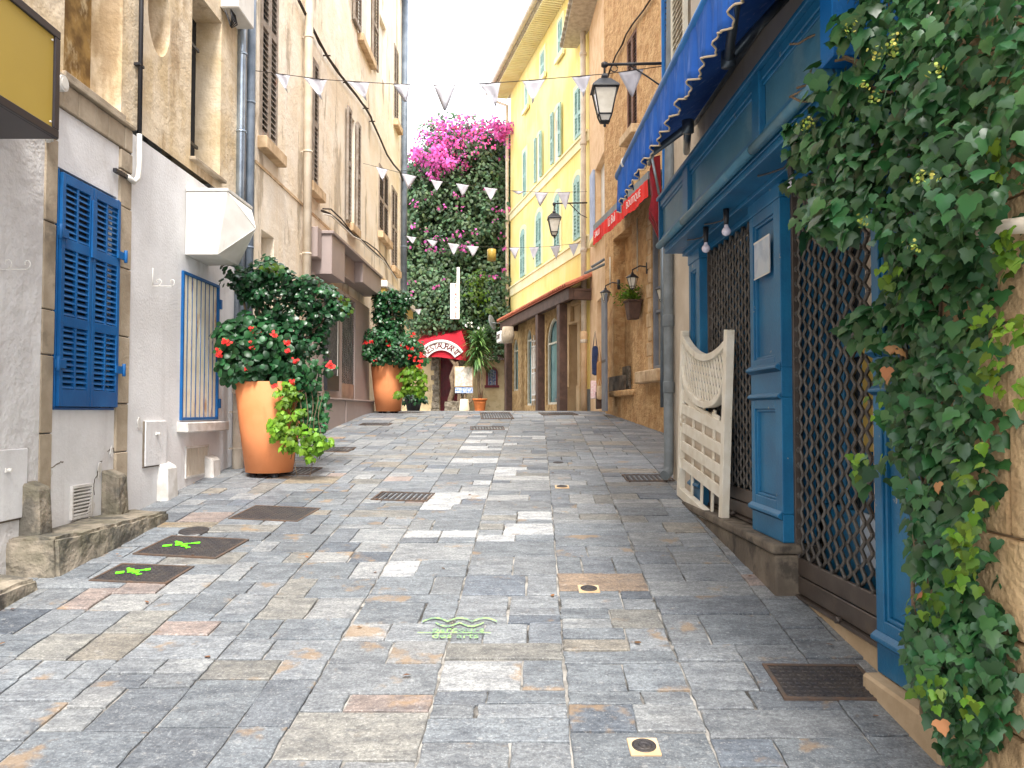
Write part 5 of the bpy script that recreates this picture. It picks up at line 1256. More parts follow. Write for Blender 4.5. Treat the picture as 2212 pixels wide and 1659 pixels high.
# ------------------------------------------------ lanterns
def lantern(mb_g, t, c, H, wall_dir, armlen, arm_drop=.0, hexa=4, sub=True):
    """c = top centre of the lantern head; H = head height; builds parts under t"""
    c = Vector(c); R_ = H*.30; rot = math.pi/4 if hexa == 4 else 0
    q = MB(); q.lathe([(R_*.18, 0), (R_*.22, -H*.02), (R_*.3, -H*.05), (R_*.22, -H*.09), (R_*.5, -H*.12), (R_*1.15, -H*.27), (R_*1.18, -H*.30), (R_*1.0, -H*.31)], hexa, c, False, True, rot)
    q.build('roof', M['black'], t)
    q = MB(); zt_, zb_ = -H*.31, -H*.78; k1, k2 = R_*.98, R_*.55
    for k in range(hexa):
        a = 2*math.pi*k/hexa+rot; a2 = 2*math.pi*(k+1)/hexa+rot
        A = c+Vector((k1*math.cos(a), k1*math.sin(a), zt_)); B = c+Vector((k2*math.cos(a), k2*math.sin(a), zb_)); B2 = c+Vector((k2*math.cos(a2), k2*math.sin(a2), zb_)); A2 = c+Vector((k1*math.cos(a2), k1*math.sin(a2), zt_))
        q.tube([A, B], H*.014, 5); q.tube([B, B2], H*.016, 5); q.tube([A, A2], H*.016, 5)
        C_ = c+Vector((k2*.62*math.cos(a), k2*.62*math.sin(a), -H*.9)); C2 = c+Vector((k2*.62*math.cos(a2), k2*.62*math.sin(a2), -H*.9)); q.tube([B, C_], H*.013, 5); q.tube([C_, C2], H*.015, 5)
    q.lathe([(k2*.62, -H*.89), (k2*.3, -H*.93), (k2*.12, -H*.95), (k2*.2, -H*.975), (k2*.02, -H)], 8, c); q.build('frame', M['black'], t)
    q = MB(); q.lathe([(k1*.95, zt_), (k2*.95, zb_), (k2*.58, -H*.885)], hexa, c, False, True, rot); q.build('glass', M['lampglass'], t)
    return t
# street lantern 1 hangs from an arm on the house corner
p1 = atY(1306, 160, 8.15); wall_pt = Vector((1.60, 8.12, p1.z+.10))
L1 = thing('street_lantern', 'large black street lantern hanging before the roughcast house', 'street lantern', p1, 0, 'black street lanterns on arms', tuple(p1))
lantern(None, L1, p1, .56, None, 0)
q = MB(); q.tube([p1+Vector((0, 0, -.01)), p1+Vector((0, 0, .13))], .012, 8); q.tube([p1+Vector((-.03, 0, .10)), wall_pt], .016, 8); q.lathe([(.001, .06), (.035, .08), (.035, .115), (.001, .13)], 10, p1)
q.tube([p1+Vector((.25, 0, .1)), p1+Vector((.33, 0, .05)), p1+Vector((.45, 0, -.03)), wall_pt+Vector((0, 0, -.28))], .009, 6); q.tube([p1+Vector((.10+.035*math.cos(a), 0, .06+.035*math.sin(a))) for a in [k*.5 for k in range(13)]], .006, 5)
q.build('arm', M['black'], L1)
WY = Wall(-.05, 27.2, 1.918, -8.2)
p2 = atY(1197, 455, 18.6); L2_ = thing('street_lantern', 'farther black street lantern hanging before the yellow house', 'street lantern', p2, 0, 'black street lanterns on arms', tuple(p2))
lantern(None, L2_, p2, .66, None, 0)
q = MB(); wp = atY(1268, 438, 18.9); q.tube([p2, p2+Vector((0, 0, .17))], .016, 8); a = p2+Vector((0, 0, .17)); q.tube([a, (a+wp)/2+Vector((0,0,0)), wp], .018, 8); q.lathe([(.001, .1), (.04, .13), (.04, .18), (.001, .2)], 10, p2)
q.tube([a.lerp(wp, .45)+Vector((0,0,0)), a.lerp(wp, .6)+Vector((0, 0, -.12)), a.lerp(wp, .8)+Vector((0, 0, -.28)), wp+Vector((0, 0, -.36))], .01, 6)
q.build('arm', M['black'], L2_)
def wall_lantern(px, py, H, off, label):
    lx, z = WB.px(px, py, off); c = WB.P(lx, -off, z); t = thing('wall_lantern', label, 'wall lantern', c, 0, 'small black wall lanterns', tuple(c))
    lantern(None, t, c, H, None, 0, hexa=6); w0 = WB.P(lx+.12, 0, z+.05); q = MB()
    q.tube([c+Vector((0,0,-.01)), c+Vector((0, 0, .04)), c.lerp(w0, .5)+Vector((0, 0, .07)), w0+Vector((0, 0, .02)), w0+Vector((0, 0, -.03))], .012, 6); q.tube([w0+Vector((0,0,-.09)), w0+Vector((0,0,.09))], .028, 8)
    q.build('bracket', M['black'], t)
wall_lantern(1366, 588, .30, .22, 'small black wall lantern beside the flower box'); wall_lantern(1308, 622, .30, .22, 'small black wall lantern above the hanging bags')
wall_lantern(1431, 612, .30, .22, 'small black wall lantern half hidden by the grey downpipe')
# flower box
a, z = WB.px(1342, 655, .3); b_ = a+.25; FB = wthing(WB, a, z, 'flower_box', 'brown plastic flower box fixed on the roughcast wall', 'flower box')
q = MB(); zb_ = WB.Z(1342, 692, .3); q.add([(a+.06,-.22,zb_),(b_-.02,-.22,zb_),(b_-.02,-.06,zb_),(a+.06,-.06,zb_),(a,-.25,z),(b_+.02,-.25,z),(b_+.02,-.02,z),(a,-.02,z)], [(0,3,2,1),(4,5,6,7),(0,1,5,4),(1,2,6,5),(2,3,7,6),(3,0,4,7)]); q.box(a-.02, b_+.04, -.27, 0, z+.001, z+.03); q.build('box', M['brownwood'], FB, bevel=.006)
FP = wthing(WB, a, z+.03, 'box_plant', 'light green feathery plant growing in the flower box', 'plant'); n = 420
P = []; N_ = []; T_ = []
for k in range(n): u = NR.uniform(-.12, 1.0); h = abs(NR.normal(0, .1)); P.append((a+(b_-a)*u+NR.normal(0,.03), -.18+NR.normal(0, .09), z+.04+h-.08*(u < 0))); N_.append(tuple(NR.normal(0, 1, 3))); T_.append((NR.normal()*.6-.3, NR.normal()*.6-.4, NR.normal()*.6+.4))
o = scatter('foliage', M['lime'], P, N_, T_, NR.uniform(.05, .09, n), tmpl_diamond(.2), tints(n, .25, .8), FP)

# ============================================================ PEACH HOUSE
WP = Wall(1.868, 19.0, .092, -2.7); XP = WP.X
HP = wthing(WP, 1.3, 1.7, 'peach_house', 'narrow peach rendered house between the yellow and roughcast houses', 'house')
pa, pb = XP(1284), XP(1301); pz1, pz0 = WP.Z(1284, 372), WP.Z(1284, 522)
da, db = XP(1291), XP(1312)
q = MB(); q.facade(0, 2.72, 1.2, 11.0, [(pa+.3, pb+.5, pz0, pz1, .16), (da, db, 1.75, WP.Z(1293, 648), .3)]); body(q, 0, 2.72, 1.2, 11.0, 4); q.build('wall', M['peach'], HP)
q = MB(); q.box(pa+.3, pb+.5, .13, .15, pz0, pz1); q.build('window_pane', M['white'], HP)
q = MB(); q.box(pa-.25, pa+.29, -.06, -.01, pz0-.02, pz1+.02); q.box(pa-.14, pa-.02, -.065, -.0601, pz0+.75, pz1-.1); q.box(pa+.06, pa+.18, -.065, -.0601, pz0+.75, pz1-.1); q.build('shutter', M['greyblue'], HP, bevel=.004)
q = MB(); q.box(pa+.1, pb+.6, -.12, .02, pz0-.12, pz0-.003); q.build('sill', M['yellowtrim'], HP, bevel=.01)
q = MB(); q.box(da+.01, db-.01, .27, .29, 1.75, WP.Z(1293, 648)); q.build('doorway', M['white'], HP)
q = MB(); ez = WP.Z(1278, 40)
for k in range(14):
    x = -.9+.27*k; q.strip([(x+.13*math.cos(a), ez+.0+.07*math.sin(a)) for a in [math.pi*i/8 for i in range(9)]], [(x+.11*math.cos(a), ez-.02+.07*math.sin(a)) for a in [math.pi*i/8 for i in range(9)]], -.62, .1)
q.box(-.95, 2.9, -.55, .1, ez-.06, ez-.02); q.build('eave_tiles', M['eave'], HP)
g0 = WP.px(1302, 642, .28); g1 = WP.px(1311, 642, .28); zb_ = WP.Z(1306, 888, .28)
t = wthing(WP, g0[0], zb_, 'grey_board', 'tall grey board standing at the doorway of the peach house', 'board'); q = MB(); q.box(g0[0], g1[0], -.31, -.27, zb_, g0[1]+.0); q.build('plank', M['greyframe'], t, bevel=.006); q = MB(); q.box(g0[0]+.02, g1[0]-.02, -.313, -.3101, zb_+.9, zb_+.95); q.build('latch', M['black'], t)
for (x0, y0, x1, y1, lb) in ((1264, 590, 1312, 568, 'lower grey rail slanting across the peach wall'), (1278, 577, 1306, 560, 'upper grey rail slanting across the peach wall')):
    a = WP.px(x0, y0, .3); b = WP.px(x1, y1, .05); t = wthing(WP, a[0], a[1], 'wall_rail', lb, 'rail', 'grey rails on the peach wall'); q = MB(); q.tube([(a[0], -.3, a[1]), (b[0], -.05, b[1])], .03, 8); q.build('bar', M['greypipe'], t)
# goods hung at the doorway
def bag(px0, py0, px1, py1, Y, m, name, label, cat, strap=True):
    p = atY(px0, py1, Y); r_ = atY(px1, py0, Y); w_, h_ = r_.x-p.x, r_.z-p.z; t = thing(name, label, cat, p, 0, 'goods hung at the shop doorway', tuple(p)); q = MB()
    pr = [(0, .0), (.5, -.04), (1, 0), (1.02, .3), (.95, .62), (.5, .66), (.05, .62), (-.02, .3)]
    if not strap: pr = [(0, 0), (1, .03), (1.0, .97), (0, 1)]
    for k, (s, y) in enumerate(((1.0, 0),)):
        pl = [(p.x+u*w_, p.z+v*h_) for u, v in pr]; q.prism(pl, Y-.05, Y+.05)
    q.build('body', m, t, bevel=.02, seg=2)
    if strap: q = MB(); q.tube([(p.x+w_*.15, Y, p.z+h_*.6), (p.x+w_*.5, Y, r_.z), (p.x+w_*.85, Y, p.z+h_*.6)], .012, 6); q.build('strap', m, t)
    return t
bag(1279, 715, 1292, 808, 16.6, M['navy'], 'hanging_bag', 'navy handbag hanging by the shop doorway', 'bag'); bag(1289, 748, 1301, 840, 16.5, M['kraft'], 'hanging_bag', 'square tan bag hanging beside the grey board', 'bag')
bag(1289, 818, 1301, 862, 16.45, M['cream2'], 'hanging_bag', 'small brown bag lowest beside the grey board', 'bag'); bag(1276, 822, 1288, 862, 16.6, M['pinkcloth'], 'hanging_cloth', 'pink patterned cloth hanging low by the doorway', 'cloth', False)
bag(1287, 846, 1300, 884, 16.5, M['brownwood'], 'sale_basket', 'dark basket standing on the ground by the doorway', 'basket', False)

# ============================================================ YELLOW HOUSE
HY = wthing(WY, 4, 1.7, 'yellow_house', 'tall yellow house with pale green shutters and arched shop below', 'house')
YX = WY.X; LY = 8.42; ez = WY.Z(1103, 218)
cl = WY.px(1123, 611)[1]; cu = WY.px(1113, 454)[1]
q = MB(); canz = WY.Z(1150, 640)
d0, d1 = YX(1234), YX(1252); dz1 = WY.Z(1240, 700)
q.facade(0, LY, 4.85, 12.9, []); q.facade(YX(1258), LY, 1.0, 4.85, []); body(q, 0, LY, 1.0, 12.9, 6, .2); q.build('wall', M['yellow'], HY)
sA = [WY.px(x, y) for x, y in ((1109, 845), (1109, 734), (1120, 734))]
aw = []   # arched openings: (x0,x1,zbase,ztop)
for (x0, x1, yb, yt) in ((1109, 1121, 845, 734), (1138, 1150, 876, 713), (1182, 1212, 874, 692)): aw.append((YX(x0), YX(x1), WY.Z(x0, yb), WY.Z(x0, yt)))
q = MB(); q.facade(0, YX(1216), 1.0, 4.85, [(a, b, c, d, .2) for a, b, c, d in aw], y=-.03); q.build('rubble_front', M['rougharch'], HY)
q = MB()
def arch_pts(a, b, zs_, r_, n=14): return [((a+b)/2-(b-a)/2*r_*math.cos(math.pi*k/n), zs_+(b-a)/2*r_*math.sin(math.pi*k/n)) for k in range(n+1)]
for a, b, c, d in aw:
    r_ = (b-a)/2; zs_ = d-r_; hi = [((a+b)/2-r_*1.0*math.cos(math.pi*k/14)/max(abs(math.cos(math.pi*k/14)), abs(math.sin(math.pi*k/14))), zs_+r_*math.sin(math.pi*k/14)/max(abs(math.cos(math.pi*k/14)), abs(math.sin(math.pi*k/14)))) for k in range(15)]
    q.strip([(x, min(z, d)) for x, z in hi], arch_pts(a, b, zs_, .995), -.032, .16)
q.build('arch_heads', M['rougharch'], HY)
for a, b, c, d in aw:
    wt = empty_part('arched_window', HY); r_ = (b-a)/2; zs_ = d-r_; q = MB(); q.box(a, b, .1, .12, c, d); q.build('pane', M['teal'], wt)
    q = MB(); q.strip(arch_pts(a, b, zs_, 1.0), arch_pts(a, b, zs_, .88), .02, .08); f = (b-a)*.06; q.box(a, a+f, .02, .08, c, zs_).box(b-f, b, .02, .08, c, zs_).box(a+f, b-f, .03, .08, zs_-.03, zs_+.02).box(a+f, b-f, .02, .08, c, c+.06); q.build('frame', M['ivory'], wt)
t = wthing(WY, YX(1150), 1.8, 'folded_gate', 'white lattice gate folded beside the middle arched window', 'gate'); ga, gz = WY.px(1149, 715, .1); gb_ = YX(1163, .1); gz0 = WY.Z(1149, 876, .1)
q = MB(); 
for k in range(4): x = ga+(gb_-ga)*k/3; q.tube([(x, -.1, gz0), (x, -.1, gz-.25+.12*math.sin(k*1.05))], .02, 6)
for z in (gz0+.15, gz0+.3, gz0+.95, gz0+1.1, gz0+1.75, gz0+1.9): q.box(ga, gb_, -.12, -.085, z, z+.03)
for s in (0, 1):
    for z in (gz0+.3, gz0+1.1):
        for k in range(3): x = ga+(gb_-ga)*(k+.5)/3; q.tube([(x+.05*math.sin(i*.6+s*3.14), -.1, z+.65*i/10) for i in range(11)], .01, 5)
q.build('lattice', M['whitesign'], t)
# canopy
co = .62; ca, cz = WY.px(1080, 690, co); cb, cz2 = WY.px(1229, 622, co); cz = (cz+cz2)/2; cb = min(cb, YX(1229, co))
CN = wthing(WY, ca, cz, 'shop_canopy', 'dark brown timber canopy edged with red tiles over the arched shop', 'canopy')
q = MB(); q.box(ca, cb, -co, -co+.12, cz-.32, cz-.04); q.box(ca, cb, -co+.121, -.035, cz-.12, cz-.05); q.box(ca, ca+.12, -co+.121, -.035, cz-.32, cz-.121); q.box(cb-.12, cb, -co+.121, -.035, cz-.32, cz-.121); q.build('beam', M['brownwood'], CN, bevel=.01)
q = MB(); n = int((cb-ca+.2)/.17)
for k in range(n):
    x = ca-.1+(cb-ca+.2)*(k+.5)/n; r_ = .075
    A = [(x+r_*math.cos(t_), r_*math.sin(t_)) for t_ in [math.pi*i/6 for i in range(7)]]
    V = [(u, -co-.1, cz-.02+v) for u, v in A] + [(u, -.03, cz+.28+v) for u, v in A] + [(x+(u-x)*.8, -co-.1, cz-.02+v*.75) for u, v in A] + [(x+(u-x)*.8, -.03, cz+.28+v*.75) for u, v in A]
    q.add(V, [(i, i+1, 8+i-1+1-1+0, 7+i) if False else (i, i+1, 7+i+1, 7+i) for i in range(6)] + [(i+1, i, 14+i, 14+i+1) for i in range(6)])
q.build('tiles', M['tile'], CN)
q = MB(); 
q.add([(ca-.1,-co-.08,cz-.04),(cb+.1,-co-.08,cz-.04),(cb+.1,-.03,cz+.27),(ca-.1,-.03,cz+.27),(ca-.1,-co-.08,cz-.055),(cb+.1,-co-.08,cz-.055),(cb+.1,-.03,cz+.25),(ca-.1,-.03,cz+.25)], [(0,1,2,3),(7,6,5,4),(0,3,7,4),(1,5,6,2),(0,4,5,1),(3,2,6,7)]); q.build('tile_bed', M['tile'], CN)
for x0, x1 in ((1096, 1105), (1164, 1176), (1211, 1224)):
    a, b = YX(x0, .5), YX(x1, .5); q = MB(); q.box(a, min(b, a+.26), -.62+.02, -.40, 1.5, cz-.321); q.build('post', M['brownwood'], CN, bevel=.01)
# stone-like sign
a, z = WY.px(1093, 712, .75); b_ = YX(1108, .75); zb_ = WY.Z(1093, 742, .75)
t = wthing(WY, a, z, 'hanging_sign', 'pale stone coloured sign block under the tiled canopy', 'sign'); q = MB(); c = WY.P(a, -.75, z)
L0 = atY(1093, 742, 25.2); L1p = atY(1107, 713, 25.2); q = MB(); t2 = t; h = z-zb_
q.box(a, a+.5, -1.05, -.66, zb_, zb_+h*.8); q.build('block', M['whitesign'], t, bevel=.03, seg=2)
q = MB(); q.lathe([(.001, -.25), (.16, -.24), (.2, 0), (.16, .24), (.001, .25)], 10, (a+.7, -.85, zb_+.2)); q.build('back_stone', M['stone'], t)
q = MB(); q.merge(text_mb('COUTE', .2, .003), Matrix.Translation((a+.25, -1.055, zb_+h*.4)) @ Matrix.Scale(.7, 4, (1,0,0))); q.build('lettering', M['brownwood'], t)
# door surround
q = MB(); q.facade(YX(1216), YX(1258), 1.0, 4.85, [(d0, d1, 1.6, min(4.2, dz1), .35)]); q.build('door_bay', M['tan'], HY)
q = MB(); a0, a1 = YX(1224), YX(1258); dz = min(4.2, dz1)
q.box(a0, d0-.003, -.06, .02, 1.2, dz).box(d1+.003, a1, -.06, .02, 1.2, dz).box(a0, a1, -.06, .02, dz+.003, dz+.42).box(a0-.08, a1+.08, -.14, .02, dz+.425, dz+.55).box(a0-.05, d0-.02, -.1, .02, 1.2, 2.35).box(d1+.02, a1+.05, -.1, .02, 1.2, 2.35)
q.box((d0+d1)/2-.1, (d0+d1)/2+.1, -.16, -.061, dz+.05, dz+.50); q.build('door_surround', M['tan'], HY, bevel=.01)
q = MB(); q.box(d0, d1, .3, .34, 1.6, dz); q.build('door', M['brownwood'], HY)
q = MB(); q.box(YX(1258)+.06, LY, -.02, .01, 1.2, 2.25); q.build('base_course', M['greypipe'], HY)
# string courses and windows
q = MB(); q.box(0, LY, -.04, .0, cl-.28, cl); q.box(0, LY, -.08, 0, cl+.001, cl+.05); q.box(0, LY, -.04, .0, cu-.22, cu); q.box(0, LY, -.08, 0, cu+.001, cu+.05); q.build('string_courses', M['yellowtrim'], HY)
def ywin(x0, x1, yt, yb, arch=False, mode='closed', sill=True, clampz=None):
    a, b = YX(x0), YX(x1); zt_ = WY.Z(x0, yt); zb_ = clampz if clampz else WY.Z(x0, yb); wt = empty_part('window', HY); w_ = b-a; y = -.03; s = .13
    q = MB(); 
    if arch: 
        zs_ = zt_-w_*.25; P_ = lambda r_: [((a+b)/2-(w_/2+r_)*math.cos(math.pi*k/12), zs_+(w_*.25+r_)*math.sin(math.pi*k/12)) for k in range(13)]
        q.strip(P_(s), P_(0), -.035, .0); q.box(a-s, a, -.035, 0, zb_, zs_).box(b, b+s, -.035, 0, zb_, zs_)
    else: q.box(a-s, a, -.035, 0, zb_, zt_).box(b, b+s, -.035, 0, zb_, zt_).box(a-s, b+s, -.035, 0, zt_+.001, zt_+s)
    q.build('surround', M['yellowtrim'], wt)
    m_ = (a+b)/2
    if mode == 'closed':
        zz = (zt_-w_*.25) if arch else zt_
        for u0, u1 in ((a, m_-.006), (m_+.006, b)): q = MB(); louvre(q, u0, u1, zb_+.01, zz, -.045, .04, .05, rails=(.45,), pitch=.085, railh=.08, tilt=.5); q.build('shutter', M['greenshut'], wt)
        q = MB(); q.box(a, b, -.004, -.001, zb_, zz)
        if arch: q.strip(P_(0), [(x, zs_+.0) for x, z in P_(0)], -.03, -.001); 
        q.build('panel', M['greenshut'], wt)
    else:
        q = MB(); q.box(a, b, -.02, -.001, zb_, zt_); q.build('pane', M['cream'], wt)
        for u0, u1 in ((a-w_*.5, a-.01), (b+.01, b+w_*.5)): q = MB(); louvre(q, u0, u1, zb_, zt_, -.09, .04, .05, rails=(.45,), pitch=.085, railh=.08); q.build('shutter', M['greenshut'], wt)
    if sill: q = MB(); q.box(a-.2, b+.2, -.1, -.036, zb_-.14, zb_-.002); q.build('sill', M['yellowtrim'], wt)
for x0, x1, yt in ((1126, 1136, 499), (1160, 1172, 463), (1200, 1212, 424), (1243, 1257, 384)): ywin(x0, x1, yt, 0, True, clampz=cl+.12, sill=False)
ywin(1132, 1139, 332, 0, clampz=cu+.12, sill=False); ywin(1246, 1260, 196, 0, clampz=cu+.12, sill=False); ywin(1163, 1171, 296, 0, True, 'open', clampz=cu+.12, sill=False); ywin(1201, 1212, 240, 0, True, 'open', clampz=cu+.12, sill=False)
ywin(1137, 1142, 188, 236); ywin(1171, 1179, 118, 171); ywin(1210, 1219, 48, 122)
# eave with tiles and gutter
q = MB(); n = int(LY/.24)+3; 
q.add([(-.5,-.62,12.86),(LY+.2,-.62,12.86),(LY+.2,.1,13.1),(-.5,.1,13.1),(-.5,-.62,12.8),(LY+.2,-.62,12.8),(LY+.2,.1,12.75),(-.5,.1,12.75)], [(0,1,2,3),(7,6,5,4),(0,3,7,4),(1,5,6,2),(0,4,5,1),(3,2,6,7)])
for k in range(n): x = -.45+.24*k; q.tube([(x, -.66, 12.90), (x, .1, 13.16)], .075, 8)
q.build('eave', M['eave'], HY)
q = MB()
for k in range(n*2): x = -.45+.12*k; q.box(x, x+.05, -.58, -.01, 12.70-.0, 12.745)
q.build('eave_rafters', M['yellowtrim'], HY)
q = MB(); q.tube([(-.5, -.72, 12.85), (LY+.2, -.72, 12.87)], .075, 10); q.build('gutter', M['creampipe'], HY)
q = MB(); q.tube([(-.4, -.72, 12.8), (-.35, -.5, 12.55), (-.15, -.12, 12.35), (-.1, -.1, 12.2)], .05, 8); q.tube([(LY+.1, -.72, 12.8), (LY+.12, -.5, 12.5), (LY+.15, -.12, 12.3)], .06, 8); build_split(q, 'gutter_outlet', M['creampipe'], HY)
def ypipe(lx, z0, z1, r_, m, label):
    t = wthing(WY, lx, z0, 'drainpipe', label, 'drainpipe', 'downpipes of the yellow house'); q = MB(); q.tube([(lx, -.12, z0), (lx, -.12, z1)], r_, 10)
    for z in (3.4, 5.6, 8.2, 10.4):
        if z > z0: q.lathe([(r_, -.05), (r_*1.25, -.04), (r_*1.25, .04), (r_, .05)], 10, (lx, -.12, z))
    q.build('pipe', m, t)
    if z0 < 2: q = MB(); q.lathe([(r_*1.05, 0), (r_*1.08, 1.75), (r_*1.25, 1.78), (r_*1.25, 1.9), (r_*1.05, 1.95)], 12, (lx, -.12, z0+.01)); q.build('base_sleeve', M['peach'], t)
ypipe(LY-.1, 1.68, 12.35, .07, M['creampipe'], 'pale downpipe at the near corner of the yellow house'); ypipe(-.02, 4.2, 12.3, .055, M['creampipe'], 'thin pale downpipe at the far corner of the yellow house')

# ============================================================ RESTAURANT AND CLIMBER
WR = Wall(-8, 28.0, 1, 0); RX = WR.X
HR = wthing(WR, 5, 1.7, 'restaurant_house', 'low cream restaurant house smothered by the flowering climber', 'house')
rd = (RX(950), RX(990), 1.7, WR.Z(950, 765)); rw = (RX(1054), RX(1071), WR.Z(1054, 832), WR.Z(1054, 798)); lw_ = (RX(886), RX(892), WR.Z(886, 722), WR.Z(886, 700))
q = MB(); q.facade(0, 9.5, 1.2, 6.2, [rd+(.3,), rw+(.15,), lw_+(.15,)]); body(q, 0, 9.5, 1.2, 6.2, 5); q.build('wall', mat('restaurant_plaster', 'd8c59e', 'c3ab80', 2, .95, .6, 25, '8f7a58', .6, (4,4,4), .55, b2=.4), HR)
q = MB(); q.box(rd[0], rd[1], .22, .28, rd[2], rd[3]); dr = q.build('door', M['darkred'], HR)
q = MB()
for k in range(5): x = rd[0]+.1+(rd[1]-rd[0]-.2)*k/4; q.box(x-.012, x+.012, .2, .219, rd[2]+.6, rd[3]-.1)
for k in range(6): z = rd[2]+.6+(rd[3]-.7-rd[2])*k/5; q.box(rd[0]+.1, rd[1]-.1, .185, .1995, z, z+.025)
q.build('door_grid', M['darkred'], dr)
q = MB(); q.box(rd[0]+.4, rd[0]+.46, .17, .184, rd[2]+1.0, rd[2]+1.3); q.build('handle', M['whitesign'], dr)
q = MB(); r_ = random.Random(2); z = 1.6
while z < rd[3]: h = r_.uniform(.14, .24); q.box(rd[0]-r_.uniform(.2, .32), rd[0]-.005, -.06-r_.uniform(0, .04), .02, z, z+h-.01); q.box(rd[1]+.005, rd[1]+r_.uniform(.15, .25), -.06, .02, z, z+h-.01); z += h
q.build('door_jambs', M['rubble'], HR, bevel=.02, seg=2)
wt = empty_part('window', HR); a, b, c, d = rw; zs_ = d-(b-a)*.35
P_ = lambda r_: [((a+b)/2-((b-a)/2+r_)*math.cos(math.pi*k/10), zs_+((b-a)*.35+r_)*math.sin(math.pi*k/10)) for k in range(11)]
q = MB(); q.strip(P_(.07), P_(0), -.05, .02); q.box(a-.07, a, -.05, .02, c, zs_).box(b, b+.07, -.05, .02, c, zs_).box(a-.12, b+.12, -.08, .02, c-.09, c-.002); q.build('frame', M['darkred'], wt)
q = MB(); q.box(a, b, .1, .12, c, d); q.build('pane', M['stick'], wt)
q = MB(); 
for k in range(1, 5): x = a+(b-a)*k/5; q.tube([(x, .03, c), (x, .03, d-.02)], .01, 5)
q.build('bars', M['black'], wt)
q = MB(); q.box(lw_[0], lw_[1], .1, .12, lw_[2], lw_[3]); q.build('small_pane', M['dark'], HR)
# side canopy with the pale word
a0, z0 = WR.px(1048, 766, .4); a1 = RX(1108, .4); t = wthing(WR, a0, z0, 'side_canopy', 'dark red canopy strip with pale word restaurant at the right', 'canopy')
q = MB(); q.box(a0, a1+.3, -.42, 0, z0-.18, z0+.15); q.box(a1-.3, a1-.1, -.40, -.3, z0-.9, z0-.181); q.build('strip', M['darkred'], t)
q = MB(); q.merge(text_mb('Restaurant', .24, .004), Matrix.Translation(((a0+a1)/2+.0, -.425, z0-.10))); q.build('lettering', M['whitesign'], t)
# red awning of the restaurant
AR = wthing(WR, RX(905, 1), 3.4, 'restaurant_awning', 'bright red restaurant awning with arched lettering', 'awning'); ao = 1.15
fp = [WR.px(x, y, ao) for x, y in ((899, 772), (945, 771), (1006, 779), (1008, 748), (997, 717), (950, 728), (897, 741))]
q = MB(); q.prism(fp, -ao, -ao+.04); bk = [(x+.25, z+.18) for x, z in fp[3:]]
q.add([(x, -ao+.02, z) for x, z in (fp[6], fp[5], fp[4])] + [(x+.1, 0, z+.35) for x, z in (fp[6], fp[5], fp[4])], [(0, 1, 4, 3), (1, 2, 5, 4)])
q.add([(fp[2][0], -ao+.02, fp[2][1]), (fp[3][0], -ao+.02, fp[3][1]), (fp[4][0], -ao+.02, fp[4][1]), (fp[4][0]+.2, 0, fp[4][1]+.3), (fp[2][0]+.2, 0, fp[2][1])], [(0, 4, 3, 2, 1)])
q.add([(fp[0][0], -ao+.02, fp[0][1]), (fp[6][0], -ao+.02, fp[6][1]), (fp[6][0]+.1, 0, fp[6][1]+.35), (fp[0][0]+.1, 0, fp[0][1])], [(0, 1, 2, 3)]); q.build('cloth', M['redawn'] if False else M['redcloth'], AR)
q = MB(); zz = WR.Z(950, 764, ao); q.box(fp[0][0], fp[2][0], -ao-.012, -ao-.001, zz-.03, zz+.0); q.build('fold', M['redcloth'], AR)
c0, z0 = WR.px(905, 764, ao+.05); c1, _ = WR.px(1001, 764, ao+.05); zp = WR.Z(955, 734, ao+.05); z1_ = WR.Z(905, 760, ao+.05)
cxm = (c0+c1)/2; hw = (c1-c0)/2; sag = zp-z1_; Rr = (hw*hw+sag*sag)/(2*sag); zc = zp-Rr; amax = math.asin(min(1, hw/Rr))
arc = lambda r_, k=24: [(cxm+r_*math.sin(-amax+2*amax*i/k), zc+r_*math.cos(-amax+2*amax*i/k)) for i in range(k+1)]
q = MB(); q.strip(arc(Rr), arc(Rr-.07), -ao-.09, -ao-.03); q.build('sign_rim', M['whitesign'], AR)
q = MB(); q.strip(arc(Rr-.0705), arc(Rr-.35), -ao-.05, -ao-.03); q.build('sign_board', M['whitesign'], AR)
q = MB(); q.strip(arc(Rr-.351), arc(Rr-.375), -ao-.06, -ao-.03)
word = 'RESTAURANT'
for i, ch in enumerate(word):
    an = (-amax+2*amax*(i+.5)/len(word))*.96; q.merge(text_mb(ch, .28, .006), Matrix.Translation((cxm+(Rr-.21)*math.sin(an), -ao-.058, zc+(Rr-.21)*math.cos(an))) @ Matrix.Rotation(an, 4, 'Y'))
q.build('lettering', M['darkred'], AR)
# vertical sign
v0 = WR.px(973, 690, 1.4); v1 = WR.px(993, 690, 1.4); vt = WR.Z(985, 600, 1.4); t = wthing(WR, v0[0], v0[1], 'vertical_sign', 'white vertical sign with red letters hanging in the climber', 'sign')
q = MB(); q.box(v0[0], v1[0], -1.5, -1.38, v0[1], vt-.2); q.box(v1[0]-.1, v1[0], -1.45, -1.40, vt-.2, vt+.35); q.build('board', M['whitesign'], t, bevel=.01)
q = MB(); word = 'E ROYALE'; hh = (vt-.2-v0[1])/8.3
for i, ch in enumerate(word):
    if ch != ' ': q.merge(text_mb(ch, hh*1.15, .004), Matrix.Translation(((v0[0]+v1[0])/2+.03, -1.503, vt-.2-hh*(i+.65))))
q.build('lettering', M['redsign'], t)
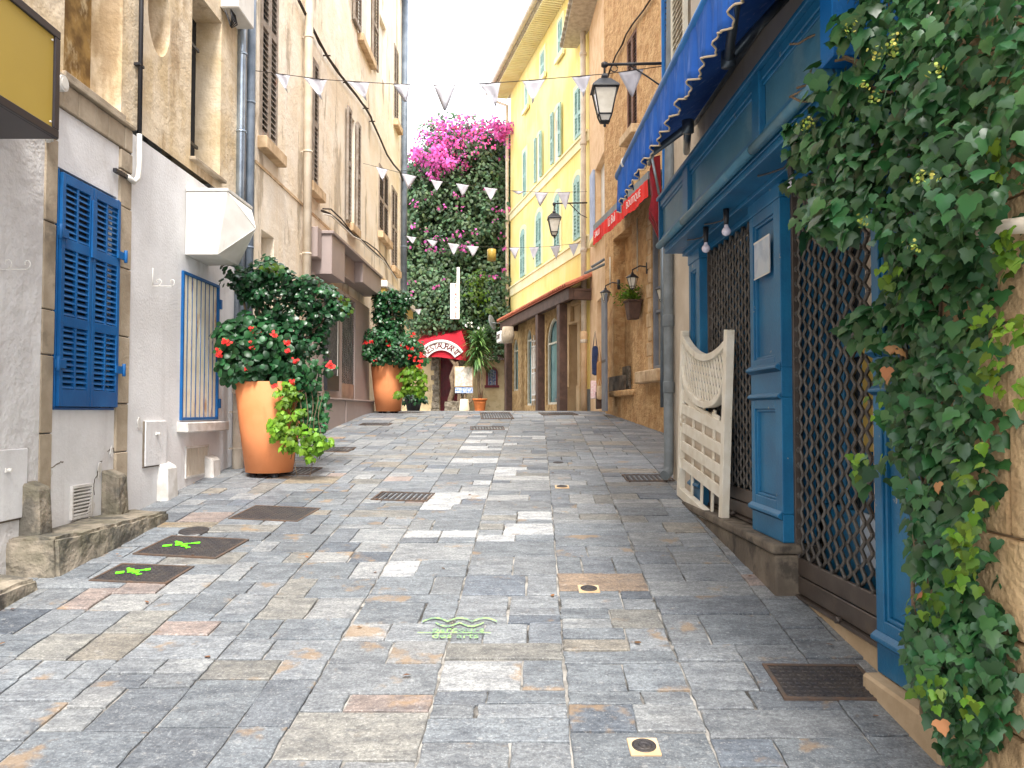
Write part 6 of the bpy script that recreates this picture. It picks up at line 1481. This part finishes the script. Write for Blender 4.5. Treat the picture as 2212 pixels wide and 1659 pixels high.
# menu board on trunk-like stand
m0 = WR.px(982, 836, 1.6); m1 = WR.px(1022, 792, 1.6); t = wthing(WR, m0[0], 1.75, 'menu_display', 'framed menu panel with sticker strip in front of the red door', 'menu display')
q = MB(); q.box(m0[0], m1[0], -1.66, -1.6, m0[1], m1[1]); q.build('frame', M['cream2'], t, bevel=.01); q = MB(); q.box(m0[0]+.03, m1[0]-.03, -1.668, -1.661, m0[1]+.03, m1[1]-.03); q.build('sheet', M['menu'], t)
q = MB(); q.box(m0[0]+.02, m1[0], -1.64, -1.61, m0[1]-.2, m0[1]-.01); q.build('sticker_strip', M['stick'], t)
q = MB(); 
for dx in (.1, .2, .33): q.tube([(m0[0]+dx, -1.6, 1.72), (m0[0]+dx+.03*math.sin(dx*20), -1.6, m0[1]-.2)], .028, 6)
q.tube([(m0[0]+.12, -1.6, 1.85), (m0[0]+.35, -1.65, 1.88), (m0[0]+.55, -1.6, 2.05), (m0[0]+.6, -1.6, 2.25)], .04, 6); q.build('stand', M['bark'], t)
p = atY(980, 866, 26.8); t = thing('twisted_trunk', 'twisted bare trunk beside the red door', 'tree', (p.x, 26.8, 1.7), 0, None, (p.x, 26.8, 1.7)); q = MB()
q.tube([(p.x-.1, 26.8, 1.7), (p.x-.12, 26.8, 2.1), (p.x+.02, 26.8, 2.5), (p.x-.08, 26.85, 2.9), (p.x+.05, 26.9, 3.3), (p.x-.2, 27, 3.6)], [.1, .09, .11, .08, .07, .05], 8); q.tube([(p.x+.02, 26.8, 2.5), (p.x+.2, 26.85, 2.9), (p.x+.1, 26.9, 3.4)], .05, 6); q.build('trunk', M['bark'], t)
o = rough_block([(atY(960,880,26.3).x, 26.3), (atY(993,880,26.3).x, 26.3), (atY(993,880,26.3).x, 27.4), (atY(960,880,26.3).x, 27.4)], 1.5, 2.05, 'stone_trough', M['rubble'], amp=.03, rdiv=.12); tag(o, 'low rubble stone trough in front of the red door', 'trough')
p = atY(1003, 888, 25.9); t = thing('stone_post', 'short cream tapered post left of the clay pot', 'post', (p.x, 25.9, 1.7), 0, None, (p.x, 25.9, 1.7)); q = MB(); q.lathe([(.17, -.02), (.165, .08), (.135, .40), (.12, .42), (.001, .425)], 20, (p.x, 25.9, 1.7)); q.build('post', M['reveal'], t)
# satellite dish
c = atY(1062, 697, 26.2); t = thing('satellite_dish', 'grey satellite dish half buried in the climber', 'dish', c, 0, None, tuple(c)); q = MB(); rr = Matrix.Rotation(rad(75), 4, 'Y') @ Matrix.Rotation(rad(20), 4, 'X')
d_ = MB(); d_.lathe([(.001, -.05), (.12, -.04), (.22, -.01), (.27, .02), (.26, .03), (.001, -.03)], 20); q.merge(d_, Matrix.Translation(c) @ rr); q.build('reflector', M['greypipe'], t); q = MB(); q.tube([c, c+Vector((.35, .3, 0))], .02, 6); q.build('arm', M['greypipe'], t)

# ---- the climber
def crown(name, m, poly, Y, depth, ncl, per, size, T, parent, crad=.25, hi=1.5, lo=.55, keep=None, up=.35, front=.8, tip=(0,0,-.4), warm=.15, shell=.6):
    """leaf clumps spread through a volume whose outline is given at distance Y"""
    w3 = [atY(x, y, Y) for x, y in poly]; pl = [(p.x, p.z) for p in w3]; C = polysample(pl, ncl); ctr = np.array(pl).mean(0); ext = np.array(pl).max(0)-np.array(pl).min(0)
    P, N_, S_, K = [], [], [], []
    for x, z in C:
        e = np.hypot((x-ctr[0])/(ext[0]*.6), (z-ctr[1])/(ext[1]*.6)); dmax = depth*math.sqrt(max(.05, 1-min(1, e)**2)); y = Y + NR.uniform(-1, shell)*dmax
        cl_ = NR.uniform(.7, 1.25); n = int(per*NR.uniform(.6, 1.4)); v = NR.normal(0, 1, (n, 3)); v /= np.linalg.norm(v, axis=1, keepdims=True); r = crad*NR.uniform(.45, 1.0, (n, 1))**.5*NR.uniform(.7, 1.3)
        P.append(np.array([x, y, z])+v*r*np.array([1, 1, .8])); N_.append(v*1.0+np.array([0, -front, up])+NR.normal(0, .35, (n, 3))); S_.append(NR.uniform(size[0], size[1], n)); K.append(np.full(n, cl_))
    P = np.concatenate(P); N_ = np.concatenate(N_); S_ = np.concatenate(S_); K = np.concatenate(K)
    if keep is not None: f = keep(P); P, N_, S_, K = P[f], N_[f], S_[f], K[f]
    n = len(P); T_ = NR.normal(0, .6, (n, 3))+np.array(tip); tt = tints(n, lo, hi, warm)*K[:, None]
    return scatter(name, m, P, N_, T_, S_, T, tt, parent), P
cl_poly = [(862,420),(880,375),(897,335),(920,305),(945,285),(968,272),(990,274),(1020,276),(1050,282),(1078,276),(1112,282),(1125,310),(1125,560),(1112,700),(1098,752),(1075,770),(1045,755),(1018,716),(985,705),(950,716),(920,730),(905,722),(893,700),(880,672),(866,640),(858,560)]
BG = thing('bougainvillea', 'huge bougainvillea with magenta top covering the restaurant', 'climbing plant', (-1.9, 28.3, 1.7), 0, None, (-1.9, 28.3, 1.7))
crown('foliage', M['boug'], cl_poly, 28.4, 1.4, 900, 28, (.11, .19), tmpl_oval(.3), BG, .42, shell=.3, warm=.2)
inner = [(885,400),(915,340),(960,310),(1040,310),(1108,310),(1110,660),(1040,690),(985,690),(930,690),(890,660),(872,560)]
crown('inner_foliage', M['boug'], inner, 29.6, .5, 420, 16, (.3, .45), tmpl_oval(.34), BG, .5, .8, .4)  # core leaves tinted darker, crown's inner shade put into their colour
crown('foliage', M['boug'], [(872,600),(1100,600),(1104,760),(1075,768),(1045,748),(1012,712),(985,702),(930,722),(888,700)], 27.4, .5, 230, 26, (.1, .17), tmpl_oval(.3), BG, .32, shell=.3, warm=.2)
pinkp = [(886,330),(900,300),(930,278),(968,256),(1000,262),(1045,268),(1078,258),(1112,266),(1112,345),(1080,330),(1050,340),(1020,335),(1005,372),(975,360),(940,400),(905,372)]
tag(crown('bracts', M['bract'], pinkp, 27.6, .9, 105, 14, (.08, .13), tmpl_diamond(.42), BG, .32, 1.7, .5, warm=.35, shell=.2)[0], kind='stuff')
tag(crown('bracts', M['bract'], [(900,330),(935,300),(968,300),(985,345),(950,385),(915,370)], 27.0, .4, 17, 30, (.09, .15), tmpl_diamond(.42), BG, .26, 1.6, .8, warm=.1)[0], kind='stuff')
tag(crown('bracts', M['bract'], [(1060,260),(1105,262),(1108,300),(1075,310)], 27.0, .4, 8, 30, (.09, .15), tmpl_diamond(.42), BG, .22, 1.6, .8, warm=.1)[0], kind='stuff')
tag(crown('bracts', M['bract'], [(880,420),(1100,360),(1100,600),(880,640)], 27.0, .3, 40, 5, (.09, .14), tmpl_diamond(.42), BG, .16, 1.4, .7, warm=.1)[0], kind='stuff')
tag(crown('pale_flowers', M['whitesign'], [(1000,690),(1040,700),(1060,720),(1020,735),(1000,715)], 26.9, .2, 6, 8, (.05, .08), tmpl_round(), BG, .15)[0], kind='stuff')
crown('bright_leaves', M['lime'], [(1010,600),(1060,590),(1080,640),(1060,690),(1010,660)], 26.9, .4, 14, 18, (.1, .17), tmpl_diamond(.4), BG, .25, .5, .2)
q = MB(); r_ = random.Random(4)
for k in range(7): x = -2.6+.5*k; q.tube([(x+.3*math.sin(i*.9+k), 28.6+.2*math.sin(i+k), 1.5+.95*i) for i in range(10)], [.12*(1-i/12) for i in range(10)], 6)
q.build('stems', M['bark'], BG)
# yucca in its clay pot
p = atY(1036, 886, 26.2); yp = thing('clay_pot', 'small clay pot holding the palm like plant', 'plant pot', (p.x, 26.4, 1.712), 0, None, (p.x, 26.4, 1.712)); q = MB()
q.lathe([(.16, 0), (.2, .28), (.215, .3), (.2, .32), (.235, .38), (.25, .385), (.25, .43), (.225, .43), (.21, .39), (.001, .38)], 28, (p.x, 26.4, 1.712), cap=False); q.build('pot', M['terracotta2'], yp)
YU = thing('yucca', 'palm like plant with long drooping strap leaves in the clay pot', 'plant', (p.x, 26.4, 2.09), 0, None, (p.x, 26.4, 2.09)); q = MB(); top_ = atY(1033, 770, 26.4)
q.tube([(p.x, 26.4, 2.05), (p.x-.04, 26.4, 2.5), (top_.x, 26.4, top_.z-.1), (top_.x, 26.4, top_.z+.5)], [.05, .04, .04, .03], 8); q.tube([(p.x+.03, 26.4, 2.05), (p.x+.08, 26.4, 2.5), (top_.x+.1, 26.4, top_.z-.2)], [.04, .035, .03], 8); q.build('trunk', M['bark'], YU)
me_v, me_f, tn = [], [], []
for k in range(230):
    h = NR.uniform(-.25, .6); az = NR.uniform(0, 2*math.pi); el = NR.uniform(.0, 1.35) if h > .2 else NR.uniform(-.5, .9); L_ = NR.uniform(.55, .85); w_ = NR.uniform(.018, .03); pos = Vector((top_.x, 26.4, top_.z+h)); d = Vector((math.cos(az)*math.cos(el), math.sin(az)*math.cos(el), math.sin(el))); side = Vector((-math.sin(az), math.cos(az), 0)); b0 = len(me_v); n = 7
    for i in range(n): u = i/(n-1); ww = w_*(1-u**3)*(.6+.8*min(1, u*4))+.001; me_v += [tuple(pos-side*ww), tuple(pos+side*ww)]; pos = pos+d*L_/(n-1); d = (d+Vector((0, 0, -.26))).normalized()
    for i in range(n-1): me_f.append((b0+2*i, b0+2*i+1, b0+2*i+3, b0+2*i+2))
q = MB(); q.add(me_v, me_f); o = q.build('leaves', M['yucca'], YU); a = o.data.attributes.new('tint', 'FLOAT_COLOR', 'FACE'); t_ = np.repeat(tints(230, .5, 1.8), 6, axis=0); a.data.foreach_set('color', np.concatenate([t_, np.ones((len(t_), 1))], 1).astype(np.float32).ravel())
# dark pot with fern by the far planter
p = atY(893, 886, 22); t = thing('dark_pot', 'dark plastic pot behind the far planter', 'plant pot', (p.x, 22, 1.72), 0, None, (p.x, 22, 1.72)); q = MB(); q.lathe([(.17, 0), (.24, .36), (.25, .4), (.001, .38)], 20, (p.x, 22, 1.72)); q.build('pot', M['black'], t)
t = thing('leafy_pot_plant', 'low arching green plant in the dark pot', 'plant', (p.x, 22, 2.1), 0, None, (p.x, 22, 2.1)); crown('foliage', M['fig'], [(868,868),(880,850),(900,848),(920,858),(915,870),(890,866)], 22, .3, 30, 16, (.08, .14), tmpl_oval(.25), t, .1, 1.8, .8)

# ============================================================ PLANTERS
def planter(px0, px1, pyb, rimw, Hh, label):
    g_ = onground((px0+px1)/2, pyb); rb_ = (px1-px0)/2*g_.y/FPX; y = g_.y+rb_; x = ((px0+px1)/2-5-CX)/FPX*y; rt = rimw/2*y/FPX; z = G(y)-.02
    t = thing('terracotta_planter', label, 'planter', (x, y, z), 0, 'tall terracotta coloured planters', (x, y, z)); q = MB()
    q.lathe([(rb_*.9, .05), (rb_, .055), (rb_+(rt-rb_)*.5, Hh*.5), (rt-.004, Hh-.006), (rt-.008, Hh), (rt-.02, Hh), (rt-.03, Hh-.07)], 56, (x, y, z), cap=False); q.lathe([(.001, .0501), (rb_*.9, .0501)], 56, (x, y, z), cap=False); q.build('pot', M['terracotta'], t)
    q = MB(); q.lathe([(rt-.03, Hh-.065), (rt*.5, Hh-.04), (.001, Hh-.03)], 40, (x, y, z), cap=False); q.build('soil', M['soil'], t)
    for k in range(4): a = k*math.pi/2+.6; q = MB(); q.lathe([(.04, -.03), (.04, .0495)], 10, (x+rb_*.7*math.cos(a), y+rb_*.7*math.sin(a), z)); q.build('foot', M['black'], t)
    return x, y, z, rt
x1, y1, z1, r1 = planter(538, 639, 1035, 148, .985, 'large terracotta coloured planter nearer the camera')
x2, y2, z2_, r2_ = planter(817, 871, 893, 77, .985, 'terracotta coloured planter at the crest of the street')
def branches(parent, base, tips, r_=.02):
    q = MB(); r = random.Random(3)
    for tp in tips:
        b = Vector(base); t_ = Vector(tp); m_ = b.lerp(t_, .5)+Vector((r.uniform(-.08, .08), r.uniform(-.08, .08), r.uniform(-.02, .08))); q.tube([b, m_, t_], [r_, r_*.75, r_*.4], 6)
    q.build('branches', M['bark'], parent)
# near planter plants
fig1 = thing('glossy_shrub', 'dark glossy round leaved shrub in the near planter', 'shrub', (x1, y1, z1+.93), 0, None, (x1, y1, z1+.93))
for pl, dp, nc in (([(495,590),(515,578),(545,600),(555,625),(540,665),(510,650),(497,620)], .2, 26), ([(548,600),(572,562),(600,570),(622,592),(650,592),(665,640),(640,680),(570,680),(540,650)], .3, 74), ([(640,600),(672,588),(700,612),(722,640),(752,652),(748,678),(715,690),(700,720),(660,700)], .25, 58), ([(560,670),(700,680),(708,735),(690,775),(640,790),(600,760),(580,720)], .3, 66)):
    crown('foliage', M['fig'], pl, y1, dp, int(nc*.85), 20, (.036, .066), tmpl_round(), fig1, .075, 1.7, .55, warm=.15, front=.6, up=.6)
crown('young_foliage', M['lime'], [(568,575),(590,565),(600,585),(575,590)], y1-.15, .1, 4, 7, (.05, .07), tmpl_round(), fig1, .06, .45, .2)
crown('young_foliage', M['lime'], [(738,645),(752,650),(752,668),(740,670)], y1-.15, .05, 2, 6, (.04, .06), tmpl_round(), fig1, .04, .45, .25)
branches(fig1, (x1, y1, z1+.9), [atY(x, y, y1) for x, y in ((515,600),(575,590),(600,620),(640,610),(690,625),(735,660),(690,700),(650,740),(560,650))])
hib1 = thing('flowering_shrub', 'leafy shrub with red flowers spilling over the near planter', 'shrub', (x1, y1, z1+.93), 0, None, (x1, y1, z1+.93))
hp = [(468,735),(482,705),(520,692),(570,690),(612,712),(640,745),(665,790),(655,815),(640,826),(600,822),(540,818),(500,815),(478,805),(466,780)]
hp = [(578+(x-578)*.86+6, y) for x, y in hp]
crown('foliage', M['hib'], hp, y1-.12, .26, 140, 17, (.055, .105), tmpl_oval(.38), hib1, .12, 1.6, .5, warm=.15, shell=.3, front=.7, up=.5)
crown('foliage', M['hib'], [(630,800),(700,790),(716,800),(690,825),(650,850),(630,840)], y1-.3, .08, 12, 12, (.05, .085), tmpl_oval(.36), hib1, .07, 1.6, .7, shell=.2)
branches(hib1, (x1-.05, y1-.05, z1+.9), [atY(x, y, y1-.15) for x, y in ((480,730),(500,800),(550,710),(610,740),(700,800),(640,800))], .012)
def flowers(parent, pts, Y, sz):
    for x, y in pts:
        P, N_, T_, S_ = [], [], [], []
        c = atY(x, y, Y)
        for k in range(9): P.append(c+Vector(NR.normal(0, sz*.42, 3))); N_.append((NR.normal()*.5, -1+NR.normal()*.5, .4+NR.normal()*.5)); T_.append(NR.normal(0, 1, 3)); S_.append(sz*NR.uniform(.7, 1.2))
        scatter('flower', M['redflower'], P, N_, T_, S_, tmpl_flower(), tints(len(P), .8, 1.2, .06), parent)
flowers(hib1, [(472,757),(483,738),(487,741),(495,740),(547,714),(556,716),(590,720),(620,741),(546,750),(543,738),(535,792),(638,780),(712,789),(717,793),(634,826),(592,832),(476,766),(622,758)], y1-.42, .036)
lime1 = thing('trailing_vine', 'lime green vine trailing down the near planter', 'trailing plant', (x1+.1, y1-.2, z1+.93), 0, None, (x1+.1, y1-.2, z1+.93))
for pl, nc in (([(600,830),(625,828),(652,850),(658,890),(650,940),(655,960),(628,972),(600,975),(590,940),(608,900),(600,860)], 36), ([(585,912),(605,905),(612,935),(590,940)], 10), ([(655,930),(690,925),(712,940),(715,955),(690,975),(672,992),(650,970)], 17)):
    crown('foliage', M['lime'], pl, y1-.36, .09, nc, 12, (.03, .075), tmpl_ivy(), lime1, .05, 1.15, .45, warm=.1, shell=.3, tip=(0,-.2,-.9))
ivy1 = thing('trailing_ivy', 'darker small leaved ivy hanging at the right of the near planter', 'trailing plant', (x1+.3, y1-.1, z1+.93), 0, None, (x1+.3, y1-.1, z1+.93))
crown('foliage', M['hib'], [(650,820),(680,822),(702,838),(708,880),(706,940),(690,960),(668,950),(655,900),(650,850)], y1-.12, .14, 75, 13, (.035, .06), tmpl_ivy(), ivy1, .06, 2.4, .9, warm=.25, shell=.3, tip=(0,-.2,-.9))
q = MB()
for k in range(8): a = atY(625+10*k, 838, y1-.3); q.tube([a+Vector((.02*math.sin(i+k), -.015*i if i < 3 else -.05, .05-.085*i)) for i in range(8+k % 3*2)], .004, 5)
q.build('runners', M['bark'], lime1)
# far planter plants
fig2 = thing('glossy_shrub', 'dark glossy shrub standing in the far planter', 'shrub', (x2, y2, z2_+.93), 0, None, (x2, y2, z2_+.93))
for pl, nc in (([(812,640),(835,628),(870,632),(893,645),(885,665),(850,672),(815,665)], 75), ([(808,670),(870,665),(872,700),(858,730),(815,725)], 75)): crown('foliage', M['fig'], pl, y2, .28, nc, 14, (.05, .08), tmpl_round(), fig2, .11, 1.8, .6, front=.6, up=.6)
branches(fig2, (x2, y2, z2_+.9), [atY(x, y, y2) for x, y in ((820,650),(850,645),(880,655),(840,690),(860,700))], .03)
hib2 = thing('flowering_shrub', 'leafy shrub with red flowers in the far planter', 'shrub', (x2, y2, z2_+.93), 0, None, (x2, y2, z2_+.93))
crown('foliage', M['hib'], [(786,735),(800,715),(840,722),(880,720),(905,740),(915,770),(905,790),(870,790),(830,786),(800,782),(788,760)], y2-.15, .4, 120, 18, (.06, .1), tmpl_oval(.36), hib2, .14, 1.7, .5, shell=.3, up=.5)
flowers(hib2, [(790,742),(800,738),(836,733),(842,745),(812,777),(880,752),(890,755),(885,770),(897,775),(907,780),(910,765),(893,722),(870,748),(905,792)], y2-.5, .05)
lime2 = thing('trailing_vine', 'lime green vine trailing down the far planter', 'trailing plant', (x2+.2, y2-.2, z2_+.93), 0, None, (x2+.2, y2-.2, z2_+.93))
crown('foliage', M['lime'], [(866,800),(890,790),(912,800),(915,830),(905,858),(885,865),(872,850),(868,820)], y2-.3, .15, 42, 12, (.06, .1), tmpl_ivy(), lime2, .09, 1.0, .4, shell=.3, tip=(0,-.2,-.8))
crown('foliage', M['lime'], [(854,850),(868,848),(870,862),(856,864)], y2-.42, .04, 5, 9, (.06, .09), tmpl_ivy(), lime2, .05, .9, .5)

# ============================================================ BUNTING
def bunting(path, flags, label, group='white bunting strings across the street', lenf=1.0):
    """path: (px, py, Y) along the cord; flags: (x0, x1, drop_px, lean_px)"""
    def at(x):
        for i in range(len(path)-1):
            (xa, ya, Ya), (xb, yb, Yb) = path[i], path[i+1]
            if x <= xb or i == len(path)-2:
                u = (x-xa)/(xb-xa); return ya+(yb-ya)*u, Ya+(Yb-Ya)*u
    c0 = atY(*path[0]); t = thing('bunting', label, 'bunting', c0, 0, group, tuple(c0)); q = MB()
    xs_ = np.linspace(path[0][0], path[-1][0], 60); q.tube([atY(x, *at(x)) for x in xs_], .0045, 5); q.build('cord', M['cord'], t)
    for k, (xa, xb, dp, ln) in enumerate(flags):
        A = atY(xa, *at(xa)); B = atY(xb, *at(xb)); xm = (xa+xb)/2; ym, Ym = at(xm); Tp = atY(xm+ln, ym+dp, Ym); n = 7; V = []
        rr = NR.normal(0, 1, 2)
        for j in range(n+1):
            u = j/n
            for i in range(n+1-j):
                w_ = i/max(1, n-j) if n-j else .5; p = A.lerp(B, w_).lerp(Tp, u) if False else (A+(B-A)*w_)*(1-u)+Tp*u; p = p+Vector((0, .035*math.sin(w_*5+rr[0]*2)*u*2*(1-abs(w_-.5)), 0)); V.append(p)
        F = []; idx = lambda j, i: sum(n+1-m for m in range(j))+i
        for j in range(n):
            for i in range(n-j): F.append((idx(j, i), idx(j+1, i), idx(j, i+1)))
            for i in range(n-j-1): F.append((idx(j, i+1), idx(j+1, i), idx(j+1, i+1)))
        q = MB(); q.smooth = True; q.add(V, F); o = q.build('flag', M['flag'], t); s = o.modifiers.new('s', 'SOLIDIFY'); s.thickness = .0015
    return t
bunting([(545,152,9.2), (700,172,9.0), (860,182,8.9), (965,184,8.8), (1100,177,8.6), (1306,160,8.3), (1440,142,8.1)],
        [(594,627,36,8),(655,706,42,12),(748,798,38,17),(848,886,42,10),(936,985,60,0),(1034,1081,50,14),(1128,1178,48,-2),(1234,1276,42,6),(1335,1391,58,3)], 'long white bunting string highest and nearest across the street')
bunting([(785,353,15.8), (868,374,16.2), (950,391,16.6), (1030,402,17), (1108,412,17.4), (1180,416,17.8), (1268,414,18.3)],
        [(812,838,27,1),(868,900,34,-2),(930,957,24,0),(985,1014,27,0),(1045,1075,28,0),(1105,1134,8,2),(1154,1185,32,-3),(1204,1232,38,4)], 'middle white bunting string crossing in front of the climber')
bunting([(872,508,19.3), (930,518,19.5), (1010,531,19.8), (1100,535,20), (1180,533,20), (1266,524,19)],
        [(877,900,16,3),(921,946,18,2),(967,993,26,0),(1008,1035,24,0),(1100,1122,26,2),(1143,1165,28,-2),(1188,1210,30,3),(1228,1250,26,0)], 'lowest full white bunting string carrying a tin lantern')
bunting([(872,669,21), (900,667,21.5), (924,667,22)], [(894,911,14,3)], 'short bunting end with one white flag beside the far planter')
c = atY(1062, 536, 19.9); t = thing('tin_lantern', 'small yellow tin lantern hanging on the lowest bunting', 'lantern', c, 0, None, tuple(c)); q = MB(); r_ = .11; q.lathe([(r_, -.32), (r_, -.04), (r_*.9, -.03)], 20, c, cap=True); q.build('can', M['olive'], t)
q = MB(); q.tube([c+Vector((-.1, 0, -.04)), c+Vector((0, 0, .02)), c+Vector((.1, 0, -.04))], .006, 5); q.build('handle', M['black'], t)
# a few fallen petals and leaves
P, N_, T_, S_ = [], [], [], []
for k in range(46):
    x, y = R.uniform(-2.6, 1.5), R.uniform(3, 14)
    if R.random() < .4: x = R.choice([-2.75, 1.55])+R.uniform(-.1, .1)
    P.append((x, y, G(y)+.012)); N_.append((R.uniform(-.3, .3), R.uniform(-.3, .3), 1)); T_.append((R.uniform(-1, 1), R.uniform(-1, 1), 0)); S_.append(R.uniform(.02, .045))
o = scatter('fallen_leaves', M['dryleaf'], P, N_, T_, S_, tmpl_oval(.28), tints(len(P), .3, 1.1, .1)); tag(o, kind='stuff');
